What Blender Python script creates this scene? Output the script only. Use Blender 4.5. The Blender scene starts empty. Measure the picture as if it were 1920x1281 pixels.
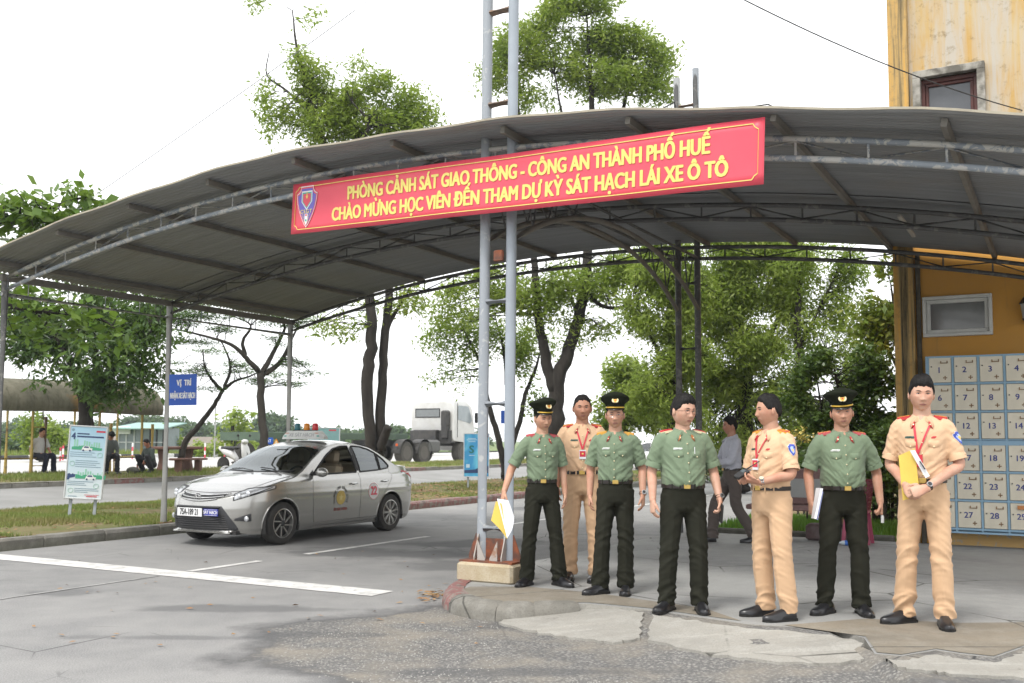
import bpy, bmesh, math, random
import numpy as np
from mathutils import Vector, Matrix, noise as mnoise
from mathutils.bvhtree import BVHTree

PI = math.pi
R = math.radians
scene = bpy.context.scene
COL = scene.collection
rng = np.random.default_rng(7)
random.seed(7)

# ------------------------------------------------------------------ camera
CAM_Z = 1.47
PITCH, ROLL = R(4.2), R(0.25)
F = 1867.0                       # focal length in pixels of a 1920 wide picture
SHIFT = 49.0                     # rise of the lens in the same pixels
cam_d = bpy.data.cameras.new('camera'); cam = bpy.data.objects.new('camera', cam_d); COL.objects.link(cam)
cam_d.sensor_width = 36.0; cam_d.lens = 36.0*F/1920; cam_d.shift_y = SHIFT/1920
cam_d.clip_start = 0.1; cam_d.clip_end = 3000
cam.location = (0, 0, CAM_Z)
cam.rotation_euler = (Matrix.Rotation(R(90)+PITCH, 3, 'X') @ Matrix.Rotation(ROLL, 3, 'Z')).to_euler()
cam_d.dof.use_dof = True; cam_d.dof.focus_distance = 8.6; cam_d.dof.aperture_fstop = 5.0
scene.camera = cam
CAMR = cam.rotation_euler.to_matrix()

def ray(px, py):
    return CAMR @ Vector(((px-960)/F, (640.5-py+SHIFT)/F, -1.0))
def P(px, py, d):
    """the point seen at a pixel, d metres in front of the camera"""
    r = ray(px, py); return Vector((0, 0, CAM_Z)) + r*(d/r.y)
def G(px, py, z=0.0):
    r = ray(px, py); k = (z-CAM_Z)/r.z; return Vector((0, 0, CAM_Z)) + r*k

# ------------------------------------------------------------------ sky and sun
world = bpy.data.worlds.new('World'); scene.world = world; world.use_nodes = True
SUN_EL, SUN_AZ = R(58), R(215)     # azimuth measured clockwise from +Y
wn = world.node_tree.nodes; wl = world.node_tree.links; wn.clear()
sky = wn.new('ShaderNodeTexSky'); sky.sky_type = 'NISHITA'; sky.sun_disc = False
sky.sun_elevation = SUN_EL; sky.sun_rotation = SUN_AZ; sky.dust_density = 4.0; sky.air_density = 1.0; sky.ozone_density = 1.0
hs = wn.new('ShaderNodeHueSaturation'); hs.inputs['Saturation'].default_value = 0.30
cl = wn.new('ShaderNodeMixRGB'); cl.inputs['Fac'].default_value = 0.78; cl.inputs['Color2'].default_value = (10.8, 10.9, 11.0, 1)
bg = wn.new('ShaderNodeBackground'); bg.inputs['Strength'].default_value = 0.12
wo = wn.new('ShaderNodeOutputWorld')
wl.new(sky.outputs[0], hs.inputs['Color']); wl.new(hs.outputs[0], cl.inputs['Color1']); wl.new(cl.outputs[0], bg.inputs['Color']); wl.new(bg.outputs[0], wo.inputs[0])
sun_d = bpy.data.lights.new('sun', 'SUN'); sun = bpy.data.objects.new('sun', sun_d); COL.objects.link(sun)
sun_d.energy = 1.5; sun_d.angle = R(14); sun_d.color = (1.0, 0.965, 0.91)
sv = Vector((math.sin(SUN_AZ)*math.cos(SUN_EL), math.cos(SUN_AZ)*math.cos(SUN_EL), math.sin(SUN_EL)))
sun.rotation_euler = sv.to_track_quat('Z', 'Y').to_euler(); sun.location = (0, 0, 30)
vs = scene.view_settings; vs.view_transform = 'Standard'; vs.look = 'None'; vs.exposure = 0.72; vs.gamma = 1.0; vs.use_curve_mapping = False
scene.display_settings.display_device = 'sRGB'
scene.cycles.max_bounces = 6; scene.cycles.diffuse_bounces = 3; scene.cycles.glossy_bounces = 3
scene.cycles.transparent_max_bounces = 6; scene.cycles.transmission_bounces = 5
scene.cycles.caustics_reflective = False; scene.cycles.caustics_refractive = False
scene.cycles.use_denoising = True

# ------------------------------------------------------------------ materials
MATS = {}
def srgb(h):
    h = h.lstrip('#'); c = [int(h[i:i+2], 16)/255 for i in (0, 2, 4)]
    return tuple(((v/12.92) if v <= .04045 else ((v+.055)/1.055)**2.4) for v in c)
def c4(c):
    if isinstance(c, str): c = srgb(c)
    return (c[0], c[1], c[2], 1.0)
class NT:
    """tiny helper round a material node tree"""
    def __init__(s, name):
        s.m = bpy.data.materials.new(name); s.m.use_nodes = True
        s.t = s.m.node_tree; s.t.nodes.clear()
        s.out = s.n('ShaderNodeOutputMaterial'); s.b = s.n('ShaderNodeBsdfPrincipled')
        s.l(s.b.outputs[0], s.out.inputs[0]); s._co = None
    def n(s, t): return s.t.nodes.new(t)
    def l(s, a, b): s.t.links.new(a, b)
    def co(s, scale=(1, 1, 1), kind='Object', rot=(0, 0, 0)):
        tc = s.n('ShaderNodeTexCoord'); mp = s.n('ShaderNodeMapping'); mp.inputs['Scale'].default_value = scale; mp.inputs['Rotation'].default_value = rot
        s.l(tc.outputs[kind], mp.inputs[0]); return mp.outputs[0]
    def noise(s, vec, scale, detail=4, rough=.55, dist=0):
        n = s.n('ShaderNodeTexNoise'); n.inputs['Scale'].default_value = scale; n.inputs['Detail'].default_value = detail
        n.inputs['Roughness'].default_value = rough; n.inputs['Distortion'].default_value = dist; s.l(vec, n.inputs['Vector']); return n.outputs['Fac']
    def vor(s, vec, scale, feat='F1'):
        n = s.n('ShaderNodeTexVoronoi'); n.feature = feat; n.inputs['Scale'].default_value = scale; s.l(vec, n.inputs['Vector']); return n.outputs[0]
    def ramp(s, v, a, b, ca=0.0, cb=1.0):
        n = s.n('ShaderNodeMapRange'); n.clamp = True; n.inputs[1].default_value = a; n.inputs[2].default_value = b
        n.inputs[3].default_value = ca; n.inputs[4].default_value = cb; s.l(v, n.inputs[0]); return n.outputs[0]
    def math(s, op, a, b=None):
        n = s.n('ShaderNodeMath'); n.operation = op
        for i, v in enumerate((a, b)):
            if v is None: continue
            if isinstance(v, (int, float)): n.inputs[i].default_value = v
            else: s.l(v, n.inputs[i])
        return n.outputs[0]
    def mix(s, f, a, b, mode='MIX'):
        n = s.n('ShaderNodeMixRGB'); n.blend_type = mode
        for i, v in enumerate((f, a, b)):
            if isinstance(v, (int, float)): n.inputs[i].default_value = v if i == 0 else (v, v, v, 1)
            elif isinstance(v, (tuple, str)): n.inputs[i].default_value = c4(v)
            else: s.l(v, n.inputs[i])
        return n.outputs[0]
    def bump(s, h, strength=.3, dist=.01):
        n = s.n('ShaderNodeBump'); n.inputs['Strength'].default_value = strength; n.inputs['Distance'].default_value = dist
        s.l(h, n.inputs['Height']); s.l(n.outputs[0], s.b.inputs['Normal']); return n
    def set(s, col=None, rough=None, metal=None, spec=None):
        for k, v in (('Base Color', col), ('Roughness', rough), ('Metallic', metal), ('Specular IOR Level', spec)):
            if v is None: continue
            if isinstance(v, (int, float)): s.b.inputs[k].default_value = v
            elif isinstance(v, (tuple, str)): s.b.inputs[k].default_value = c4(v)
            else: s.l(v, s.b.inputs[k])

def mat(name, col, rough=.6, metal=0.0, col2=None, vs_=4.0, lo=.35, hi=.7, bump=0.0, bs=60.0, bd=.004, spec=.5, stretch=(1, 1, 1), dirt=None, coat=0):
    """plain procedural material: two tones through noise and a fine bump"""
    if name in MATS: return MATS[name]
    t = NT(name); co = t.co(stretch)
    base = c4(col)[:3]
    if col2 is None: col2 = tuple(v*.86 for v in base)
    n = t.noise(co, vs_, 6, .6)
    c = t.mix(t.ramp(n, lo, hi), base, c4(col2)[:3])
    if dirt:
        c = t.mix(t.ramp(t.noise(co, vs_*2.7, 8, .7), dirt[1], dirt[1]+.12), c, c4(dirt[0])[:3])
    t.set(col=c, rough=rough, metal=metal, spec=spec)
    if bump: t.bump(t.noise(co, bs, 3), bump, bd)
    if coat: t.b.inputs['Coat Weight'].default_value = coat; t.b.inputs['Coat Roughness'].default_value = .05
    MATS[name] = t.m; return t.m

# ------------------------------------------------------------------ mesh helpers
def frame(d, up=Vector((0, 0, 1))):
    d = Vector(d).normalized()
    if abs(d.dot(up)) > .97: up = Vector((0, 1, 0))
    x = d.cross(up).normalized(); y = x.cross(d).normalized(); return x, y, d

class MB:
    def __init__(s): s.v = []; s.f = []
    def add(s, vs, fs):
        o = len(s.v); s.v.extend([tuple(v) for v in vs]); s.f.extend([tuple(i+o for i in f) for f in fs]); return s
    def box(s, c, size, M=None, taper=1.0):
        hx, hy, hz = size[0]/2, size[1]/2, size[2]/2; vs = []
        for z in (-1, 1):
            k = taper if z > 0 else 1
            for x, y in ((-1, -1), (1, -1), (1, 1), (-1, 1)):
                p = Vector((x*hx*k, y*hy*k, z*hz)); p = (M @ p) if M is not None else p
                vs.append(p+Vector(c))
        return s.add(vs, [(3, 2, 1, 0), (4, 5, 6, 7), (0, 1, 5, 4), (1, 2, 6, 5), (2, 3, 7, 6), (3, 0, 4, 7)])
    def bbox(s, c, size, b=.01, M=None):
        """box with chamfered edges"""
        hx, hy, hz = [v/2 for v in size]; b = min(b, hx*.9, hy*.9, hz*.9); vs = []; fs = []
        lay = [(-hz, b), (-hz+b, 0), (hz-b, 0), (hz, b)]
        for z, i in lay:
            x, y = hx-i, hy-i
            for p in ((-x+b, -y), (x-b, -y), (x, -y+b), (x, y-b), (x-b, y), (-x+b, y), (-x, y-b), (-x, -y+b)):
                q = Vector((p[0], p[1], z)); q = (M @ q) if M is not None else q
                vs.append(q+Vector(c))
        for k in range(3):
            for i in range(8):
                j = (i+1) % 8; fs.append((k*8+i, k*8+j, k*8+8+j, k*8+8+i))
        fs.append(tuple(range(7, -1, -1))); fs.append(tuple(range(24, 32)))
        return s.add(vs, fs)
    def bar(s, a, b, w, h=None, up=Vector((0, 0, 1))):
        a = Vector(a); b = Vector(b); x, y, d = frame(b-a, up); h = h or w
        vs = [p+x*sx*w/2+y*sy*h/2 for p in (a, b) for sx, sy in ((-1, -1), (1, -1), (1, 1), (-1, 1))]
        return s.add(vs, [(0, 1, 2, 3), (7, 6, 5, 4), (0, 4, 5, 1), (1, 5, 6, 2), (2, 6, 7, 3), (3, 7, 4, 0)])
    def tube(s, pts, rad, n=8, cap=True):
        pts = [Vector(p) for p in pts]
        if isinstance(rad, (int, float)): rad = [rad]*len(pts)
        vs = []; fs = []; xp = None
        for i, p in enumerate(pts):
            d = (pts[min(i+1, len(pts)-1)]-pts[max(i-1, 0)])
            if d.length < 1e-9: d = Vector((0, 0, 1))
            d.normalize()
            if xp is None: x, y, _ = frame(d)
            else:
                x = xp-d*xp.dot(d); x = x.normalized() if x.length > 1e-6 else frame(d)[0]; y = d.cross(x)
            xp = x
            for k in range(n):
                a = 2*PI*k/n; vs.append(p+(x*math.cos(a)+y*math.sin(a))*rad[i])
        for i in range(len(pts)-1):
            for k in range(n):
                j = (k+1) % n; fs.append((i*n+k, i*n+j, i*n+n+j, i*n+n+k))
        if cap: fs.append(tuple(range(n-1, -1, -1))); fs.append(tuple(range((len(pts)-1)*n, len(pts)*n)))
        return s.add(vs, fs)
    def loft(s, rings, cap=True):
        n = len(rings[0]); vs = [p for r in rings for p in r]; fs = []
        for i in range(len(rings)-1):
            for k in range(n):
                j = (k+1) % n; fs.append((i*n+k, i*n+j, i*n+n+j, i*n+n+k))
        if cap: fs.append(tuple(range(n-1, -1, -1))); fs.append(tuple(range((len(rings)-1)*n, len(rings)*n)))
        return s.add(vs, fs)
    def lathe(s, prof, n=24, c=(0, 0, 0), axis='Z', cap=True):
        rings = []
        for r, z in prof:
            ring = []
            for k in range(n):
                a = 2*PI*k/n; x, y = r*math.cos(a), r*math.sin(a)
                p = {'Z': (x, y, z), 'Y': (x, z, -y), 'X': (z, x, y)}[axis]
                ring.append(Vector(p)+Vector(c))
            rings.append(ring)
        return s.loft(rings, cap=cap)
    def prism(s, poly, z0, z1, M=None, c=(0, 0, 0)):
        n = len(poly); vs = []
        for z in (z0, z1):
            for x, y in poly:
                p = Vector((x, y, z)); p = (M @ p) if M is not None else p
                vs.append(p+Vector(c))
        fs = [tuple(range(n-1, -1, -1)), tuple(range(n, 2*n))]+[(i, (i+1) % n, n+(i+1) % n, n+i) for i in range(n)]
        return s.add(vs, fs)
    def ball(s, c, r, nu=12, nv=8, M=None):
        if isinstance(r, (int, float)): r = (r, r, r)
        rings = []
        for i in range(nv+1):
            a = -PI/2+PI*min(max(i/nv, .02), .98); ring = []
            for k in range(nu):
                b = 2*PI*k/nu; p = Vector((r[0]*math.cos(a)*math.cos(b), r[1]*math.cos(a)*math.sin(b), r[2]*math.sin(a)))
                p = (M @ p) if M is not None else p; ring.append(p+Vector(c))
            rings.append(ring)
        return s.loft(rings)
    def mesh(s, name='mesh', smooth=False):
        me = bpy.data.meshes.new(name); me.from_pydata([tuple(v) for v in s.v], [], s.f); me.update()
        if smooth: me.polygons.foreach_set('use_smooth', [True]*len(me.polygons))
        return me
    def build(s, name, m, parent=None, smooth=False, fix=False, auto=None):
        me = s.mesh(name, smooth)
        if fix:
            bm = bmesh.new(); bm.from_mesh(me); bmesh.ops.recalc_face_normals(bm, faces=bm.faces); bm.to_mesh(me); bm.free()
        o = obj(name, me, m, parent)
        if smooth and auto is None and len(me.polygons) < 2500: auto = 62
        if auto is not None: sharp(me, auto)
        return o

def sharp(me, deg):
    """smooth faces with hard edges above an angle"""
    me.polygons.foreach_set('use_smooth', [True]*len(me.polygons))
    bm = bmesh.new(); bm.from_mesh(me); lim = R(deg)
    for e in bm.edges:
        e.smooth = not (len(e.link_faces) == 2 and e.calc_face_angle(0) > lim)
    bm.to_mesh(me); bm.free()

def obj(name, me, m=None, parent=None):
    o = bpy.data.objects.new(name, me); COL.objects.link(o)
    if m is not None and me is not None and len(me.materials) == 0: me.materials.append(m)
    if parent is not None: o.parent = parent
    return o
def tag(o, label=None, cat=None, group=None, kind=None):
    if label: o['label'] = label
    if cat: o['category'] = cat
    if group: o['group'] = group
    if kind: o['kind'] = kind
    return o
def thing(name, label, cat, loc=(0, 0, 0), rz=0.0, group=None):
    o = bpy.data.objects.new(name, None); COL.objects.link(o); o.empty_display_size = .2
    o.location = loc; o.rotation_euler = (0, 0, rz); return tag(o, label, cat, group)
def copy_tree(o, parent=None):
    c = o.copy(); COL.objects.link(c); c.parent = parent
    for ch in list(o.children): copy_tree(ch, c)
    return c
def npmesh(name, V, Fq, m=None, parent=None, smooth=False):
    """mesh object from numpy arrays, all faces with the same corner count"""
    me = bpy.data.meshes.new(name); V = np.asarray(V, np.float32); Fq = np.asarray(Fq, np.int32); k = Fq.shape[1]
    me.vertices.add(len(V)); me.vertices.foreach_set('co', V.ravel())
    me.loops.add(Fq.size); me.loops.foreach_set('vertex_index', Fq.ravel())
    me.polygons.add(len(Fq)); me.polygons.foreach_set('loop_start', np.arange(0, Fq.size, k, dtype=np.int32))
    try: me.polygons.foreach_set('loop_total', np.full(len(Fq), k, np.int32))
    except Exception: pass
    me.update(calc_edges=True); me.validate()
    if smooth: me.polygons.foreach_set('use_smooth', np.ones(len(me.polygons), bool))
    return obj(name, me, m, parent)
def text(body, size, m, parent, M, name='lettering', xs=1.0, bold=0.0, ext=.001, align='CENTER', spacing=1.0, shear=0):
    """lettering as a mesh; bold thickens the strokes with shifted copies"""
    cu = bpy.data.curves.new('t', 'FONT'); cu.body = body; cu.size = size; cu.extrude = ext
    cu.align_x = align; cu.align_y = 'CENTER'; cu.space_character = spacing; cu.resolution_u = 3; cu.shear = shear
    to = bpy.data.objects.new('t', cu); COL.objects.link(to)
    dg = bpy.context.evaluated_depsgraph_get(); me = bpy.data.meshes.new_from_object(to.evaluated_get(dg))
    bpy.data.objects.remove(to); bpy.data.curves.remove(cu)
    me.transform(Matrix.Diagonal((xs, 1, 1, 1)))
    if bold:
        bm = bmesh.new()
        for i, (ax, ay) in enumerate(((0, 0), (1, 0), (-1, 0), (0, .55), (0, -.55), (.8, .4), (-.8, .4), (.8, -.4), (-.8, -.4))):
            c = me.copy(); c.transform(Matrix.Translation((bold*ax, bold*ay, ext*.12*i))); bm.from_mesh(c); bpy.data.meshes.remove(c)
        bm.to_mesh(me); bm.free()
    me.transform(M); me.materials.clear()
    return obj(name, me, m, parent)
def evalmods(me, mods):
    """apply modifiers to a mesh without operators"""
    o = bpy.data.objects.new('tmp', me); COL.objects.link(o)
    for kind, props in mods:
        md = o.modifiers.new(kind, kind)
        for k, v in props.items(): setattr(md, k, v)
    dg = bpy.context.evaluated_depsgraph_get(); me2 = bpy.data.meshes.new_from_object(o.evaluated_get(dg))
    bpy.data.objects.remove(o); return me2
def smoothstep(a, b, x):
    t = min(max((x-a)/(b-a), 0), 1); return t*t*(3-2*t)

# ------------------------------------------------------------------ the place's own grid: s along the arch of the canopy, t along the lane
ANG = R(-29); CA, SA = math.cos(ANG), math.sin(ANG); M0 = Vector((-0.16, 9.75, 0))
def L(s, t, z=0.0): return Vector((M0.x+CA*s-SA*t, M0.y+SA*s+CA*t, z))
def toL(p):
    dx, dy = p[0]-M0.x, p[1]-M0.y; return CA*dx+SA*dy, -SA*dx+CA*dy
def rise(s): return .35*smoothstep(-12.7, -20.0, s)
# ================================================================== surfaces
def m_asphalt():
    t = NT('asphalt'); co = t.co()
    big = t.noise(co, .35, 5, .6, .4); mid = t.noise(co, 2.2, 5, .6); fine = t.noise(co, 95, 4, .7)
    agg = t.vor(co, 130)
    base = t.mix(t.ramp(big, .36, .62), (.222, .219, .213), (.140, .141, .141))
    base = t.mix(t.math('MULTIPLY', t.ramp(mid, .40, .75), .45), base, (.29, .285, .27))
    base = t.mix(t.ramp(fine, .40, .66), base, t.mix(.55, base, (.42, .41, .40)))
    base = t.mix(t.math('MULTIPLY', t.ramp(agg, .0, .35, 1, 0), .35), base, (.07, .07, .072))
    # worn gravelly zone in front of the corner
    tc = t.co((1, 1, 1)); sep = t.n('ShaderNodeSeparateXYZ'); t.l(tc, sep.inputs[0])
    wob = t.math('MULTIPLY', t.math('SUBTRACT', t.noise(co, .9, 6, .65), .5), 2.6)
    dx = t.math('DIVIDE', t.math('SUBTRACT', sep.outputs[0], 1.2), 2.9); dy = t.math('DIVIDE', t.math('SUBTRACT', sep.outputs[1], 7.35), 1.75)
    rr = t.math('ADD', t.math('SQRT', t.math('ADD', t.math('MULTIPLY', dx, dx), t.math('MULTIPLY', dy, dy))), t.math('MULTIPLY', wob, .35))
    inz = t.ramp(rr, .98, 1.06, 1, 0); rim = t.math('MULTIPLY', t.ramp(rr, .96, 1.02), t.ramp(rr, 1.03, 1.20, 1, 0))
    gr = t.vor(co, 34); gr2 = t.noise(co, 60, 5, .75)
    gcol = t.mix(t.ramp(gr, .1, .5), (.27, .26, .24), (.09, .088, .085)); gcol = t.mix(t.ramp(gr2, .52, .72), gcol, (.36, .35, .33))
    gcol = t.mix(t.ramp(t.noise(co, 1.6, 5, .6), .45, .7), gcol, (.23, .205, .165))
    base = t.mix(t.math('MULTIPLY', inz, .85), base, gcol); base = t.mix(t.math('MULTIPLY', rim, .7), base, (.062, .062, .064))
    # damp patches; the ellipses on the lane also paint the canopy's shade
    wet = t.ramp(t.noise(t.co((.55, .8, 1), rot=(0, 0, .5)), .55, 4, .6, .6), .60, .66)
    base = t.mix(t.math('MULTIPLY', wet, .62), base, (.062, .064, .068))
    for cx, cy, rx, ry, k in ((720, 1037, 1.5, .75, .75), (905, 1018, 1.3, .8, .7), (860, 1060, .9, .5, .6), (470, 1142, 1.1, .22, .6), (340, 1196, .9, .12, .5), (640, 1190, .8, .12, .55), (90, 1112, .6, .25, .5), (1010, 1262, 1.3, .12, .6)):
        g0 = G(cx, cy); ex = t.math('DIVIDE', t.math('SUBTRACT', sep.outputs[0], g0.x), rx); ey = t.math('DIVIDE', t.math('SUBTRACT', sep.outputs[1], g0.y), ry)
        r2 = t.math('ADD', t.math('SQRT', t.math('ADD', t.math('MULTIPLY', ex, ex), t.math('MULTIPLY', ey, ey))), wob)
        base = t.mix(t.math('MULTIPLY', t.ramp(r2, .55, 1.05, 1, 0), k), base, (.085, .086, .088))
    # fine cracks
    cr = t.vor(t.co((1, 1, 1)), 1.3, 'DISTANCE_TO_EDGE'); warp = t.noise(co, 5, 5, .7)
    crk = t.math('MULTIPLY', t.ramp(cr, .004, .012, 1, 0), t.ramp(t.noise(co, .5, 3), .56, .66))
    base = t.mix(crk, base, (.05, .05, .05))
    t.set(col=base, rough=t.ramp(wet, 0, 1, .88, .62), spec=.35)
    h = t.math('ADD', t.math('MULTIPLY', fine, .6), t.math('MULTIPLY', gr, t.math('ADD', .15, t.math('MULTIPLY', inz, 1.2))))
    t.bump(h, .55, .008); return t.m
def m_concrete(name, a, b, c, wetc=(.12, .118, .11), smooth=.55):
    t = NT(name); co = t.co()
    n1 = t.noise(co, .8, 6, .6, .5); n2 = t.noise(co, 6, 6, .65); n3 = t.noise(co, 70, 4, .7)
    col = t.mix(t.ramp(n1, .36, .64), a, b); col = t.mix(t.math('MULTIPLY', t.ramp(n2, .45, .75), .6), col, c)
    col = t.mix(t.math('MULTIPLY', t.ramp(n3, .45, .7), .35), col, wetc)
    col = t.mix(t.ramp(t.noise(co, 1.7, 7, .7), .62, .72), col, wetc)
    cr = t.vor(t.co((1, 1, 1)), .55, 'DISTANCE_TO_EDGE')
    col = t.mix(t.math('MULTIPLY', t.ramp(cr, .002, .007, 1, 0), t.ramp(n1, .45, .55)), col, (.06, .058, .05))
    t.set(col=col, rough=t.ramp(n1, .3, .7, smooth, .85), spec=.4); t.bump(t.math('ADD', n3, t.math('MULTIPLY', n2, .6)), .35, .006); return t.m
def m_plaster():
    t = NT('yellow_plaster'); co = t.co(); st = t.co((1.6, 1.6, .16))
    n1 = t.noise(co, 1.1, 7, .62, .3); n2 = t.noise(st, 3.2, 8, .68, .4); n3 = t.noise(co, 7, 8, .75)
    col = t.mix(t.ramp(n1, .35, .66), (.50, .315, .11), (.52, .39, .20))
    col = t.mix(t.math('MULTIPLY', t.ramp(n2, .40, .60), .88), col, (.47, .44, .39))
    col = t.mix(t.math('MULTIPLY', t.ramp(n3, .55, .70), .75), col, (.20, .145, .065))
    col = t.mix(t.ramp(t.noise(st, 2.1, 8, .7, .2), .64, .74), col, (.10, .085, .055))
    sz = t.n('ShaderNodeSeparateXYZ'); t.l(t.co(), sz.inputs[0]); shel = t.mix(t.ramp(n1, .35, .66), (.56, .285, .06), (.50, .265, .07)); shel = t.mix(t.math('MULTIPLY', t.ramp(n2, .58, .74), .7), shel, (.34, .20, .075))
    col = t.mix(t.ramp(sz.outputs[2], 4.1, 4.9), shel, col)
    t.set(col=col, rough=.9, spec=.2); t.bump(n3, .3, .008); return t.m
def m_pilaster():
    t = NT('stained_plaster'); co = t.co(); st = t.co((6, 6, .22))
    n1 = t.noise(st, 1.6, 8, .7, .3); n3 = t.noise(co, 9, 8, .75)
    col = t.mix(t.ramp(n1, .36, .55), (.60, .34, .09), (.42, .30, .14)); col = t.mix(t.ramp(n1, .5, .64), col, (.05, .046, .036))
    col = t.mix(t.math('MULTIPLY', t.ramp(n3, .52, .7), .7), col, (.20, .16, .10)); t.set(col=col, rough=.92, spec=.15); t.bump(n3, .35, .01); return t.m
def m_paint(name, paint, under, rust, lo=.50, rl=.66, metal=.0):
    t = NT(name); co = t.co()
    n = t.noise(co, 9, 7, .68, .6); n2 = t.noise(co, 3.0, 6, .7)
    col = t.mix(t.ramp(n, lo, lo+.035), paint, under); col = t.mix(t.ramp(n2, rl, rl+.05), col, rust)
    t.set(col=col, rough=.6, metal=metal); t.bump(n, .25, .004); return t.m
def m_leaf(name, a, b, c, trans=.35, gloss=.5):
    t = NT(name); g = t.n('ShaderNodeNewGeometry'); rnd = g.outputs['Random Per Island']
    n = t.noise(t.co(), .9, 3)
    col = t.mix(t.ramp(rnd, 0, 1), a, b); col = t.mix(t.math('MULTIPLY', t.ramp(n, .42, .68), .8), col, c)
    t.set(col=col, rough=gloss, spec=.35)
    tr = t.n('ShaderNodeBsdfTranslucent'); t.l(t.mix(.5, col, (.22, .34, .03)), tr.inputs['Color'])
    mx = t.n('ShaderNodeMixShader'); mx.inputs[0].default_value = trans
    t.l(t.b.outputs[0], mx.inputs[1]); t.l(tr.outputs[0], mx.inputs[2]); t.l(mx.outputs[0], t.out.inputs[0]); return t.m
def m_grassground():
    t = NT('island_turf'); co = t.co(); n = t.noise(co, .8, 7, .65, .3); n2 = t.noise(co, 18, 6, .7)
    col = t.mix(t.ramp(n, .38, .58), (.115, .15, .045), (.21, .165, .095)); col = t.mix(t.ramp(n2, .5, .72), col, (.13, .085, .045))
    t.set(col=col, rough=.95, spec=.1); t.bump(n2, .5, .02); return t.m
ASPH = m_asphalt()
PADC = m_concrete('pad_concrete', (.31, .31, .30), (.24, .24, .235), (.36, .36, .35))
SLABC = m_concrete('slab_concrete', (.34, .325, .29), (.26, .25, .225), (.40, .39, .36), (.13, .125, .11), .8)
BROWNC = m_concrete('brown_concrete', (.25, .215, .165), (.17, .15, .12), (.30, .28, .24), (.09, .085, .07), .75)
KERBC = m_concrete('kerb_concrete', (.24, .225, .195), (.125, .12, .105), (.34, .33, .30), (.045, .045, .04), .85)
KERBR = m_paint('kerb_red_paint', (.20, .085, .078), (.20, .165, .145), (.09, .075, .065), .50, .58)
LOTC = m_concrete('lot_concrete', (.46, .45, .43), (.40, .39, .375), (.5, .49, .47), (.3, .29, .27), .8)
TURF = m_grassground()
FIELD = mat('field_grass', (.10, .17, .05), .95, col2=(.17, .19, .07), vs_=.25, bump=.5, bs=6, bd=.05)
LINE = mat('road_paint', (.62, .61, .59), .75, col2=(.36, .355, .34), vs_=5, lo=.48, hi=.72, dirt=((.2, .2, .195), .58))
PLAST = m_plaster(); PILA = m_pilaster()

def sheet(name, pts, z, m, kind='structure', zf=None):
    """flat polygon laid on the ground"""
    from mathutils.geometry import tessellate_polygon
    vs = [Vector((p[0], p[1], z if zf is None else zf(p))) for p in pts]; tris = tessellate_polygon([vs]); mb = MB()
    fs = [t if (vs[t[1]]-vs[t[0]]).cross(vs[t[2]]-vs[t[0]]).z > 0 else t[::-1] for t in tris]
    mb.add(vs, fs); o = mb.build(name, m); tag(o, kind=kind); return o
def strips(name, ss, t0, t1, dz, m, nt=40):
    V = []; Fq = []
    ts = np.linspace(t0, t1, nt)
    for s in ss:
        for t in ts: p = L(s, t, rise(s)+dz); V.append(p)
    n = len(ts)
    for i in range(len(ss)-1):
        for k in range(n-1): Fq.append((i*n+k, i*n+k+1, i*n+n+k+1, i*n+n+k))
    V = np.array([tuple(v) for v in V]); Fq = np.array(Fq)
    p0, p1, p2 = V[Fq[0][0]], V[Fq[0][1]], V[Fq[0][2]]
    if np.cross(p1-p0, p2-p0)[2] < 0: Fq = Fq[:, ::-1]
    o = npmesh(name, V, Fq, m); tag(o, kind='structure'); return o

# ground out to the horizon, the roads on top of it
ss_all = [-1500, -300, -100, -60]+list(np.linspace(-24, -12, 13))+[-8, 0, 60, 300, 1500]
strips('ground', ss_all, -1500, 1500, -.03, FIELD, 30)
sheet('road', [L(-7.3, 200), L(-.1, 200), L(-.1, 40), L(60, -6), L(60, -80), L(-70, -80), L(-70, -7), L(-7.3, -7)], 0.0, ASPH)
strips('back_road', [-17.6]+list(np.linspace(-17, -12.6, 8)), -60, 200, .0, mat('old_asphalt', (.25, .247, .24), .9, col2=(.19, .188, .18), vs_=.8, bump=.3, bs=80), 30)
strips('island', [-12.7, -11, -9, -7.55], -6.5, 200, .13, TURF, 120)
strips('verge', [-21.2]+list(np.linspace(-21, -17.6, 6)), -60, 200, .12, TURF, 60)
strips('parking_lot', [-62, -40, -30, -24, -21.1], -80, 160, .004, LOTC, 30)

# painted lines
def line(name, a, b, w, z=.005):
    a, b = Vector((a[0], a[1], 0)), Vector((b[0], b[1], 0)); d = (b-a).normalized(); n = Vector((-d.y, d.x, 0))*w/2
    k = max(2, int((b-a).length/.12)); V = []; Fq = []
    for i in range(k+1):
        p = a+(b-a)*i/k; j = .012
        V.append((p+n*(1+random.uniform(-1, 1)*j/w)).to_tuple()[:2]+(z,)); V.append((p-n*(1+random.uniform(-1, 1)*j/w)).to_tuple()[:2]+(z,))
    for i in range(k): Fq.append((2*i, 2*i+1, 2*i+3, 2*i+2))
    o = npmesh(name, V, Fq, LINE); tag(o, kind='structure'); return o
line('stop_line', L(-7.38, -.58), L(-.90, -.58), .36)
LINE = mat('worn_road_paint', (.36, .355, .345), .8, col2=(.24, .238, .23), vs_=4, lo=.35, hi=.6, dirt=((.2, .2, .195), .5))
line('old_line', L(-3.72, -4.2), L(-3.72, -.80), .06)
LINE = MATS['road_paint']
for a, b in ((-.36, .76), (1.6, 4.4), (6.0, 9.0), (11, 14.2), (16, 19.2)):
    line('lane_line', L(-3.72, a), L(-3.72, b), .11)

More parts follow.
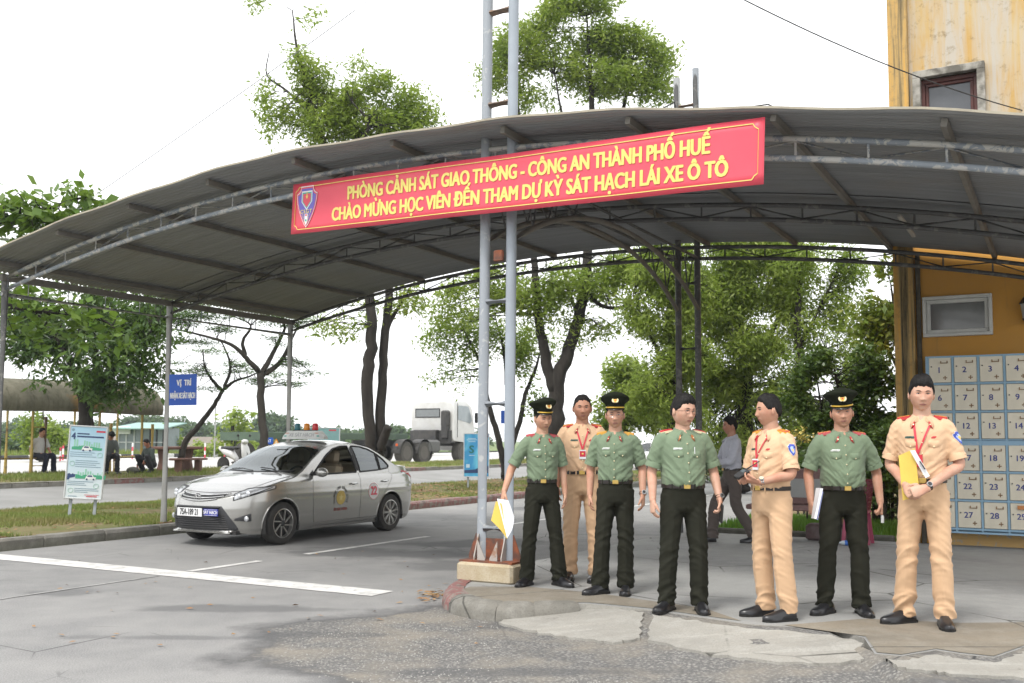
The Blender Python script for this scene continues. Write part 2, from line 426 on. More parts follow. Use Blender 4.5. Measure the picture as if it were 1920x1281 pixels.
# kerb stones
def kerb(name, s, t0, t1, side, step, base, redf, w=.2, h=.145):
    root = MB().box((0, 0, 0), (.02, .02, .02)); first = None
    par = None; t = t0; i = 0
    meshes = []
    for k in range(3):
        mb = MB(); Lg = step-.012
        prof = [(0, -.06), (0, h-.03-.01*k), (.03, h), (w, h+.004*k), (w, -.06)]
        rings = []
        for y in (0, .02, Lg/2, Lg-.02, Lg):
            e = .008 if y in (0, Lg) else 0
            rings.append([Vector((side*(x+e*(x < .1)), y, z-e*(z > 0)+random.uniform(-.004, .004))) for x, z in prof])
        mb.loft(rings)
        meshes.append(mb)
    cache = {}
    while t < t1:
        red = redf(t); key = (i % 3, red)
        if key not in cache:
            me = meshes[i % 3].mesh('kerb_stone'); bm = bmesh.new(); bm.from_mesh(me); bmesh.ops.recalc_face_normals(bm, faces=bm.faces); bm.to_mesh(me); bm.free()
            me.materials.append(KERBR if red else KERBC); cache[key] = me
        o = obj('kerb' if par is None else 'kerb_stone', cache[key], None, par)
        p = L(s, t, base+random.uniform(-.006, .006)); 
        if par is None: par = o; o.location = p; o.rotation_euler = (0, 0, ANG); tag(o, kind='structure'); inv = Matrix.LocRotScale(p, o.rotation_euler, None).inverted()
        else:
            q = inv @ p; o.location = q; o.rotation_euler = (0, 0, random.uniform(-.008, .008))
        t += step; i += 1
    return par
kerb('kerb', -7.4, -6.5, 46, -1, 1.0, 0.0, lambda t: t < -.75 or 8.4 < t < 16)
kerb('kerb', -17.6, -22, 40, -1, 1.0, rise(-17.6), lambda t: int(t) % 7 == 3, .18, .13)
# painted kerb far across the lot, black and white blocks
far_k = None
for i in range(34):
    o = MB().bbox((0, 0, .1), (.35, 1.9, .26), .03).build('painted_kerb' if far_k is None else 'kerb_block', mat('kerb_black' if i % 2 else 'kerb_white', (.06, .06, .06) if i % 2 else (.6, .6, .58), .8), far_k)
    p = L(-44, -25+2*i, rise(-44))
    if far_k is None: far_k = o; o.location = p; o.rotation_euler = (0, 0, ANG); tag(o, kind='structure'); finv = Matrix.LocRotScale(p, o.rotation_euler, None).inverted()
    else: o.location = finv @ p
strips('far_verge', [-62, -54, -44.4], -80, 160, .11, FIELD, 40)

# the raised concrete pad with its rounded kerb
gp = lambda x, y, z=.13: G(x, y, z).xy
pad_front = [L(-.42, .35).xy, gp(846, 1098), gp(848, 1112), gp(872, 1124), gp(905, 1130), gp(950, 1134), gp(1010, 1133), gp(1100, 1132), gp(1215, 1143), gp(1400, 1170), gp(1560, 1180), gp(1620, 1196), gp(1640, 1226), gp(1690, 1230), gp(1755, 1219), gp(1800, 1226), gp(1865, 1233), gp(1925, 1212), gp(2050, 1225), gp(2400, 1290)]
pad_poly = [Vector(p) for p in pad_front]+[L(10, -2).xy, L(10, 5.97).xy, L(-.2, 5.97).xy]
pad = sheet('pavement', pad_poly, .13, PADC)
mb = MB(); n = len(pad_poly)
mb.add([(p.x, p.y, .13) for p in pad_poly]+[(p.x, p.y, -.05) for p in pad_poly], [(i, n+i, n+(i+1) % n, (i+1) % n) for i in range(n)])
mb.build('pavement_edge', SLABC, pad)
stain = sheet('pavement_patch', [gp(1470, 1172, .134), gp(1620, 1160, .134), gp(1800, 1168, .134), gp(1990, 1166, .134), gp(2060, 1220, .134), gp(1923, 1209, .134), gp(1863, 1230, .134), gp(1800, 1223, .134), gp(1755, 1216, .134), gp(1690, 1227, .134), gp(1644, 1223, .134), gp(1623, 1193, .134)], .134, BROWNC)
stain2 = sheet('pavement_patch', [gp(880, 1100, .134), gp(990, 1100, .134), gp(1120, 1112, .134), gp(1230, 1128, .134), gp(1320, 1140, .134), gp(1390, 1164, .134), gp(1220, 1140, .134), gp(1100, 1129, .134), gp(1010, 1130, .134), gp(950, 1131, .134), gp(905, 1127, .134), gp(874, 1121, .134), gp(852, 1111, .134)], .134, BROWNC)
# corner kerb: one rounded stone after another
cent = Vector((.6, 10.5))
kp = [Vector(p) for p in pad_front[:8]]
dense = []
for i in range(len(kp)-1):
    for k in range(6): dense.append(kp[i].lerp(kp[i+1], k/6))
for _ in range(6): dense = [dense[0]]+[(dense[i-1]+dense[i]*2+dense[i+1])/4 for i in range(1, len(dense)-1)]+[dense[-1]]
kpar = None
for a in range(0, len(dense)-1, 7):
    seg = dense[a:a+8]
    if len(seg) < 2: continue
    rings = []
    for i, p in enumerate(seg):
        d = (seg[min(i+1, len(seg)-1)]-seg[max(i-1, 0)]).normalized(); nrm = Vector((d.y, -d.x))
        if nrm.dot(p-cent) < 0: nrm = -nrm
        fade = 1-smoothstep(30, 41, a+i)*.5
        e = .012 if i in (0, len(seg)-1) else 0
        j = random.uniform(-.006, .006)
        rings.append([Vector((p.x+nrm.x*(o-e), p.y+nrm.y*(o-e), z)) for o, z in ((.09, -.04), (.085+j, .06), (.06+j, .115-e), (.0, .147-e), (-.11, .142-e), (-.11, 0))])
    mb = MB().loft(rings); o = mb.build('corner_kerb' if kpar is None else 'kerb_stone', KERBR if a < 12 else KERBC, kpar, smooth=False, fix=True)
    sharp(o.data, 50)
    if kpar is None: kpar = o; tag(o, kind='structure')
# the road surface swelling up to the pad on the right, broken slabs lying on it
_ex = [p.x for p in map(Vector, pad_front[4:])]; _ey = [p.y for p in map(Vector, pad_front[4:])]
def yedge(x): return float(np.interp(x, _ex, _ey))
def zramp(x, y):
    v = yedge(x)-y; return .121*smoothstep(.1, 1.25, x)*(1-smoothstep(-.05, 1.9, v)) if v > -.5 else .121*smoothstep(.1, 1.25, x)
V = []; nx_, ny_ = 70, 44
for i in range(nx_):
    x = -.1+7.0*i/(nx_-1)
    for j in range(ny_): y = yedge(x)+.04-2.15*j/(ny_-1); V.append((x, y, zramp(x, y)+.006-.010*(j == ny_-1)+.004*mnoise.noise(Vector((x*3, y*3, 0)))*(0 < j < ny_-2)))
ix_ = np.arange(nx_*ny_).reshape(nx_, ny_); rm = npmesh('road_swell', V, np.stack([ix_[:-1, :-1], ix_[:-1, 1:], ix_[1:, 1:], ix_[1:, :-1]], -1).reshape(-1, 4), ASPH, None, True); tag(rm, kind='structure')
def onramp(px, py):
    z = .1
    for _ in range(12): p = G(px, py, z); z = .5*z+.5*(zramp(p.x, p.y)+.023)
    return G(px, py, z)
def slab(pts, m, par=None, name='concrete_slab'):
    big = []
    for i in range(len(pts)):
        a = pts[i]; b = pts[(i+1) % len(pts)]
        for k in range(8):
            f = k/8; w = 6 if k else 0; big.append((a[0]+(b[0]-a[0])*f+random.uniform(-w, w), a[1]+(b[1]-a[1])*f+random.uniform(-w, w)*.35))
    bm = bmesh.new(); vs = [bm.verts.new(onramp(x, y)) for x, y in big]; lo = [bm.verts.new((v.co.x, v.co.y, -.06)) for v in vs]
    n = len(vs)
    for i in range(n): bm.faces.new((vs[i], vs[(i+1) % n], lo[(i+1) % n], lo[i]))
    from mathutils.geometry import tessellate_polygon
    tf = []
    for t in tessellate_polygon([[Vector((v.co.x, v.co.y, 0)) for v in vs]]):
        try: tf.append(bm.faces.new([vs[i] for i in t]))
        except ValueError: pass
    bmesh.ops.recalc_face_normals(bm, faces=bm.faces)
    if sum(f.normal.z*f.calc_area() for f in tf) < 0: bmesh.ops.reverse_faces(bm, faces=bm.faces)
    me = bpy.data.meshes.new(name); bm.to_mesh(me); bm.free(); return obj(name, me, m, par)
apron = slab([(935, 1166), (975, 1152), (1050, 1141), (1130, 1139), (1208, 1148), (1200, 1196), (1150, 1205), (1040, 1192)], SLABC, None, 'ramp'); tag(apron, kind='structure')
slab([(1222, 1152), (1330, 1168), (1400, 1178), (1560, 1190), (1612, 1204), (1625, 1236), (1560, 1243), (1450, 1240), (1330, 1226), (1214, 1200)], SLABC, apron)
slab([(1646, 1236), (1692, 1238), (1757, 1227), (1802, 1235), (1867, 1242), (1928, 1221), (2040, 1240), (2000, 1276), (1800, 1264), (1700, 1254)], SLABC, apron)
# loose grit and dry leaves on the road
def scatter_grit():
    V = []; Fq = []
    def stone(p, r):
        o = len(V)
        for dx, dy, dz in ((1, 0, 0), (-.5, .8, 0), (-.5, -.8, 0), (0, 0, .8)): V.append((p[0]+dx*r*random.uniform(.6, 1.2), p[1]+dy*r*random.uniform(.6, 1.2), p[2]+dz*r))
        Fq.extend([(o, o+1, o+3), (o+1, o+2, o+3), (o+2, o, o+3)])
    for _ in range(5200):
        a = random.uniform(0, 2*PI); rr = math.sqrt(random.random())
        stone((1.1+2.7*rr*math.cos(a), 7.2+1.7*rr*math.sin(a), .001), random.uniform(.003, .011))
    o = npmesh('road_grit', V, Fq, mat('grit', (.36, .35, .33), .9, col2=(.2, .195, .185), vs_=30)); return tag(o, 'grey grit scattered over the broken road before the kerb', 'grit', kind='stuff')
scatter_grit()
LEAFB = mat('dry_leaf', (.24, .12, .055), .85, col2=(.33, .22, .10), vs_=3)
def litter(n, fn, name, label, size=(.03, .06)):
    V = []; Fq = []
    for _ in range(n):
        p = fn(); a = random.uniform(0, 2*PI); l = random.uniform(*size); w = l*.4; u = Vector((math.cos(a), math.sin(a), random.uniform(-.2, .2))); v = Vector((-math.sin(a), math.cos(a), random.uniform(-.3, .3)))
        o = len(V); c = Vector(p)+Vector((0, 0, .012))
        for q in (c-u*l, c-v*w+Vector((0, 0, .006)), c+u*l, c+v*w): V.append(tuple(q))
        Fq.append((o, o+1, o+2, o+3))
    return tag(npmesh(name, V, Fq, LEAFB), label, 'leaves', kind='stuff')
litter(70, lambda: G(random.uniform(60, 1250), random.uniform(1035, 1220), 0), 'leaf_litter', 'few dry brown leaves lying on the asphalt', (.018, .04))
litter(60, lambda: G(random.gauss(812, 14), random.gauss(1117, 5), 0.005), 'leaf_litter', 'little heap of dry leaves at the red corner kerb', (.02, .045))
litter(2600, lambda: L(random.uniform(-12.5, -7.8), random.triangular(6, 30, 11), .14), 'leaf_litter', 'dry fallen leaves covering the island behind the car', (.04, .08))
litter(500, lambda: L(random.uniform(-12.5, -7.8), random.uniform(-5, 6), .14), 'leaf_litter', 'dry leaves between the grass of the near island', (.03, .06))

def grass(name, label, n, fn, h, m):
    c = np.array([fn() for _ in range(n)]); a = rng.uniform(0, 2*PI, n); hh = rng.uniform(h*.4, h, n); w = hh*.09+.004
    lean = rng.uniform(0, .6, n)*hh; dx, dy = np.cos(a), np.sin(a)
    V = np.zeros((n, 3, 3)); V[:, 0] = c; V[:, 1] = c; V[:, 0, 0] -= dy*w; V[:, 0, 1] += dx*w; V[:, 1, 0] += dy*w; V[:, 1, 1] -= dx*w
    V[:, 2] = c; V[:, 2, 0] += dx*lean; V[:, 2, 1] += dy*lean; V[:, 2, 2] += hh
    return tag(npmesh(name, V.reshape(-1, 3), np.arange(n*3).reshape(-1, 3), m), label, 'grass', kind='stuff')
GRASSM = m_leaf('grass_blades', (.13, .20, .04), (.24, .27, .08), (.26, .21, .10), .25, .7)
def clump(s0, s1, t0, t1, z):
    def f():
        while True:
            s, t = random.uniform(s0, s1), random.uniform(t0, t1)
            if mnoise.noise(Vector((s*.55, t*.55, 3))) + .28 > random.random()*.8: return tuple(L(s, t, z if not callable(z) else z(s)))
    return f
grass('lawn', 'short patchy grass on the kerbed island by the signboard', 52000, clump(-12.6, -7.65, -3, 8.5, .125), .075, GRASSM)
grass('lawn', 'short dry grass on the island beyond the silver car', 22000, clump(-12.6, -7.65, 8.5, 34, .125), .09, GRASSM)
grass('lawn', 'grass on the raised verge in front of the shelter and truck', 46000, clump(-21.1, -17.75, -14, 48, lambda s: rise(s)+.115), .13, GRASSM)
grass('lawn', 'bright grass bed behind the stone bench', 9000, clump(.0, 2.8, 6.15, 9.5, .1), .16, m_leaf('fresh_grass', (.10, .26, .03), (.18, .36, .06), (.12, .22, .04), .3, .6))
grass('lawn', 'rough green grass far across the lot', 26000, lambda: tuple(L(random.uniform(-58, -44.6), random.uniform(-30, 60), rise(-40)+.1)), .45, GRASSM)
sheet('garden_bed', [L(-.1, 6.05), L(2.85, 6.05), L(2.85, 30), L(-.1, 30)], .10, TURF)
sheet('side_ground', [L(2.9, 12.5), L(60, 12.5), L(60, 120), L(-.1, 120), L(-.1, 30), L(2.85, 30)], .012, FIELD)
mb = MB(); mb.bbox((1.35, 0, .09), (2.9, .14, .22), .02); o = mb.build('garden_kerb', mat('mossy_kerb', (.07, .07, .055), .9, col2=(.12, .115, .10), vs_=8)); o.location = L(0, 6.05, 0); o.rotation_euler = (0, 0, ANG); tag(o, 'low dark mossy kerb edging the garden behind the stone bench', 'kerb')

# ================================================================== the yellow building
bld = thing('yellow_building', 'tall weathered yellow plastered building at the right edge', 'building', L(0, 0, 0), ANG)
WT = 6.12
def rects(s0, s1, z0, z1, holes):
    xs = sorted({s0, s1, *[h[i] for h in holes for i in (0, 1)]}); zs = sorted({z0, z1, *[h[i] for h in holes for i in (2, 3)]}); out = []
    for i in range(len(xs)-1):
        for k in range(len(zs)-1):
            cx, cz = (xs[i]+xs[i+1])/2, (zs[k]+zs[k+1])/2
            if not any(h[0] < cx < h[1] and h[2] < cz < h[3] for h in holes): out.append((xs[i], xs[i+1], zs[k], zs[k+1]))
    return out
H1 = (3.25, 4.05, 2.93, 3.42); H2 = (3.26, 3.99, 5.62, 6.5)
mb = MB()
for a, b, c, d in rects(2.98, 9, -.05, 9.2, [H1, H2]): mb.box(((a+b)/2, WT+.12, (c+d)/2), (b-a, .24, d-c))
mb.box((6, WT+3.2, 9.25), (6.3, 6.4, .1))
for x in (3.1, 8.9): mb.box((x, WT+3.3, 4.6), (.22, 6.1, 9.2))
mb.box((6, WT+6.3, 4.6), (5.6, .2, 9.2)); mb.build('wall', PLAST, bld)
MB().bbox((2.99, WT+.06, 4.6), (.26, .34, 9.35), .012).build('pilaster', PILA, bld)
MB().tube([(3.17, WT-.035, -.02), (3.17, WT-.035, 4.05)], .032, 10).build('drain_pipe', mat('drain_pipe', (.11, .095, .07), .8, col2=(.05, .045, .035), vs_=9), bld, smooth=True)
MB().box((6.05, WT-.012, .14), (5.6, .03, .30)).build('plinth', m_paint('plinth_paint', (.56, .36, .13), (.42, .36, .27), (.16, .1, .05), .55, .6), bld)
GLASSD = mat('dark_window', (.13, .135, .13), .08, col2=(.17, .175, .17), vs_=2, spec=.6)
ALU = mat('white_frame', (.62, .62, .60), .45, col2=(.52, .52, .50), vs_=6)
def winframe(hole, w, dep, m, name, parent, y0):
    a, b, c, d = hole; mb = MB()
    mb.bbox(((a+b)/2, y0, c+w/2), (b-a, dep, w), .006).bbox(((a+b)/2, y0, d-w/2), (b-a, dep, w), .006)
    mb.bbox((a+w/2, y0, (c+d)/2), (w, dep, d-c-2*w), .006).bbox((b-w/2, y0, (c+d)/2), (w, dep, d-c-2*w), .006)
    return mb.build(name, m, parent)
w1 = winframe((3.22, 4.08, 2.90, 3.45), .045, .10, ALU, 'window', bld, WT-.01)
winframe((3.266, 4.034, 2.946, 3.404), .05, .05, ALU, 'sash', w1, WT+.01)
MB().box((3.65, WT+.025, 3.175), (.69, .012, .38)).build('pane', GLASSD, w1)
w2 = winframe((3.17, 4.08, 5.50, 6.60), .10, .14, mat('grey_surround', (.36, .34, .30), .9, col2=(.13, .12, .10), vs_=5, lo=.42, hi=.6), 'window', bld, WT-.03)
REDW = mat('maroon_wood', (.10, .028, .022), .6, col2=(.06, .02, .016), vs_=8)
winframe((3.26, 3.99, 5.62, 6.5), .06, .10, REDW, 'frame', w2, WT+.08)
winframe((3.322, 3.928, 5.682, 6.438), .04, .06, REDW, 'sash', w2, WT+.09)
MB().box((3.625, WT+.10, 6.06), (.53, .012, .68)).build('pane', mat('frosted_pane', (.085, .09, .10), .18, col2=(.11, .115, .125), vs_=2), w2)
# wall lantern at the right edge
ln = thing('wall_lantern', 'black wall lantern mounted above the locker cabinet', 'lamp', L(4.50, WT-.13, 3.06), ANG)
BLACKM = mat('black_metal', (.025, .025, .026), .5)
MB().bbox((0, .10, .1), (.10, .03, .3), .01).build('wall_plate', BLACKM, ln)
MB().lathe([(.02, .32), (.05, .30), (.10, .22), (.10, .21)], 6).build('cap', BLACKM, ln)
MB().lathe([(.085, .21), (.062, .02)], 6).build('glass', mat('lantern_glass', (.42, .43, .42), .25), ln)
MB().lathe([(.07, .02), (.065, .0), (.02, -.03)], 6).build('base', BLACKM, ln)

# ---------------------------------------------------------------- locker cabinet
lk = thing('locker_cabinet', 'blue locker cabinet with thirty numbered cream doors on the yellow wall', 'lockers', L(3.30, WT-.02, .30), ANG)
BLUE = m_paint('locker_blue', (.25, .40, .53), (.33, .44, .53), (.17, .10, .05), .58, .68)
CREAM = mat('locker_cream', (.72, .665, .54), .45, col2=(.61, .565, .455), vs_=3.2, dirt=((.30, .21, .12), .70))
RUST = mat('rust_mark', (.26, .14, .05), .8, col2=(.14, .075, .03), vs_=30)
NUMB = mat('number_blue', (.03, .045, .23), .5)
CW, RH = .305, .368; DP = .34
zrows = [2.31-RH*(i+1)+.0 for i in range(3)]+[1.13-RH*(i+1)+.03 for i in range(3)]
mb = MB(); W5 = CW*5
mb.box((W5/2, -.012, 1.155), (W5, .02, 2.31))
mb.box((-.012, -DP/2, 1.155), (.024, DP, 2.31)).box((W5+.012, -DP/2, 1.155), (.024, DP, 2.31))
mb.build('carcass', BLUE, lk)
mb = MB()
for i in range(6): mb.box((CW*i if 0 < i < 5 else (0.004 if i == 0 else W5-.004), -DP+.010, 1.155), (.024, .022, 2.30))
mb.build('upright', BLUE, lk)
for z in sorted({round(v, 3) for v in [2.298, .012]+[zr for zr in zrows]+[1.145]}):
    h = .07 if abs(z-1.145) < .01 else .024
    MB().box((W5/2, -DP+.013, z if abs(z-1.145) > .01 else 1.172), (W5-.02, .026, h)).build('rail', BLUE, lk)
dm = MB().bbox((0, 0, 0), (CW-.034, .014, RH-.036), .004).mesh('door'); dm.materials.append(CREAM)
hm = MB().bar((-.04, -.012, .0), (.04, -.012, .0), .008).bar((-.038, 0, .028), (-.038, -.012, -.004), .010).bar((.038, 0, .028), (.038, -.012, -.004), .010).mesh('handle'); hm.materials.append(RUST)
vm = MB()
for a in (0, PI/2):
    vm.box((.0+.018*math.cos(a), -.0085, .018*math.sin(a)), (.014, .003, .014), Matrix.Rotation(PI/4, 3, 'Y')).box((-.018*math.cos(a), -.0085, -.018*math.sin(a)), (.014, .003, .014), Matrix.Rotation(PI/4, 3, 'Y'))
vm.box((0, -.0085, 0), (.018, .003, .018), Matrix.Rotation(PI/4, 3, 'Y')); vm = vm.mesh('vent'); vm.materials.append(RUST)
km = MB().lathe([(.008, -.02), (.009, 0)], 10, axis='Y').mesh('lock'); km.materials.append(BLACKM)
num = 0
for r in range(6):
    for c in range(5):
        num += 1
        d = obj('door', dm, None, lk); d.location = (CW*(c+.5), -DP+.012, zrows[r]+RH/2)
        d.rotation_euler = (0, 0, random.uniform(-.012, .012))
        o = obj('handle', hm, None, d); o.location = (.05, -.008, .09)
        o = obj('vent', vm, None, d); o.location = (.06, 0, -.105)
        o = obj('lock', km, None, d); o.location = (-.105, -.006, .045-.02*(r % 2))
        text(str(num), .105, NUMB, d, Matrix.Translation((-.012, -.0085, -.005)) @ Matrix.Rotation(PI/2, 4, 'X'), 'number', 1.0, .0022, .0008)
pl = tag(MB().bbox((0, 0, 0), (.32, .012, .05), .003).build('hanging_placard', mat('orange_placard', (.55, .22, .07), .6)), 'small orange placard hanging on locker twenty-nine', 'placard')
pl.location = L(3.30+CW*3.85, WT-.02-DP-.022, .30+zrows[5]+.30); pl.rotation_euler = (0, 0, ANG)
# ================================================================== the arched canopy
can = thing('canopy', 'arched corrugated metal canopy on pipe trusses and masts over the lane', 'canopy', L(0, 0, 0), ANG)
S0, S1, SC = -7.75, 5.6, -1.45
def zl(s): return 4.24-.70*((s-SC)/6.1)**2          # lower chord of a truss
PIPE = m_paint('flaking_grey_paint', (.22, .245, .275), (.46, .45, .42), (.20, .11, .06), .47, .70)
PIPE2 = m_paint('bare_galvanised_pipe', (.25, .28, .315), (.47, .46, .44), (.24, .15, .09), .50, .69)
DARKP = m_paint('dark_pipe', (.085, .085, .085), (.16, .155, .145), (.12, .075, .045), .55, .68)  # darker paint for the inner trusses, far mast and front column
TANP = mat('dusty_purlin', (.20, .185, .16), .8, col2=(.15, .14, .125), vs_=6)
MAST = m_paint('mast_grey_paint', (.30, .325, .355), (.43, .44, .44), (.30, .185, .10), .575, .70)
def m_roof():
    t = NT('corrugated_sheet'); st = t.co((.25, 5, 1)); n = t.noise(st, 2.0, 6, .65); n2 = t.noise(t.co(), 1.2, 5)
    c = t.mix(t.ramp(n, .35, .7), (.26, .268, .275), (.20, .205, .21)); c = t.mix(t.math('MULTIPLY', t.ramp(n2, .5, .75), .4), c, (.24, .215, .18))
    t.set(col=c, rough=.42, metal=.4); return t.m
ROOF = m_roof()
TF, TB = -.50, 6.05
NSH = 8; wsh = (TB-TF)/NSH
for i in range(NSH):
    t0 = TF+i*wsh-(.05 if i else 0); t1 = TF+(i+1)*wsh; dz = .013*(i % 2)
    ts = np.arange(t0, t1+.001, .0095); ns = 44; ss = np.linspace(S0-.12, S1, ns)
    Z = np.array([zl(s) for s in ss])[:, None]+.290+dz+.019*np.sin(2*PI*ts/.076)[None, :]
    if i == 0:   # ragged front rim
        Z += (.012*np.sin(ss*1.7)+.008*np.sin(ss*5.1))[:, None]*np.clip(1-(ts-ts[0])/.3, 0, 1)[None, :]
    V = np.stack([np.repeat(ss, len(ts)), np.tile(ts, ns), Z.ravel()], 1); n = len(ts)
    idx = np.arange(ns*n).reshape(ns, n); Fq = np.stack([idx[:-1, :-1], idx[1:, :-1], idx[1:, 1:], idx[:-1, 1:]], -1).reshape(-1, 4)
    npmesh('roof_sheet', V, Fq, ROOF, can, True)
# pale folded rim along the front edge
mb = MB(); prof = [(0, .000), (-.010, .000), (-.011, .019), (.10, .024), (.10, .019), (0, .014)]
mb.loft([[Vector((s, TF+y, zl(s)+.29+.012*math.sin(s*1.7)+.008*math.sin(s*5.1)+z)) for y, z in prof] for s in np.linspace(S0-.13, S1, 60)])
mb.build('rim_flashing', mat('cream_flashing', (.42, .38, .29), .6, col2=(.28, .25, .20), vs_=4), can, fix=True)
# purlins
for k in range(11):
    s = S0+.28+k*1.29
    M = Matrix.Rotation(-math.atan(2*.70*(s-SC)/6.1**2), 3, 'Y')
    z = zl(s)+.238
    MB().box((s, (TF+.12+TB-.1)/2, z+.006), (.046, TB-TF-.22+random.uniform(-.03, .03), .064), M.inverted()).build('purlin', TANP, can)
# the three trusses
sst = np.linspace(S0, S1-.2, 60)
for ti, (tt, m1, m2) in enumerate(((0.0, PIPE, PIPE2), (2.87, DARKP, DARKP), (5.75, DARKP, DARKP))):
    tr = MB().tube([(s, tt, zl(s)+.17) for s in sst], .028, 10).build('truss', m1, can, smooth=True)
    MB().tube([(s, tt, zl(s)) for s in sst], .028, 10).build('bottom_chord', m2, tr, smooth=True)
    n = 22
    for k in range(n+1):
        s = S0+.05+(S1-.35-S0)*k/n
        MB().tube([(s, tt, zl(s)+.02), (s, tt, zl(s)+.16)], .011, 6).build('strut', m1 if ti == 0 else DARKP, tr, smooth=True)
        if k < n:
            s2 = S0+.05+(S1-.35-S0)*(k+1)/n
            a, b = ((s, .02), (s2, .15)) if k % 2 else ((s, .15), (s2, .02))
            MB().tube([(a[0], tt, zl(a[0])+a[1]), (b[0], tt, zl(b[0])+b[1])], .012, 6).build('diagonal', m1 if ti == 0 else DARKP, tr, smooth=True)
# left eave: rails and columns
MB().box((S0+.02, 2.87, zl(S0)+.17), (.07, 5.9, .09)).build('eave_beam', TANP, can)
MB().tube([(S0, -.05, zl(S0)-.06), (S0, 5.8, zl(S0)-.06)], .028, 8).build('eave_rail', PIPE, can, smooth=True)
for k in range(9): MB().tube([(S0, .35+.64*k, zl(S0)-.06), (S0, .35+.64*k, zl(S0)+.13)], .010, 6).build('eave_strut', PIPE, can)
COLM = mat('column_grey', (.31, .31, .30), .65, col2=(.24, .235, .22), vs_=5, dirt=((.2, .16, .12), .66))
for t in (0, 2.87, 5.75):
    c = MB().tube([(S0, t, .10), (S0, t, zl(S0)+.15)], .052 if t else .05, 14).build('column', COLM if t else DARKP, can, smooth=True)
    MB().box((S0, t, .14), (.22, .22, .03)).build('base_plate', RUST, c)
# masts: two pipes with rungs, standing through the roof
def mast(t, sep, top, r, mA, mB, rungs, lean, foot):
    for i, sx in enumerate((-.5, .5)):
        hh = top-(.12 if i == 0 else 0)
        mp = MB().tube([(sep*sx+lean[0]*z, t, z) for z in (foot, 1.5, 3, 4.5, hh)], r, 18).build('mast_post', mA if i == 0 else mB, can, smooth=True)
    for z in rungs: 
        MB().tube([(-sep/2+r*.6+lean[0]*z, t, z), (sep/2-r*.6+lean[0]*z, t, z)], r*.74, 12).build('rung', mA if z < 4.6 else mat('rusty_rung', (.30, .19, .12), .8, col2=(.2, .17, .15), vs_=9), can, smooth=True)
mast(0, .30, 7.2, .052, MAST, mat('mast_blue_grey', (.33, .37, .415), .5, col2=(.28, .31, .35), vs_=3, dirt=((.30, .19, .11), .72)), [.62, 1.83, 2.84, 3.86, 4.83, 5.78, 6.6], (.006,), .30)
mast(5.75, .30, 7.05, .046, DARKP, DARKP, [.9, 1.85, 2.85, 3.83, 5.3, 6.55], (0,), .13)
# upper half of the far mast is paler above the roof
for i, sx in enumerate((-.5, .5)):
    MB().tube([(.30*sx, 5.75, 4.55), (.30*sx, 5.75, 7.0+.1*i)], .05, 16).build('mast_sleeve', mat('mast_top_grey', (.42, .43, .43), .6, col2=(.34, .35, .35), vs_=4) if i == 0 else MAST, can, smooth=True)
# footing with rusty gussets
foot = MB().bbox((0.01, 0, .215), (.62, .46, .19), .025).build('footing', m_concrete('stained_footing', (.46, .40, .28), (.34, .27, .17), (.55, .50, .40), (.25, .12, .05), .9), can)
RUSTP = mat('rusty_plate', (.26, .075, .03), .75, col2=(.085, .05, .04), vs_=7, lo=.4, hi=.62, dirt=((.36, .30, .26), .64))
PALEP = mat('pale_plate', (.38, .35, .32), .75, col2=(.30, .17, .11), vs_=8, lo=.5, hi=.62)
MB().box((0.01, 0, .318), (.58, .40, .018)).build('base_plate', RUSTP, foot)
MB().box((0, .0, .425), (.2, .012, .20)).build('web_plate', RUSTP, foot)
tri = [(0, 0), (.095, 0), (.095, .03), (.015, .24), (0, .24)]
for cx, dirs in ((-.15, (PI, PI/2, -PI/2)), (.15, (0, PI/2, -PI/2))):
    for a in dirs:
        M = Matrix.Rotation(a, 3, 'Z') @ Matrix.Rotation(PI/2, 3, 'X')
        MB().prism(tri, -.006, .006, M, (cx+.045*math.cos(a), .045*math.sin(a), .327)).build('gusset', RUSTP if abs(math.sin(a)) < .5 else PALEP, foot, fix=True)
for cx, a in ((-.15, 0), (.15, PI)):
    M = Matrix.Rotation(a, 3, 'Z') @ Matrix.Rotation(PI/2, 3, 'X')
    MB().prism([(0, 0), (.085, 0), (.085, .02), (.0, .19)], -.005, .005, M, (cx+.04*math.cos(a), -.14, .327)).build('gusset', PALEP, foot, fix=True)
# curved braces from mast to mast under the roof
for sx in (-.16, .16):
    top = []; low = []
    for k in range(25):
        f = k/24; t = f*5.75; z = 3.42+.66*(1-abs(2*f-1)**2.3); top.append((sx, t, z)); low.append((sx, t, 4.16))
    br = MB().tube(top, .030, 10).build('arch_brace', TANP, can, smooth=True)
    for k in (2, 4, 6, 18, 20, 22):
        MB().tube([top[k], (sx, top[k][1]+(.12 if k < 12 else -.12), 4.15)], .010, 6).build('lattice', DARKP, br)
        MB().tube([top[k], (sx, top[k-1 if k < 12 else k+1][1], 4.15)], .010, 6).build('lattice', DARKP, br)
    MB().tube([(sx, -.0, 4.2), (sx, 5.75, 4.2)], .022, 8).build('ridge_pipe', DARKP, br)
# junction box on the right mast pipe and fluorescent tube battens under the roof
MB().bbox((.06, -.055, 3.28), (.10, .05, .11), .008).build('clamp_box', RUSTP, can)
for s, t in ((2.15, 1.0), (3.25, 3.9)):
    z = zl(s)+.18
    MB().bbox((s+.07, t, z), (.05, 1.25, .04), .01).build('tube_light', mat('dusty_batten', (.40, .39, .36), .5), can)

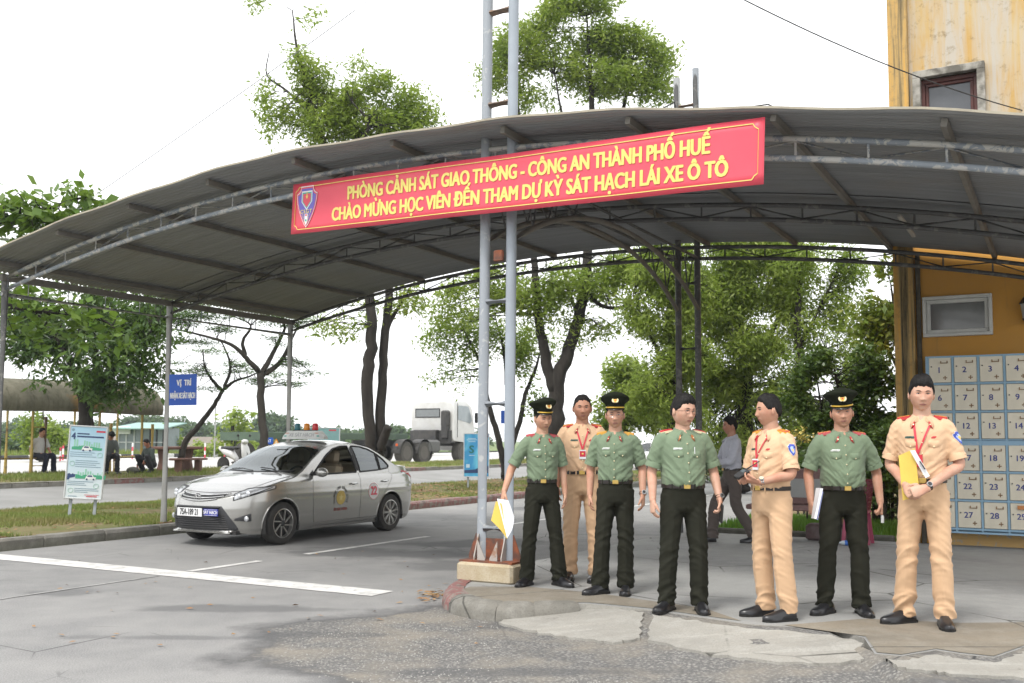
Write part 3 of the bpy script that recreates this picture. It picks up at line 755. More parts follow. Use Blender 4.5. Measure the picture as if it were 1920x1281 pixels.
# ---------------------------------------------------------------- wires and guy chains
WIREM = mat('wire_black', (.03, .03, .032), .7)
def wire(pts, r, label, cat='wire', m=WIREM):
    return tag(MB().tube(pts, r, 5).build('cable', m), label, cat)
def sag(a, b, k, n=14): 
    a, b = Vector(a), Vector(b); return [a.lerp(b, i/n)-Vector((0, 0, k*4*(i/n)*(1-i/n))) for i in range(n+1)]
wire(sag(P(1380, -8, 11.0), P(1935, 212, 13.0), .12), .008, 'thin black cable slanting down to the yellow building wall')
wire(sag(P(700, -6, 14), P(180, 365, 15.5), .03), .006, 'thin pale wire crossing the sky above the left half of the roof', m=mat('pale_wire', (.16, .16, .16), .7))
bm1 = L(-.15, 5.75, 6.35); bm2 = L(.15, 5.75, 6.4)
wire([bm1, P(1265, 192, 14.6), P(1200, 225, 14.4)], .012, 'guy chain running down left of the far mast top')
wire([bm2, P(1440, 196, 14.4), P(1520, 232, 14.3)], .012, 'guy chain running down right of the far mast top')

# ---------------------------------------------------------------- banner
def m_banner():
    t = NT('banner_red'); co = t.co(); n = t.noise(co, 2.5, 3)
    t.set(col=t.mix(t.ramp(n, .3, .7), (.68, .066, .105), (.72, .082, .12)), rough=.42, spec=.45); t.bump(t.noise(t.co((.7, 1, .7)), 1.8, 2), .25, .03)
    return t.m
YEL = mat('banner_yellow', (.80, .66, .17), .5); 
bz0, bz1 = 4.020, 3.850                       # centre height at the two ends
BL, BH = 5.36, .56
bp = L(.115, -.278, (bz0+bz1)/2); BANG = ANG+math.atan2(-.345, 5.35)
ban = thing('banner', 'red banner with yellow lettering hung across the masts under the roof edge', 'banner', bp, BANG)
tilt = math.atan2(bz1-bz0, BL)
BT = Matrix.Rotation(-tilt, 4, 'Y')
BINV = (Matrix.Translation(bp) @ Matrix.Rotation(BANG, 4, 'Z') @ BT).inverted()
for bx_, bz_, q_ in ((-BL/2+.02, BH/2-.02, L(-2.56, 0, zl(-2.56)+.1)), (BL/2-.02, BH/2-.02, L(2.6, 0, zl(2.6)+.17)), (BL/2-.02, -BH/2+.02, L(2.6, 0, zl(2.6))), (-BL/2+.02, -BH/2+.02, L(-2.5, 0, zl(-2.5))), (-.2, BH/2-.02, L(-.15, -.05, 4.2)), (.1, BH/2-.02, L(.15, -.05, 4.15))):
    MB().tube([Vector((bx_, 0, bz_)), BINV @ q_], .004, 5).build('tie', mat('tie_cord', (.35, .33, .28), .9), ban)
ban.rotation_euler = (Matrix.Rotation(BANG, 4, 'Z') @ BT).to_euler()
V = []; nx, nz = 60, 6
for i in range(nx+1):
    for k in range(nz+1):
        x = -BL/2+BL*i/nx; z = -BH/2+BH*k/nz; V.append((x, .006*math.sin(x*2.1+z*3)+.004*math.sin(x*5+1), z))
idx = np.arange((nx+1)*(nz+1)).reshape(nx+1, nz+1); Fq = np.stack([idx[:-1, :-1], idx[1:, :-1], idx[1:, 1:], idx[:-1, 1:]], -1).reshape(-1, 4)
bs = npmesh('banner_sheet', V, Fq, m_banner(), ban, True); sm = bs.modifiers.new('solid', 'SOLIDIFY'); sm.thickness = .004; sm.offset = 1
bsurf = lambda x, z: -.005-.004+.006*math.sin(x*2.1+z*3)+.004*math.sin(x*5+1)
RX = Matrix.Rotation(PI/2, 4, 'X')
def bent(o):
    for v in o.data.vertices: v.co.y += bsurf(v.co.x, v.co.z)
    return o
for body, z, x, wid in (('PHÒNG CẢNH SÁT GIAO THÔNG - CÔNG AN THÀNH PHỐ HUẾ', .092, .18, 4.08), ('CHÀO MỪNG HỌC VIÊN ĐẾN THAM DỰ KỲ SÁT HẠCH LÁI XE Ô TÔ', -.118, .15, 4.46)):
    o = text(body, .198, YEL, ban, RX, 'lettering', .7, .0078, .0008)
    xs = [v.co.x for v in o.data.vertices]; k = wid/(max(xs)-min(xs)); c = (max(xs)+min(xs))/2
    for v in o.data.vertices: v.co.x = (v.co.x-c)*k+x; v.co.z += z
    bent(o)
# thin yellow border with notched corners
bx, bzz, nn = BL/2-.05, BH/2-.045, .05
loop = [(-bx+nn, bzz), (bx-nn, bzz), (bx-nn*.6, bzz-nn*.6), (bx, bzz-nn), (bx, -bzz+nn), (bx-nn*.6, -bzz+nn*.6), (bx-nn, -bzz), (-bx+nn, -bzz), (-bx+nn*.6, -bzz+nn*.6), (-bx, -bzz+nn), (-bx, bzz-nn), (-bx+nn*.6, bzz-nn*.6)]
mb = MB()
for i in range(len(loop)):
    a, b = loop[i], loop[(i+1) % len(loop)]; k = max(1, int(abs(b[0]-a[0])/.15))
    for j in range(k):
        p = [a[0]+(b[0]-a[0])*j/k, a[1]+(b[1]-a[1])*j/k]; q = [a[0]+(b[0]-a[0])*(j+1)/k, a[1]+(b[1]-a[1])*(j+1)/k]
        mb.bar((p[0], 0, p[1]), (q[0], 0, q[1]), .002, .008, Vector((0, 1, 0)) if abs(q[0]-p[0]) < 1e-6 else Vector((0, 0, 1)))
bent(mb.build('border', YEL, ban))
# shield emblem
def shield(w, h, n=10):
    pts = [(-w*.30, h*.5), (w*.30, h*.5)]
    for k in range(1, n+1): a = PI+PI/2*k/n; pts.append((w*.5+w*.20*math.cos(a), h*.5+h*.18*math.sin(a)))
    for k in range(1, n+1): f = k/n; pts.append((w*.5*math.cos(f*PI/2)**.8 if f < 1 else 0, h*.32-h*.82*(f**1.05)))
    left = [(-x, y) for x, y in pts[::-1] if x > 1e-6 and (x, y) != pts[1]]
    return pts[:2]+pts[2:]+left[:-1]
def emblem(parent, M, s, layers, y0=-.001, txt=None):
    """flat badge built of thin plates one over the other"""
    out = []
    for i, (kind, arg, col) in enumerate(layers):
        mb = MB(); y = y0-.0012*i*max(s, .3)
        if kind == 'shield': mb.prism(shield(arg*.66, arg), 0, .001)
        elif kind == 'poly': mb.prism(arg, 0, .001)
        me = mb.mesh('emblem'); me.transform(Matrix.Scale(s, 4)); me.transform(Matrix.Translation((0, y, 0)) @ RX); me.transform(M)
        bm = bmesh.new(); bm.from_mesh(me); bmesh.ops.recalc_face_normals(bm, faces=bm.faces); bm.to_mesh(me); bm.free()
        out.append(obj('emblem', me, col, parent if not out else out[0]))
    return out
WHT = mat('print_white', (.80, .80, .80), .5); PURP = mat('emblem_violet', (.16, .13, .52), .5); PNK = mat('emblem_red', (.72, .08, .12), .5); GOLD = mat('emblem_gold', (.72, .50, .10), .45); TEAL = mat('emblem_teal', (.05, .42, .36), .5)
def disc(r, n=14, c=(0, 0)): return [(c[0]+r*math.cos(2*PI*k/n), c[1]+r*math.sin(2*PI*k/n)) for k in range(n)]
def star(r, c=(0, 0)): return [(c[0]+(r if k % 2 == 0 else r*.42)*math.sin(PI*k/5), c[1]+(r if k % 2 == 0 else r*.42)*math.cos(PI*k/5)) for k in range(10)]
U = [(-.17, .38), (.17, .38), (.17, .12), (.0, -.08), (-.17, .12)]
def uu(k): return [(x*k, (y-.15)*k+.15) for x, y in U]
EM = [('shield', 1.0, WHT), ('shield', .955, PNK), ('shield', .88, PURP), ('poly', uu(1.0), WHT), ('poly', uu(.86), TEAL), ('poly', uu(.72), PNK), ('poly', [(-.012, .36), (.012, .36), (.02, .2), (-.02, .2)], GOLD), ('poly', star(.05, (0, .24)), YEL), ('poly', [(-.05, -.17), (.05, -.17), (.05, -.37), (0, -.45), (-.05, -.37)], WHT), ('poly', disc(.028, 12, (0, -.205)), PNK), ('poly', disc(.028, 12, (0, -.33)), TEAL)]
ex = -BL/2+.225
eo = emblem(ban, Matrix.Translation((ex, bsurf(ex, 0)-.003, .01)), .46, EM)
text('CSGT', .058, YEL, eo[0], Matrix.Translation((ex, bsurf(ex, 0)-.011, -.045)) @ RX, 'lettering', 1.05, .001, .0005, spacing=1.25)
mb = MB()
for sd in (-1, 1):
    for k in range(6):
        c = (sd*(.105-.012*k), -.19-.036*k)
        mb.prism([(c[0]-.02, c[1]), (c[0], c[1]-.012), (c[0]+.02, c[1]), (c[0], c[1]+.012)], 0, .001, Matrix.Rotation(sd*.6, 3, 'Z') if 0 else None)
me = mb.mesh('wreath'); me.transform(Matrix.Scale(.46, 4)); me.transform(Matrix.Translation((ex, bsurf(ex, 0)-.0105, .01)) @ RX); obj('wreath', me, GOLD, eo[0])

# ---------------------------------------------------------------- blue sign on the middle column
def flat_sign(name, label, loc, rz, w, h, m, tilt=0, thick=.012):
    r = thing(name, label, 'sign', loc, rz); 
    b = MB().bbox((0, 0, 0), (w, thick, h), .003).build('panel', m, r); return r
SBLUE = mat('sign_blue', (.010, .095, .50), .4, col2=(.012, .08, .43), vs_=2)
d = 15.6
c = P(343, 731, d-.1); sg = flat_sign('blue_sign', 'blue square sign with white lettering on the grey canopy column', c, R(-8), .455, .485, SBLUE)
text('VỊ  TRÍ', .125, WHT, sg, Matrix.Translation((.02, -.0075, .105)) @ RX, 'lettering', .62, .005, .0008)
text('NHẬN XE SÁT HẠCH', .125, WHT, sg, Matrix.Translation((0, -.0075, -.095)) @ RX, 'lettering', .345, .004, .0008)
sg.rotation_euler = (0, R(-1), R(-8))
# ================================================================== people
g_ = lambda x, s: math.exp(-(x/s)**2)
hsh = lambda s: sum(ord(c)*(i+3) for i, c in enumerate(s))
SKIN = {}
def skin(i, base):
    k = 'skin_tone_%s' % i
    if k in MATS: return MATS[k]
    t = NT(k); co = t.co(); n = t.noise(co, 9, 4); n2 = t.noise(co, 40, 3)
    c = t.mix(t.ramp(n, .38, .66), base, (base[0]*.90, base[1]*.74, base[2]*.70)); t.set(col=c, rough=.52, spec=.35); t.bump(n2, .08, .003)
    t.b.inputs['Subsurface Weight'].default_value = .08; t.b.inputs['Subsurface Radius'].default_value = (.012, .005, .003); t.b.inputs['Subsurface Scale'].default_value = 1.0
    MATS[k] = t.m; return t.m
def cloth(name, col, rough=.8, weave=420, var=.9, sheen=.12, spec=.2):
    if name in MATS: return MATS[name]
    t = NT(name); co = t.co(); n = t.noise(co, 5, 5, .6); w = t.noise(co, weave, 2)
    c = t.mix(t.ramp(n, .35, .7), col, tuple(v*var for v in col)); t.set(col=c, rough=rough, spec=spec)
    t.b.inputs['Sheen Weight'].default_value = sheen
    h = t.math('ADD', t.math('MULTIPLY', w, .12), t.noise(t.co((1, 1, .55)), 16, 4, .6)); t.bump(h, .18, .008); MATS[name] = t.m; return t.m
GREENS = cloth('green_shirt', (.172, .228, .148)); OLIVE = cloth('olive_trousers', (.027, .0275, .0205), .9, sheen=0, spec=.06)
TANS = cloth('tan_shirt', (.64, .43, .27)); TANT = cloth('tan_trousers', (.62, .41, .25))
HAIR = mat('black_hair', (.007, .0065, .0065), .62, col2=(.018, .016, .015), vs_=60, bump=.9, bs=160, bd=.006, stretch=(1, .3, 1), spec=.22)
SHOE = mat('black_leather', (.012, .012, .014), .28, col2=(.02, .02, .022), vs_=12, bump=.15, bs=60)
SOLE = mat('shoe_sole', (.012, .011, .010), .8)
BELT = mat('belt_leather', (.018, .013, .011), .45); BRASS = mat('brass_buckle', (.62, .43, .13), .3, .8)
CAPM = cloth('cap_cloth', (.016, .019, .012), .9, sheen=0, spec=.08); CAPB = cloth('cap_band', (.010, .012, .008), .9, sheen=0, spec=.08)
GOLDB = mat('gold_braid', (.66, .42, .05), .45, .2); VISOR = mat('visor_black', (.012, .012, .012), .22)
REDT = mat('badge_red', (.50, .035, .04), .55); ORNG = mat('epaulette_gold', (.66, .36, .05), .5); PALE = mat('button_brass', (.75, .66, .42), .35, .3)
EYEB = mat('brow_hair', (.022, .018, .016), .8); EYED = mat('eye_dark', (.016, .012, .010), .25); EYEW = mat('eye_white', (.52, .48, .45), .4)
LIPM = mat('lip', (.33, .135, .11), .5); PAPER = mat('paper_white', (.80, .81, .84), .7); FOLD = mat('folder_yellow', (.74, .53, .10), .6)
LANY = mat('lanyard_red', (.62, .035, .06), .6); NAMEG = mat('name_plate_green', (.035, .085, .07), .4); NAMEW = mat('name_plate_white', (.58, .60, .58), .4)
STEEL = mat('watch_steel', (.5, .5, .5), .25, .9); PBLUE = mat('patch_blue', (.04, .075, .42), .6)

def headpt(th, ph, jaw=1.0):
    ux, uy, uz = math.cos(ph)*math.sin(th), -math.cos(ph)*math.cos(th), math.sin(ph)
    sg = lambda v, e: math.copysign(abs(v)**e, v)
    x, y, z = .0765*sg(ux, .92), .098*sg(uy, .94), .116*sg(uz, .95)
    k = min(max(-z/.116, 0), 1)
    x *= 1-(.34-.10*(jaw-1)*2)*k**1.7
    y *= (1-.48*k**1.2) if y > 0 else (1-.10*k**2)
    if y < -.062: y = -.062-(-y-.062)*.74
    w = smoothstep(.0, -.045, y)
    if w > 0:
        a = abs(x)
        d = .004*g_(z-.030, .010)*g_(x, .055)-.010*g_(a-.031, .0145)*g_(z-.011, .0105)+.005*g_(a-.050, .016)*g_(z+.012, .02)
        nz = min(max((.020-z)/.052, 0), 1)
        d += (.003+.020*nz**1.15)*g_(x, .0075+.006*nz)*(1 if z > -.032 else g_(z+.032, .0065))*(1 if z < .02 else g_(z-.02, .012))
        d += .007*g_(a-.0135, .0065)*g_(z+.031, .0075)
        d += .0055*g_(x, .027)*g_(z+.062, .014)-.004*g_(x, .023)*g_(z+.0615, .0028)-.004*g_(x, .026)*g_(z+.080, .007)+.008*g_(x, .022)*g_(z+.100, .013)
        y -= d*w
    return Vector((x, y, z))
NTH, NPH = 64, 50
_HD = {}
def headgrid(jaw):
    if jaw not in _HD:
        G_ = []
        for i in range(NPH+1):
            ph = -PI/2*.985+PI*.985*i/NPH
            G_.append([headpt(2*PI*k/NTH-PI, ph, jaw) for k in range(NTH)])
        _HD[jaw] = G_
    return _HD[jaw]

def ell(c, ux, uy, a, bf, bb=None, n=32, e=1.0):
    """ring in the plane (ux, uy); bf is the half depth towards -uy, bb towards +uy"""
    bb = bf if bb is None else bb; out = []
    for k in range(n):
        t = 2*PI*k/n; cx, cy = math.cos(t), math.sin(t)
        cx = math.copysign(abs(cx)**e, cx); cy = math.copysign(abs(cy)**e, cy)
        out.append(c+ux*(a*cx)+uy*((bb if cy > 0 else bf)*cy))
    return out
X, Y, Z = Vector((1, 0, 0)), Vector((0, 1, 0)), Vector((0, 0, 1))
def interp(pts, n):
    """smooth polyline through points (Catmull-Rom)"""
    pts = [Vector(p) for p in pts]; out = []
    q = [pts[0]*2-pts[1]]+pts+[pts[-1]*2-pts[-2]]
    for i in range(1, len(q)-2):
        for k in range(n):
            t = k/n; p0, p1, p2, p3 = q[i-1], q[i], q[i+1], q[i+2]
            out.append(.5*((2*p1)+(p2-p0)*t+(2*p0-5*p1+4*p2-p3)*t*t+(3*p1-p0-3*p2+p3)*t**3))
    out.append(pts[-1]); return out
def lerpv(xs, ys, x): return float(np.interp(x, xs, ys))
def limb(mb, pts, prof, n=20, m=6, flat=1.0, side=None):
    """tapered limb: prof = radii at the given points; side: axis that gets the radius times flat"""
    path = interp(pts, m); N = len(path); rr = np.interp(np.linspace(0, len(pts)-1, N), range(len(prof)), prof); rings = []
    xp = None
    for i, p in enumerate(path):
        d = (path[min(i+1, N-1)]-path[max(i-1, 0)]).normalized()
        x = (side if side is not None else X); x = x-d*x.dot(d)
        x = x.normalized() if x.length > .05 else frame(d)[0]
        y = d.cross(x); rings.append(ell(p, x, y, rr[i]*flat, rr[i], n=n))
    mb.loft(rings)
def hand(mb, w, h, nrm, th, curl, k=1.0, spread=.0):
    """palm, four fingers and a thumb: w wrist, h direction, nrm palm side, th thumb side, curl per joint"""
    h = Vector(h).normalized(); nrm = Vector(nrm); nrm = (nrm-h*nrm.dot(h)).normalized(); wd = Vector(th); wd = (wd-h*wd.dot(h)-nrm*wd.dot(nrm)).normalized()
    P0 = w-h*.03*k
    mb.loft([ell(P0+h*a*k, wd, nrm, ww*k, tt*k, n=16) for a, ww, tt in ((0, .026, .021), (.03, .029, .020), (.06, .039, .018), (.09, .042, .016), (.115, .041, .014), (.124, .036, .010))])
    for off, ln, base in ((.030, .070, .115), (.0105, .078, .119), (-.0100, .073, .117), (-.029, .058, .108)):
        p = P0+(h*base+wd*off-h*.012)*k; d = (h+wd*off*spread*8).normalized(); pts = [p-d*.01*k]; a = 0
        for j, fr in enumerate((.44, .31, .25)):
            a += curl[min(j, len(curl)-1)]*(1.0+.12*(.03-off)/.06)
            dd = d*math.cos(a)+nrm*math.sin(a); p = p+dd*ln*fr*k; pts.append(p.copy())
        mb.tube(pts, [.0098*k, .0094*k, .0086*k, .0068*k], 8)
    p = P0+(h*.035+wd*.024+nrm*.004)*k; pts = [p.copy()]
    for j, (dl, a, b) in enumerate(((.040, .75, .15), (.032, .35, .35), (.026, .15, .55))):
        dd = (h+wd*a+nrm*b*(.6+curl[0])).normalized(); p = p+dd*dl*k; pts.append(p.copy())
    mb.tube(pts, [.014*k, .0125*k, .0105*k, .0075*k], 8)

def vdata(me):
    n = len(me.vertices); a = np.empty(n*3, np.float32); b = np.empty(n*3, np.float32)
    me.vertices.foreach_get('co', a); me.vertices.foreach_get('normal', b); return a.reshape(-1, 3).astype(float), b.reshape(-1, 3).astype(float)
def fbm(p, s): return mnoise.fractal(Vector((p[0]*s[0], p[1]*s[1], p[2]*s[2])), .9, 2.1, 3)
def remesh(mb, vox, smooth=2, deci=None):
    me = mb.mesh('r'); bm = bmesh.new(); bm.from_mesh(me); bmesh.ops.recalc_face_normals(bm, faces=bm.faces); bm.to_mesh(me); bm.free()
    mods = [('REMESH', dict(mode='VOXEL', voxel_size=vox, adaptivity=0.0))]
    if smooth: mods.append(('SMOOTH', dict(factor=.5, iterations=smooth)))
    if deci: mods.append(('DECIMATE', dict(ratio=deci)))
    r = evalmods(me, mods); r.polygons.foreach_set('use_smooth', [True]*len(r.polygons)); return r

def person(label, loc, rz, H, top, bottom, o):
    """one figure. o: options for pose and dress. Built facing -Y, scaled to its height."""
    k = H/1.70; sm = skin(o.get('skin', 0), o.get('skincol', (.50, .295, .20)))
    wide = o.get('wide', 1.0)*.87; belly = o.get('belly', 0.0); far = o.get('far', False)
    root = thing('person', label, 'person', loc, rz, o.get('group')); root.scale = (k, k, k)
    lean = o.get('lean', 0); drop = o.get('drop', 0); twist = o.get('twist', 0)
    hipc = Vector((0, 0, .93)); U = Matrix.Translation(hipc+Vector((o.get('px', 0), o.get('py', 0), -drop))) @ Matrix.Rotation(lean, 4, 'X') @ Matrix.Rotation(twist, 4, 'Z') @ Matrix.Translation(-hipc)
    u = lambda p: U @ Vector(p)
    # ---- joints of the legs
    feet = o.get('feet', ((-.11, 0, -.12), (.11, 0, .12)))     # x, y, toe angle
    pel = Vector((o.get('px', 0), o.get('py', 0), -drop))
    legs = []
    for i, sx in enumerate((-1, 1)):
        hip = Vector((sx*.088*wide, .0, .90))+pel; fx, fy, fa = feet[i][:3]; fz = feet[i][3] if len(feet[i]) > 3 else 0.0
        ank = Vector((fx, fy+.03, .085+fz)); kn = o['knees'][i] if 'knees' in o else None
        kn = Vector(kn) if kn is not None else hip.lerp(ank, .52)+Vector((sx*.006, -.022, 0))
        legs.append((hip, kn, ank, fa, fz))
    # ---- arms
    arms = []
    defarm = lambda sx: dict(el=(sx*.245*wide, .045, 1.105), wr=(sx*.255*wide, -.02, .862), h=(sx*.02, -.10, -1), n=(-sx, .15, 0), th=(0, -1, 0), curl=(.35, .45, .35))
    for i, sx in enumerate((-1, 1)):
        a = dict(defarm(sx)); a.update(o.get('armL' if sx > 0 else 'armR', {})); a['sh'] = Vector((sx*.172*wide, .008, 1.362))
        for kk in ('el', 'wr'):
            v_ = a[kk]
            if 'armL' in o and sx > 0 and kk in o['armL'] or 'armR' in o and sx < 0 and kk in o['armR']: a[kk] = (v_[0]*(.80 if abs(v_[0]) > .2 else 1), v_[1], v_[2]-.01)
        arms.append((sx, a))
    # ---- body: one continuous skin surface
    mb = MB()
    tor = [(.90, .12, .08), (1.0, .13, .085), (1.15, .14, .085), (1.30, .15, .085), (1.36, .14, .075), (1.40, .10, .06), (1.44, .062, .056)]
    mb.loft([[u(p) for p in ell(Vector((0, .005, z)), X, Y, a*wide, b, n=20)] for z, a, b in tor])
    hd = o.get('head', (0, 0, 0)); HC = Vector((o.get('hx', 0), -.022+o.get('hy', 0), 1.585))
    neck = [u(p) for p in ((0, .012, 1.40), (0, .006, 1.45), (HC.x*.5, HC.y*.3+.006, 1.50), (HC.x, HC.y+.018, 1.57))]
    limb(mb, neck, (.066, .060, .057, .055), 18, 4)
    mb.ball(u((0, -.040, 1.385)), (.050, .040, .062), 14, 10)
    for sx, a in arms:
        el, wr = Vector(a['el']), Vector(a['wr']); sh = a['sh']
        mid = el.lerp(wr, .35)
        limb(mb, [u(sh), u(sh.lerp(el, .5)+Vector((sx*.006, 0, 0))), u(el), u(mid), u(wr)], (.050, .045*wide**.5, .039, .0395*wide**.5, .0265), 16, 5)
        hd_ = (U.to_3x3() @ Vector(a['h'])); nn = U.to_3x3() @ Vector(a['n']); tt = U.to_3x3() @ Vector(a['th'])
        hand(mb, u(wr), hd_, nn, tt, a['curl'])
    for hip, kn, ank, fa, fz in legs: limb(mb, [hip+Vector((0, 0, .03)), kn, ank-Vector((0, 0, .03))], (.07, .045, .035), 12, 4)
    body = remesh(mb, .0056 if not far else .011, 1, .34 if not far else .5)
    HM = U @ Matrix.Translation(HC) @ Matrix.Rotation(hd[0], 4, 'Z') @ Matrix.Rotation(hd[1], 4, 'X') @ Matrix.Rotation(hd[2], 4, 'Y') @ Matrix.Scale(o.get('hs', 1.0), 4)
    grid = headgrid(o.get('jaw', 1.0)); hw = o.get('hw', 1.0)
    HS = Matrix.Diagonal((hw, 1, 1, 1)); hmb = MB(); hmb.loft([[HM @ (HS @ p) for p in r] for r in grid])
    for sx in (-1, 1):
        hmb.ball(HM @ (HS @ Vector((sx*.0775, .012, -.002))), (.011, .019, .032), 10, 8, HM.to_3x3() @ Matrix.Rotation(sx*.35, 3, 'Z') @ Matrix.Rotation(-.15, 3, 'X'))
    hme = hmb.mesh('h', True); bm = bmesh.new(); bm.from_mesh(body); bm.from_mesh(hme); bm.normal_update()
    bm.to_mesh(body); bm.free(); body.polygons.foreach_set('use_smooth', [True]*len(body.polygons)); body.materials.clear()
    bo = obj('body', body, sm, root)
    # ---- face: brows, eyes, lips laid on the head
    bvh = BVHTree.FromPolygons([HS @ p for r in grid for p in r], [(i*NTH+q, i*NTH+(q+1) % NTH, (i+1)*NTH+(q+1) % NTH, (i+1)*NTH+q) for i in range(NPH) for q in range(NTH)])
    def face(x, z, off=0.0):
        r = bvh.ray_cast(Vector((x, -.5, z)), Vector((0, 1, 0)))
        return Vector((x, (r[0].y if r[0] else -.08)-off, z))
    sq = o.get('squint', .0)
    for sx in (-1, 1):
        mb = MB(); pts = [face(sx*(.014+.034*f), .027+.006*math.sin(f*PI*.75)-.002*f, -.0005) for f in np.linspace(0, 1, 7)]
        mb.tube([HM @ p for p in pts], [.0020, .0034, .0037, .0034, .0030, .0022, .0010], 6); mb.build('eyebrow', EYEB, bo, smooth=True)
        mb = MB(); c = face(sx*.031, .0105, -.0035); mb.ball(HM @ c, (.0135, .0055, .0042-sq*.0012), 14, 8, HM.to_3x3()); ey = mb.build('eye', EYEW, bo, smooth=True)
        mb = MB(); gx = o.get('gaze', 0); c2 = face(sx*.031+gx*.005, .0108, .0002); mb.ball(HM @ c2, (.0050, .003, .0040-sq*.001), 10, 6, HM.to_3x3()); mb.build('iris', EYED, ey, smooth=True)
        mb = MB(); pts = [face(sx*(.0165+.029*f), .0125+.0032*math.sin(f*PI)-.0015*f, .0004) for f in np.linspace(0, 1, 7)]
        mb.tube([HM @ p for p in pts], [.0010, .0016, .0018, .0018, .0018, .0015, .0008], 5); mb.build('eyelid', EYED, ey, smooth=True)
    mo = o.get('mouth', 0.0)
    for dz, r in ((.0030, .0036), (-.0042, .0044)):
        mb = MB(); pts = [face(x, -.0615+dz*(1-(x/.027)**2)+mo*(x/.024)**2*.004, -.0015) for x in np.linspace(-.026, .026, 9)]
        mb.tube([HM @ p for p in pts], [.001, r*.6, r*.85, r, r, r, r*.85, r*.6, .001], 6); mb.build('lip', LIPM, bo, smooth=True)
    # ---- hair
    st = o.get('hair', 'short')
    if st:
        rows = []
        rnd = random.Random(hsh(label) % 999)
        ph0 = rnd.uniform(0, 6)
        for i in range(NPH+1):
            ph = -PI/2*.985+PI*.985*i/NPH; row = []
            for q in range(NTH):
                th = 2*PI*q/NTH-PI; at = abs(th)
                line_ = np.interp(at, [0, .5, .95, 1.25, 1.55, 1.8, 2.2, PI], [o.get('hairline', .62), o.get('hairline', .62)-.02, .44, .10, -.06, .05, -.35, -.55])
                line_ += .035*math.sin(th*9+ph0)+.03*math.sin(th*17+ph0*2)
                m_ = smoothstep(line_-.05, line_+.13, ph)
                thick = (.008+.018*smoothstep(.2, 1.2, ph))*o.get('hairvol', 1.0)
                if th*o.get('part', 1) > .2 and at < 1.2: thick *= 1.18
                p = grid[i][q]; d = Vector((p.x, p.y, max(p.z, -.02)+.02)).normalized()
                st_ = .0022*math.sin(th*23+ph*4)+.0015*math.sin(th*41+ph*9)
                row.append(HM @ (HS @ (p*(1) + d*(m_*(thick+st_)-(1-m_)*.010))))
            rows.append(row)
        mb = MB().loft(rows); mb.build('hair', HAIR, root, smooth=True)
    if o.get('glasses'):
        mb = MB(); rim = []
        for sx in (-1, 1):
            c = face(sx*.032, .004, .012); pts = [c+Vector((.021*math.cos(a)*sx, .004*abs(math.cos(a))*(math.cos(a) > 0), .0135*math.sin(a))) for a in np.linspace(0, 2*PI, 17)]
            mb.tube([HM @ (p) for p in pts], .0011, 5, cap=False)
            mb.tube([HM @ (HS @ Vector((sx*.053, c.y+.005, .010))), HM @ (HS @ Vector((sx*.079, -.03, .008))), HM @ (HS @ Vector((sx*.081, .012, .012)))], .0014, 5)
        c = face(0, .008, .006); mb.tube([HM @ Vector((-.011, c.y, .008)), HM @ Vector((.011, c.y, .008))], .0012, 5); mb.build('glasses', o.get('gmat', STEEL), root, smooth=True)
    # ---- shirt
    sh = MB(); bl = belly; W = wide; cuffs = []
    prof = [(.93, .158, .108, .104), (.985, .166, .116+bl*.8, .108), (1.005, .176, .130+bl, .114), (1.04, .181, .135+bl, .117), (1.10, .181, .131+bl, .116), (1.20, .186, .127+bl*.55, .118), (1.28, .194, .126+bl*.2, .120), (1.335, .196, .116, .114), (1.37, .184, .102, .106), (1.398, .152, .088, .094), (1.422, .112, .075, .082), (1.440, .086, .064, .072)]
    if o.get('untuck'): prof = [(.80, .19, .125, .12), (.86, .188, .125, .12)]+[(z, a, b, c) for z, a, b, c in prof if z > 1.0]
    sh.loft([[u(p) for p in ell(Vector((0, .004, z)), X, Y, a*W, b, c, 36, .94)] for z, a, b, c in prof])
    for sx, a in arms:
        S = a['sh']; el = Vector(a['el']); wr = Vector(a['wr'])
        if o.get('long'):
            pts = [u(S+Vector((-sx*.06, 0, -.02))), u(S), u(S.lerp(el, .55)+Vector((sx*.008, 0, 0))), u(el), u(el.lerp(wr, .5)), u(wr)]; rr = (.075, .069, .062, .056, .048, .040)
            limb(sh, pts, rr, 20, 5)
        else:
            f = .80; e2 = S.lerp(el, f); d = (el-S).normalized()
            pts = [u(S+Vector((-sx*.075, 0, -.02))), u(S+Vector((-sx*.01, 0, 0))), u(S.lerp(el, .35)+Vector((sx*.012, 0, 0))), u(e2+Vector((sx*.006, 0, 0)))]
            limb(sh, pts, (.074, .066, .062*W**.5, .064*W**.5), 22, 6)
            cuffs.append((u(S.lerp(el, f-.10)+Vector((sx*.007, 0, 0))), u(S.lerp(el, f+.075)+Vector((sx*.006, 0, 0))), .0655*W**.5))
    shm = remesh(sh, .0085 if not far else .016, 2)
    Ui = U.inverted(); seed = rnd_seed = (hsh(label) % 97)*.37
    cos, nos = vdata(shm)
    for vi in range(len(cos)):
        co = Vector(cos[vi]); n = Vector(nos[vi]); p = Ui @ co; z = p.z
        q = Vector((p.x+seed, p.y, z)); ax_ = abs(p.x)
        low = smoothstep(1.36, 1.06, z); c_ = z-1.15*ax_+.25*p.x
        r1 = mnoise.noise(Vector((c_*17+seed, (z+ax_)*3.2, p.y*3+(3 if p.x > 0 else 0)))); r2 = mnoise.noise(Vector((p.x*22+seed*2, p.y*9, z*4)))
        r3 = mnoise.noise(Vector((c_*30-seed, (z+ax_)*5, 7+p.y*4)))
        dsp = ((abs(r1)*2)**.7-.45)*.0105*(.25+.9*low)+((abs(r3)*2)**.8-.45)*.0045*(.3+low)+(abs(r2)*2-.4)*.006*g_(z-1.02, .05)
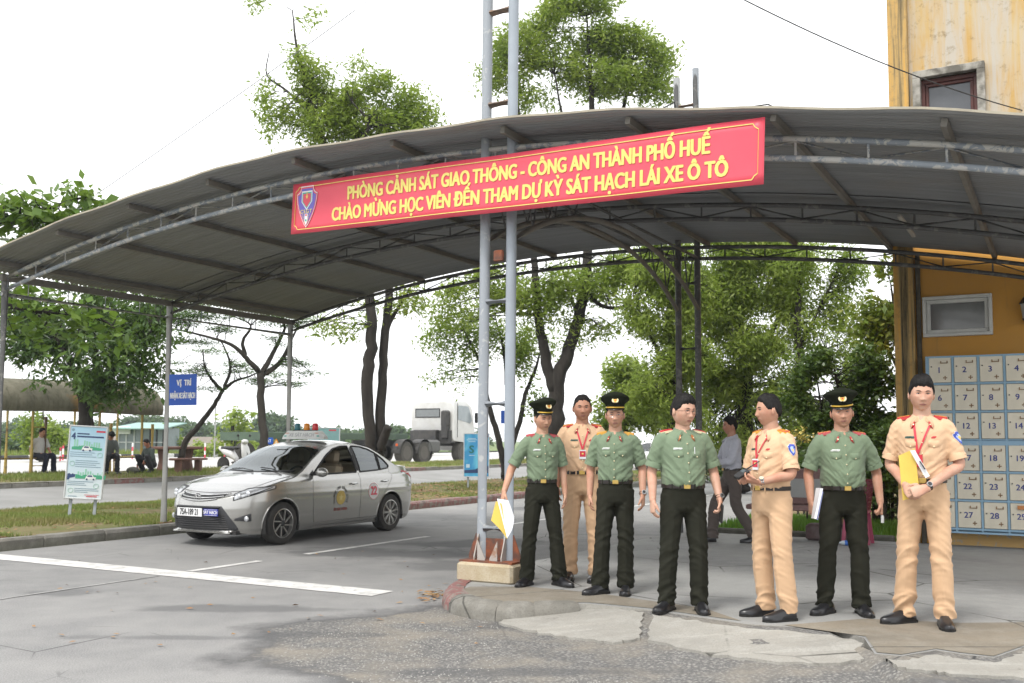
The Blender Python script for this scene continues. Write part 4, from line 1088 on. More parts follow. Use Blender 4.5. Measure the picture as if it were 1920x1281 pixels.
        if ax_ > .185*W: dsp += .007*(abs(mnoise.noise(Vector((p.y*14+seed, (z+ax_*.6)*17, 2))))*2-.4)
        cos[vi] = co-n*dsp
    shm.vertices.foreach_set('co', cos.astype(np.float32).ravel()); shm.update()
    shm.materials.clear(); so = obj('shirt', shm, top, root)
    for ca, cb, r in cuffs:
        d = (cb-ca).normalized(); x = X-d*X.dot(d); x.normalize(); y = d.cross(x); j = lambda q: 1+.03*math.sin(3*q+seed)
        rg = lambda p, r_: [p+(x*math.cos(2*PI*q/28)*.95+y*math.sin(2*PI*q/28))*r_*j(2*PI*q/28) for q in range(28)]
        MB().loft([rg(ca, r*.90), rg(ca.lerp(cb, .3), r*1.03), rg(cb, r*1.07), rg(cb, r*1.01), rg(ca, r*.72)], cap=False).build('cuff', top, so, smooth=True)
    sbv = BVHTree.FromPolygons([Ui @ v.co for v in shm.vertices], [tuple(p.vertices) for p in shm.polygons])
    def front(x, z, off=0.0):
        r = sbv.ray_cast(Vector((x, -1, z)), Vector((0, 1, 0))); y = r[0].y if r[0] else -.12
        return u((x, y-off, z))
    def above(x, y, off=0.0):
        r = sbv.ray_cast(Vector((x, y, 2)), Vector((0, 0, -1))); z = r[0].z if r[0] else 1.42
        return Vector((x, y, z+off))
    def drape(name, m, par, fn, nx, nz, off=.004, out=.0):
        V = []; 
        for i in range(nx+1):
            for j in range(nz+1):
                x, z = fn(i/nx, j/nz); e = i in (0, nx) or j in (0, nz); V.append(front(x, z, off if not e else off*.1-.001))
        mb2 = MB(); idx = lambda i, j: i*(nz+1)+j
        mb2.add(V, [(idx(i, j), idx(i+1, j), idx(i+1, j+1), idx(i, j+1)) for i in range(nx) for j in range(nz)])
        return mb2.build(name, m, par, smooth=True, fix=False)
    # ---- collar
    if o.get('collar', True):
        bez = lambda a, b, c, t: (Vector(a)*(1-t)**2+Vector(b)*2*t*(1-t)+Vector(c)*t*t)
        op = o.get('open', .026)
        for sx in (-1, 1):
            rows = []
            for t in np.linspace(0, 1, 12):
                top_ = bez((0, .070, 1.482), (sx*.088, .055, 1.480), (sx*op, -.072, 1.430), t); low = bez((0, .098, 1.437), (sx*.130, .062, 1.430), (sx*(op+.046), -.110, 1.362), t)
                base = bez((0, .066, 1.425), (sx*.080, .05, 1.42), (sx*op*.7, -.078, 1.405), t)
                o1 = Vector((low.x-top_.x, low.y-top_.y, 0)); mid = top_.lerp(low, .5)+o1*.12+Vector((0, 0, .006))
                rows.append([u(p) for p in (base, top_-Vector((0, 0, .004)), top_+o1*.08, mid, low, low-Vector((0, 0, .006))-o1*.06, mid-Vector((0, 0, .012)))])
            mb = MB().loft(rows if sx > 0 else [r[::-1] for r in rows], cap=True); c = mb.build('collar', top, so, smooth=True)
            if o.get('tab'):
                tb = drape('collar_badge', o['tab'], c, lambda a, b, sx=sx: (sx*(.036+.026*a+.016*b*0+.010*(1-b)), 1.358+.010*(1-a)+.050*b-.012*a), 3, 4, .021)
                s_ = [front(sx*.054+x*.007, 1.380+y*.007, .0235) for x, y in star(1.0)]; MB().add(s_, [tuple(range(10))]).build('star', PALE, tb)
    # ---- uniform details on the shirt
    if o.get('uniform'):
        drape('placket', top, so, lambda a, b: (-.016+.032*a, 1.005+.345*b), 4, 24, .0035)
        for z in (1.035, 1.105, 1.18, 1.255, 1.33):
            MB().ball(front(.0, z, .005), (.0062, .004, .0062), 8, 6).build('button', PALE, so, smooth=True)
        for sx in (-1, 1):
            fl = drape('pocket_flap', top, so, lambda a, b, sx=sx: (sx*(.034+.080*a), 1.270-.020*(1-abs(2*a-1))*(1-b)-.040*(1-b)), 10, 4, .010)
            drape('pocket', top, so, lambda a, b, sx=sx: (sx*(.037+.074*a), 1.125+.10*b), 8, 8, .003)
            MB().ball(front(sx*.074, 1.228, .008), (.0066, .004, .0066), 8, 6).build('button', PALE, so, smooth=True)
        drape('name_plate', o.get('plate', NAMEG), so, lambda a, b: (-.112+.072*a, 1.282+.018*b), 5, 2, .007)
        if o.get('pin'): drape('flag_pin', REDT, so, lambda a, b: (.058+.034*a, 1.282+.018*b), 3, 2, .007)
        if o.get('pen'): MB().bar(front(.055, 1.25, .008), front(.058, 1.305, .008), .006).build('pen', NAMEW, so)
        for sx in (-1, 1):
            xa, xb = .090*W, .192*W
            zq = [max(above(sx*(xa+(xb-xa)*f_), .004+dy).z for dy in (-.01, 0, .01)) for f_ in (0, .5, 1)]
            smp = [(f_, max(above(sx*(xa+(xb-xa)*f_), .004+dy).z for dy in (-.012, 0, .012))) for f_ in np.linspace(0, 1, 9)]
            dev = max(z_-(zq[0]+(zq[2]-zq[0])*f_) for f_, z_ in smp)
            zz_ = lambda f_: zq[0]+(zq[2]-zq[0])*f_+dev*(1-.6*abs(2*f_-1)**3)
            def plate(f0, f1, w0, w1, yc, th, m, name, par):
                rows = []
                for f in np.linspace(f0, f1, 7):
                    w = w0+(w1-w0)*(f-f0)/(f1-f0); x = sx*(xa+(xb-xa)*f); zz = zz_(f); lo = zz-.014
                    tl_ = .22; rows.append([u((x, .004+yc-w, lo-w*tl_)), u((x, .004+yc-w, zz+th+(yc-w)*tl_)), u((x, .004+yc+w, zz+th+(yc+w)*tl_)), u((x, .004+yc+w, lo-.01))])
                return MB().loft(rows).build(name, m, par, fix=True)
            em, e2 = o.get('ep', (REDT, ORNG)); ep = plate(0, 1, .016, .023, 0, .008, em, 'epaulette', so)
            if o.get('epb'): plate(-.01, 1.01, .019, .026, 0, .005, o['epb'], 'edging', ep)
            for f in o.get('epl', (-.010, .010)): plate(.08, .92, .0035, .0035, f, .0105, e2, 'stripe', ep)
            for f in (.35, .62):
                x0 = sx*(xa+(xb-xa)*f); s_ = [u((x0+x*.009, .004+yy*.009, zz_(f)+.0125)) for x, yy in star(1.0)]
                MB().add(s_, [tuple(range(10))]).build('star', PALE, ep)
        if o.get('patch'):
            a = arms[1][1]; S = a['sh']; el = Vector(a['el']); c = S.lerp(el, .30); ax = (el-S).normalized()
            pd = Vector(o['patch']).normalized(); r = sbv.ray_cast(c+pd*.3, -pd)
            if r[0]:
                nn = pd; right = ax.cross(nn)*(-1); right.normalize(); up = -ax; up = (up-nn*up.dot(nn)).normalized(); right = up.cross(nn).normalized()
                for li, (sc, mm) in enumerate(((.094, WHT), (.088, PBLUE), (.055, mat('patch_light', (.35, .45, .75), .6)), (.030, GOLD))):
                    pts = []
                    for x, y in shield(.70*sc, sc):
                        base = c+right*x+up*y; rr = sbv.ray_cast(base+nn*.3, -nn); h = (rr[0] if rr[0] else base)
                        pts.append(u(h+nn*(.004+.0016*li)))
                    cpt = c; rr = sbv.ray_cast(cpt+nn*.3, -nn); cen = u((rr[0] or cpt)+nn*(.006+.0016*li)); n_ = len(pts)
                    po = MB().add(pts+[cen], [(i, (i+1) % n_, n_) for i in range(n_)]).build('sleeve_patch' if li == 0 else 'patch_emblem', mm, so if li == 0 else po0, fix=False)
                    if li == 0: po0 = po
    if o.get('lanyard'):
        cx = o.get('lx', -.02); zb = o.get('lz', 1.20)
        mb = MB()
        for sx in (-1, 1):
            pts = [front(sx*(.050)*(1-t)+cx*t, 1.375*(1-t)+zb*t, .007) for t in np.linspace(0, 1, 10)]
            wv = Vector((.0075, 0, .002)); V = [p-wv for p in pts]+[p+wv for p in pts]; n_ = len(pts)
            mb.add(V, [(i, i+1, n_+i+1, n_+i) for i in range(n_-1)])
        ly = mb.build('lanyard', LANY, root, smooth=True)
        c = front(cx, zb-.045, .014); Mr = U.to_3x3()
        MB().bbox(c, (.062, .004, .085), .002, Mr).build('badge_card', o.get('card', PAPER), ly)
        MB().bbox(c+Mr @ Vector((0, -.003, .006)), (.054, .002, .052), .001, Mr).build('badge_print', LANY, ly)
        MB().box(c+Mr @ Vector((0, -.0045, .008)), (.016, .001, .014), Mr).build('badge_print', YEL, ly)
    # ---- trousers
    tr = MB(); up_ = lambda p: p+pel
    if drop < .2:
        tr.loft([[up_(p) for p in ell(Vector((0, .004, z)), X, Y, a*W, b, c, 36, .95)] for z, a, b, c in ((1.012, .169, .119+bl*.75, .110), (.985, .172, .122+bl*.75, .112), (.93, .178, .124+bl*.45, .118), (.87, .184, .122+bl*.1, .126), (.82, .182, .114, .120), (.785, .160, .09, .10))])
    else:
        tr.ball(pel+Vector((0, .01, .90)), (.185*W, .15, .13), 20, 12); tr.loft([[u(p) for p in ell(Vector((0, .004, z)), X, Y, a*W, b, c, 30)] for z, a, b, c in ((.84, .16, .11, .115), (.95, .174, .12+bl*.5, .112), (1.01, .168, .117+bl*.7, .11))])
    hem = o.get('hem', .055)
    for hip, kn, ank, fa, fz in legs:
        sx = 1 if hip.x > pel.x else -1
        d = (kn-ank).normalized(); hemp = ank+Vector((0, .012, hem-.085-.0))
        pts = [hip+Vector((0, .004, .02)), hip.lerp(kn, .5), kn, kn.lerp(hemp, .55), hemp]
        limb(tr, pts, (.108*W**.6, .094*W**.5, .080*W**.3, .077, .080), 26, 7, .93)
    trm = remesh(tr, .0085 if not far else .016, 2)
    cos, nos = vdata(trm)
    for vi in range(len(cos)):
        p = Vector(cos[vi]); n = Vector(nos[vi]); z = p.z
        best = min(legs, key=lambda l: (p-(l[0].lerp(l[1], .5) if z > .5 else l[1].lerp(l[2], .5))).length)
        hip, kn, ank, fa, fz = best
        wg = .10+1.25*g_(z-(hem+.07+fz), .09)+.75*g_((p-kn).length, .13)+.35*g_(z-(.78-drop), .08)
        sd = 1 if p.x > pel.x else -1
        q = Vector((p.x*2.0+seed, p.y*2.5, (z+sd*(p.x-kn.x)*.7+p.y*.5)*13))
        r1 = mnoise.noise(q); r2 = mnoise.noise(Vector((p.x*5+seed, p.y*5, z*24+p.y*14)))
        dsp = ((abs(r1)*2)**.7-.45)*.019*wg+((abs(r2)*2)**.8-.4)*.006*wg+.003*mnoise.noise(Vector((p.x*5, p.y*5, z*3+seed)))
        # pressed crease down the front of the leg
        if z < .80-drop and drop < .2:
            ax = lerpv([ank.z, kn.z, hip.z], [ank.x, kn.x, hip.x], z)
            if p.y < 0.0 or n.y < -.2: dsp -= .006*g_(p.x-ax, .008)*(1-.6*g_(z-(hem+.07), .06))
        cos[vi] = p-n*dsp
    trm.vertices.foreach_set('co', cos.astype(np.float32).ravel()); trm.update()
    trm.materials.clear(); to_ = obj('trousers', trm, bottom, root)
    # ---- belt
    if o.get('belt', True):
        mb = MB(); rings = []
        for z, e in ((.978, .003), (.979, .0075), (1.010, .0075), (1.011, .003)):
            rings.append([(up_(p) if drop < .2 else u(p)) for p in ell(Vector((0, .004, z)), X, Y, (.172+e)*W, .122+bl*.75+e, .112+e, 40, .95)])
        mb.loft(rings, cap=False); be = mb.build('belt', BELT, root, smooth=True)
        for lx in (-.115, -.06, .06, .115):
            yb = -(.122+bl*.75)*math.sqrt(max(0, 1-(lx/(.172*W))**2))-.007; MB().bbox((up_ if drop < .2 else u)(Vector((lx, yb, .993))), (.011, .008, .046), .002).build('belt_loop', bottom, be)
        bx = o.get('buckle', -.005); MB().bbox((up_ if drop < .2 else u)(Vector((bx, -.124-bl*.75-.006, .9945))), (.052, .010, .036), .003).build('buckle', BRASS, be)
    # ---- shoes
    for hip, kn, ank, fa, fz in legs:
        Ms = Matrix.Translation(Vector((ank.x, ank.y-.03, fz))) @ Matrix.Rotation(fa, 4, 'Z') @ Matrix.Rotation(o.get('toe', 0), 4, 'X')
        st_ = [(.088, .026, .035, .045), (.07, .036, .05, .075), (.035, .038, .058, .088), (-.01, .040, .058, .085), (-.06, .047, .05, .066), (-.11, .050, .040, .052), (-.155, .042, .032, .042), (-.18, .026, .026, .034), (-.192, .010, .022, .028)]
        rings = []
        for y, w, zc, h in st_:
            rg = []
            for q in range(16):
                a = 2*PI*q/16; x = w*math.copysign(abs(math.cos(a))**.8, math.cos(a)); zz = math.sin(a); zz = .014+h*max(zz, 0)**.9 if zz > 0 else .014+.004*zz
                rg.append(Ms @ Vector((x, y, zz)))
            rings.append(rg)
        s1 = MB().loft(rings).build('shoe', SHOE, root, smooth=True, fix=True)
        out = [(math.copysign(1, a)*w*1.04, y) for a in (1,) for y, w, _, _ in st_]; poly = out+[(-x, y) for x, y in out[::-1]]
        pts = [Ms @ Vector((x, y, .001)) for x, y in poly]+[Ms @ Vector((x, y, .017)) for x, y in poly]; n_ = len(poly)
        MB().add(pts, [tuple(range(n_-1, -1, -1)), tuple(range(n_, 2*n_))]+[(i, (i+1) % n_, n_+(i+1) % n_, n_+i) for i in range(n_)]).build('sole', SOLE, s1, fix=True)
        MB().box(Ms @ Vector((0, .055, .012)), (.068, .07, .022), Ms.to_3x3()).build('heel', SOLE, s1)
    # ---- watch
    for sx, a in arms:
        if a.get('watch'):
            el, wr = Vector(a['el']), Vector(a['wr']); c = wr.lerp(el, .08); d = (wr-el).normalized(); x, y, _ = frame(d)
            mb = MB(); mb.tube([u(c-d*.010), u(c+d*.010)], .033, 16); w_ = mb.build('watch', a['watch'], root, smooth=False)
            fd = Vector(a.get('face', (0, -1, 0))); fd = (fd-d*fd.dot(d)).normalized(); cc = c+fd*.033; mb = MB().tube([u(cc-fd*.004), u(cc+fd*.006)], .019, 16); mb.build('watch_case', STEEL, w_); MB().tube([u(cc+fd*.005), u(cc+fd*.0072)], .0145, 16).build('dial', o.get('dial', BLACKM), w_)
    # ---- peaked cap
    if o.get('cap'):
        CM = HM @ HS @ Matrix.Translation((0, .008, .060)) @ Matrix.Rotation(o.get('captilt', -.10), 4, 'X')
        def ring(a, b, z, ft=0.0, bk=0.0, n=40):
            out = []
            for q in range(n):
                t = 2*PI*q/n; f = (-math.sin(t)+1)/2; out.append(CM @ Vector((a*math.cos(t), b*math.sin(t), z+ft*f**1.5+bk*(1-f)**2)))
            return out
        MB().loft([ring(.084, .103, -.008), ring(.085, .104, 0), ring(.086, .105, .032, .006), ring(.084, .103, .034, .006)]).build('cap_band', CAPB, root, smooth=True)
        cp = MB().loft([ring(.084, .103, .030, .006), ring(.094, .112, .045, .012), ring(.114, .130, .062, .024, -.004), ring(.127, .141, .073, .032, -.008), ring(.130, .144, .081, .036, -.010), ring(.124, .138, .092, .040, -.012), ring(.098, .112, .104, .042, -.014), ring(.06, .07, .110, .042, -.012), ring(.02, .02, .112, .042, -.010)]).build('cap', CAPM, root, smooth=True)
        mb = MB(); pts = []
        N = 16
        for j in range(4):
            for i in range(N+1):
                t = -PI/2+(i/N-.5)*2.05; r = 1+.25*(j/3)*math.cos((i/N-.5)*PI)**.7; pts.append(CM @ Vector((.083*r*math.cos(t), .102*r*math.sin(t), .004-.016*(j/3)*math.cos((i/N-.5)*PI)**.7-.003*(j/3))))
        lo = [p-(CM.to_3x3() @ Vector((0, 0, .004))) for p in pts]; ix = lambda j, i: j*(N+1)+i; K = len(pts)
        fs = [(ix(j, i), ix(j, i+1), ix(j+1, i+1), ix(j+1, i)) for j in range(3) for i in range(N)]+[(K+ix(j+1, i), K+ix(j+1, i+1), K+ix(j, i+1), K+ix(j, i)) for j in range(3) for i in range(N)]+[(ix(3, i), ix(3, i+1), K+ix(3, i+1), K+ix(3, i)) for i in range(N)]
        mb.add(pts+lo, fs); mb.build('visor', VISOR, cp, smooth=True, fix=True)
        tb = [CM @ Vector((.0895*math.cos(t), .1085*math.sin(t), .010-.004*math.sin((i/20)*PI))) for i, t in enumerate(np.linspace(-PI/2-1.05, -PI/2+1.05, 21))]
        MB().tube(tb, .0060, 8).build('cap_strap', GOLDB, cp, smooth=True)
        for sx in (-1, 1): MB().ball(tb[0 if sx < 0 else -1], .007, 8, 6).build('button', PALE, cp)
        em = MB(); c = Vector((0, -.128, .066)); Rt = Matrix.Rotation(-.42, 3, 'X')
        em.lathe([(.0, -.004), (.018, -.003), (.020, .002), (.0, .004)], 20, axis='Y'); ems = em.v; em.v = [tuple(CM @ (Rt @ Vector(v)+c)) for v in ems]; eb = em.build('cap_badge', GOLDB, cp, smooth=False, fix=True)
        wr_ = MB()
        for sx in (-1, 1):
            pts = [CM @ (Rt @ Vector((sx*(.024*math.sin(a)), -.001, -.024*math.cos(a)+.002))+c) for a in np.linspace(.1, 2.7, 9)]; wr_.tube(pts, [.004, .0065, .0075, .0075, .0072, .0068, .006, .005, .003], 6)
        wr_.build('wreath', PALE, eb, smooth=True)
        s_ = [CM @ (Rt @ Vector((x*.012, -.0062, y*.012))+c) for x, y in star(1.0)]; MB().add(s_, [tuple(range(10))]).build('star', REDT, eb)
        if st is None:
            pass
    return root, U, HM
# ---------------------------------------------------------------- the line of officers on the pad
def place(px, py, z=.13): return G(px, py, z)
def tfm(root): return Matrix.LocRotScale(root.location, root.rotation_euler, root.scale)
GU = dict(uniform=True, tab=REDT, ep=(REDT, ORNG), plate=NAMEW)
TU = dict(uniform=True, tab=REDT, ep=(REDT, ORNG), plate=NAMEG, pin=True)
SK = [(.53, .315, .215), (.44, .235, .155), (.50, .29, .20), (.56, .345, .25), (.40, .205, .135)]
# 1 green, cap, papers in a lowered hand
p1, U1, _ = person('officer in green shirt and peaked cap lowering papers beside the mast', place(1020, 1098), R(6), 1.655, GREENS, OLIVE, dict(GU, skin=0, skincol=SK[0], cap=True, hairvol=.35, hairline=.95, head=(R(14), R(9), R(-2)), gaze=.6, ep=(mat('ep_pink', (.55, .10, .11), .55), REDT), epl=(0,), wide=.94, mouth=-.3, px=-.02, twist=.10,
    feet=((-.17, .0, -.62), (.15, -.03, .55)), armR=dict(el=(-.370, .02, 1.12), wr=(-.480, -.05, .900), h=(-.22, -.12, -1), curl=(.5, .7, .5)), armL=dict(el=(.265, .04, 1.12), wr=(.275, -.03, .875), curl=(.3, .4, .3))))
# 2 tan, behind
p2, U2, _ = person('bareheaded officer in tan uniform with red lanyard standing behind two green shirts', place(1092, 1088), R(-3), 1.775, TANS, TANT, dict(TU, skin=1, skincol=SK[1], hair='short', hairvol=.62, hairline=.70, head=(R(4), R(3), 0), wide=1.06, belly=.03, hw=1.06, jaw=1.3, lanyard=True, lx=.0, lz=1.205, squint=1, mouth=-.5, ep=(ORNG, REDT), epb=REDT, epl=(0,),
    feet=((-.12, .0, -.1), (.13, -.06, -.35))))
# 3 green, cap, glasses
p3, U3, _ = person('officer in green shirt and peaked cap with thin glasses, arms straight down', place(1150, 1113), R(-4), 1.68, GREENS, OLIVE, dict(GU, skin=2, skincol=SK[2], cap=True, hairvol=.35, hairline=.95, head=(R(6), R(3), 0), glasses=True, ep=(mat('ep_orange', (.62, .24, .05), .5), GOLD), epb=ORNG, squint=1.2, mouth=-.6, wide=1.0, px=.022, twist=-.12,
    feet=((-.12, -.05, -.95), (.11, -.02, -.12)), armR=dict(el=(-.285, .04, 1.12), wr=(-.285, -.02, .875)), armL=dict(el=(.295, .05, 1.13), wr=(.31, -.06, .885), watch=STEEL, face=(.4, -1, .2))))
# 4 green, bareheaded, glasses, phone
p4, U4, _ = person('bareheaded officer in green shirt and glasses holding a black phone', place(1287, 1147), R(4), 1.69, GREENS, OLIVE, dict(GU, skin=3, skincol=SK[3], hairvol=1.15, hairline=.58, part=-1, head=(R(24), R(5), R(3)), gaze=.6, glasses=True, gmat=BLACKM, wide=1.12, belly=.035, hw=1.08, jaw=1.45, hs=1.04, squint=1.5, mouth=-1, pen=True, ep=(REDT, PALE), epb=PALE, epl=(), tab=mat('tab_gold_red', (.50, .16, .05), .5), px=-.018, twist=.06,
    feet=((-.15, .03, -.75), (.11, -.03, -.05)), armR=dict(el=(-.31, .03, 1.12), wr=(-.335, -.06, .885), curl=(.4, .5, .4)), armL=dict(el=(.325, .03, 1.13), wr=(.335, -.10, .90), h=(.02, -.25, -1), curl=(.7, .7, .5), watch=BELT, face=(.5, -1, .1))))
# 5 tan, turned to the left, radio
p5, U5, _ = person('officer in tan uniform turned sideways holding a walkie-talkie', place(1450, 1160), R(-58), 1.69, TANS, TANT, dict(TU, skin=4, skincol=SK[2], hairvol=.9, hairline=.66, head=(R(-26), R(2), 0), lanyard=True, lx=-.02, lz=1.22, ep=(REDT, ORNG), epb=ORNG, mouth=-.4, patch=(.95, -.32, .05), wide=1.02, belly=.02, gaze=-.4,
    feet=((-.13, .02, -.35), (.12, .0, -.25)), armR=dict(el=(-.255, -.02, 1.115), wr=(-.085, -.215, 1.085), h=(.55, -.75, .05), n=(.4, .2, -.9), th=(.5, .2, .8), curl=(.75, .8, .6)), armL=dict(el=(.285, -.03, 1.115), wr=(.10, -.235, 1.055), h=(-.75, -.6, .12), n=(-.2, .3, .95), th=(-.5, -.7, .2), curl=(.55, .6, .5), watch=STEEL, face=(.5, -.4, .8)), dial=PALE))
# 6 green, cap, stout
p6, U6, _ = person('stout officer in green shirt and tilted peaked cap carrying white papers', place(1580, 1151), R(-3), 1.68, GREENS, OLIVE, dict(GU, skin=5, skincol=SK[2], cap=True, captilt=.10, hairvol=.4, hairline=.92, head=(R(-6), R(0), R(-4)), ep=(mat('ep_pink', (.55, .10, .11), .55), ORNG), epl=(0,), wide=1.10, belly=.045, hw=1.04, jaw=1.3, squint=1, mouth=.6, px=.02, twist=-.05,
    feet=((-.13, .0, -.85), (.15, -.02, .05)), armR=dict(el=(-.325, .03, 1.12), wr=(-.325, -.05, .885), curl=(.55, .6, .4)), armL=dict(el=(.335, .03, 1.13), wr=(.345, -.05, .885), curl=(1.1, 1.2, .8))))
# 7 tan, tall, right
p7, U7, _ = person('tall young officer in tan uniform with hands crossed over a yellow folder', place(1733, 1172), R(-24), 1.815, TANS, TANT, dict(TU, skin=6, skincol=SK[3], hairvol=1.25, hairline=.52, part=1, head=(R(10), R(3), R(2)), lanyard=True, card=LANY, lx=-.03, lz=1.175, patch=(.86, -.5, .05), wide=.97, jaw=1.1, mouth=-.7, ep=(REDT, ORNG), epl=(0,), px=.02,
    feet=((-.13, .02, -.85), (.13, -.05, .18)), armR=dict(el=(-.27, .03, 1.115), wr=(-.105, -.185, .965), h=(.35, -.55, -.45), n=(.2, .8, -.2), th=(.3, .2, .9), curl=(.75, .8, .6)), armL=dict(el=(.285, -.01, 1.115), wr=(.015, -.245, .955), h=(-.9, -.25, -.30), n=(-.1, .9, -.3), th=(-.2, -.3, .9), curl=(.75, .9, .6), watch=BELT, face=(.2, -1, .5))))
# 8 passer-by
GREYS = cloth('grey_shirt', (.46, .47, .53)); TAUPE = cloth('taupe_trousers', (.095, .078, .070))
p8, U8, _ = person('man in pale grey shirt walking past behind the officers', G(1374, 1017, .13), R(-82), 1.66, GREYS, TAUPE, dict(skin=7, skincol=SK[4], long=True, hairvol=1.05, hairline=.60, head=(R(-4), R(2), 0), wide=.98, uniform=False,
    knees=((-.085, -.22, .49), (.085, .03, .50)), feet=((-.09, -.30, 0), (.09, .26, 0)), armR=dict(el=(-.26, -.10, 1.13), wr=(-.17, -.32, 1.16), h=(.3, -1, .1)), armL=dict(el=(.26, -.10, 1.12), wr=(.16, -.30, 1.10), h=(-.3, -1, .1))))
# ---------------------------------------------------------------- far figures by the shelter
ZS = .35+.118
WSH = cloth('white_shirt', (.62, .61, .60)); NAVY = cloth('navy_trousers', (.018, .020, .034)); GREYJ = cloth('grey_jacket', (.12, .13, .125)); DKT = cloth('dark_trousers', (.03, .03, .033))
s1, _, _ = person('man in white shirt and dark trousers sitting on the bench rail of the shelter', P(76, 893, 28.7).xy.to_3d()+Z*ZS, R(62), 1.70, WSH, NAVY, dict(far=True, skin=4, skincol=SK[4], hairvol=.8, head=(R(10), 0, 0), drop=.40, py=.10, lean=.12, wide=1.08, belly=.02, knees=((-.10, -.36, .50), (.12, -.36, .50)), feet=((-.11, -.33, -.1), (.13, -.42, .1)), armR=dict(el=(-.29, .08, 1.12), wr=(-.30, .02, .90)), armL=dict(el=(.27, -.08, 1.14), wr=(.18, -.28, 1.00))))
s2, _, _ = person('man in grey jacket and dark cap sitting bowed under the shelter', P(203, 888, 29.2).xy.to_3d()+Z*ZS, R(38), 1.68, GREYJ, DKT, dict(far=True, skin=8, skincol=SK[4], long=True, hairvol=1.3, hairline=.35, head=(R(8), R(38), 0), drop=.40, py=.10, lean=.40, knees=((-.13, -.34, .52), (.13, -.36, .52)), feet=((-.10, -.18, -.1), (.14, -.44, .1)), armR=dict(el=(-.27, -.10, 1.13), wr=(-.14, -.30, 1.02)), armL=dict(el=(.27, -.12, 1.13), wr=(.10, -.32, 1.02))))
s3, _, _ = person('man in dark green jacket squatting with a phone near the stone table', P(280, 884, 30.0).xy.to_3d()+Z*ZS, R(-28), 1.68, cloth('dark_green_jacket', (.06, .075, .068)), DKT, dict(far=True, skin=9, skincol=SK[4], long=True, hairvol=.9, head=(R(-14), R(6), 0), drop=.66, py=.08, lean=.30, knees=((-.20, -.30, .50), (.20, -.28, .50)), feet=((-.16, -.12, -.2), (.16, -.10, .2)), armR=dict(el=(-.32, -.12, 1.12), wr=(-.26, -.36, .98)), armL=dict(el=(.28, -.14, 1.13), wr=(.06, -.30, 1.12))))
# ---------------------------------------------------------------- things they hold
def held(name, label, cat, root, U, build):
    T = tfm(root) @ U; o = build(T); return tag(o, label, cat)
def quadsheet(name, m, pts, bend=0, th=.003):
    """sheet through four corners, with a slight bow"""
    a, b, c, d = [Vector(p) for p in pts]; n = (b-a).cross(d-a).normalized(); V = []; N = 8
    for i in range(N+1):
        for j in range(N+1):
            p = a.lerp(b, i/N).lerp(d.lerp(c, i/N), j/N); V.append(p+n*bend*math.sin(PI*i/N)*(.4+.6*j/N))
    mb = MB(); ix = lambda i, j: i*(N+1)+j; K = len(V)
    f = [(ix(i, j), ix(i+1, j), ix(i+1, j+1), ix(i, j+1)) for i in range(N) for j in range(N)]
    rim = [ix(i, 0) for i in range(N+1)]+[ix(N, j) for j in range(1, N+1)]+[ix(i, N) for i in range(N-1, -1, -1)]+[ix(0, j) for j in range(N-1, 0, -1)]
    mb.add([tuple(v+n*th/2) for v in V]+[tuple(v-n*th/2) for v in V], f+[tuple(K+i for i in q[::-1]) for q in f]+[(rim[i], rim[(i+1) % len(rim)], K+rim[(i+1) % len(rim)], K+rim[i]) for i in range(len(rim))])
    return mb.build(name, m, smooth=True, fix=True)
q = [P(932, 935, 9.1), P(953, 938, 9.02), P(964, 968, 8.95), P(951, 1009, 8.95)]
o = quadsheet('paper_sheet', PAPER, [q[0], q[1], q[2], q[3]], .03); tag(o, 'white sheet of paper hanging from a lowered hand by the mast', 'paper')
o = quadsheet('folder', FOLD, [P(930, 940, 9.12), P(940, 944, 9.05), P(951, 1011, 8.97), P(921, 976, 9.14)], .015, .004); tag(o, 'yellow folder hanging behind a white sheet by the mast', 'folder')
o = quadsheet('paper_stack', PAPER, [P(1532, 915, 7.62), P(1541, 916, 7.55), P(1529, 973, 7.5), P(1523, 972, 7.68)], .01, .02); tag(o, 'stack of white papers held against a stout officer\'s trousers', 'paper')
o = quadsheet('plastic_sleeve', mat('blue_sleeve', (.28, .33, .62), .3), [P(1538, 921, 7.60), P(1543, 922, 7.56), P(1533, 975, 7.52), P(1530, 974, 7.58)], .0, .006); tag(o, 'bluish plastic sleeve beside the stack of white papers', 'paper')
T7 = tfm(p7) @ U7
o = quadsheet('folder', FOLD, [T7 @ Vector(v) for v in ((-.15, -.185, 1.165), (-.045, -.205, 1.215), (-.02, -.20, .89), (-.13, -.18, .86))], .012, .006); tag(o, 'yellow folder held upright against a tan shirt', 'folder')
o = quadsheet('clipboard', PAPER, [T7 @ Vector(v) for v in ((-.075, -.225, 1.20), (-.045, -.23, 1.205), (.045, -.225, 1.03), (.02, -.222, 1.015))], .0, .008); tag(o, 'white clipboard edge sticking out of the upright yellow folder', 'clipboard')
o = MB().bar(T7 @ Vector((-.015, -.243, 1.13)), T7 @ Vector((.018, -.243, 1.075)), .016, .008).build('marker_pen', BLACKM); tag(o, 'black marker pen clipped over the yellow folder', 'pen')
T5 = tfm(p5) @ U5
wt = thing('walkie_talkie', 'black walkie-talkie with short antenna in both hands', 'radio', T5 @ Vector((.0, -.315, 1.105)), R(-48))
wt.rotation_euler = (R(-60), R(20), R(-60)); 
MB().bbox((0, 0, 0), (.056, .034, .12), .008).build('radio_body', BLACKM, wt); MB().tube([(-.016, 0, .055), (-.016, 0, .19)], [.007, .0045], 8).build('antenna', BLACKM, wt); MB().tube([(.014, 0, .055), (.014, 0, .078)], .009, 10).build('knob', mat('grey_knob', (.15, .15, .16), .4), wt); MB().box((0, -.018, .018), (.036, .003, .03)).build('screen', mat('radio_screen', (.10, .12, .13), .2), wt)
T4 = tfm(p4) @ U4
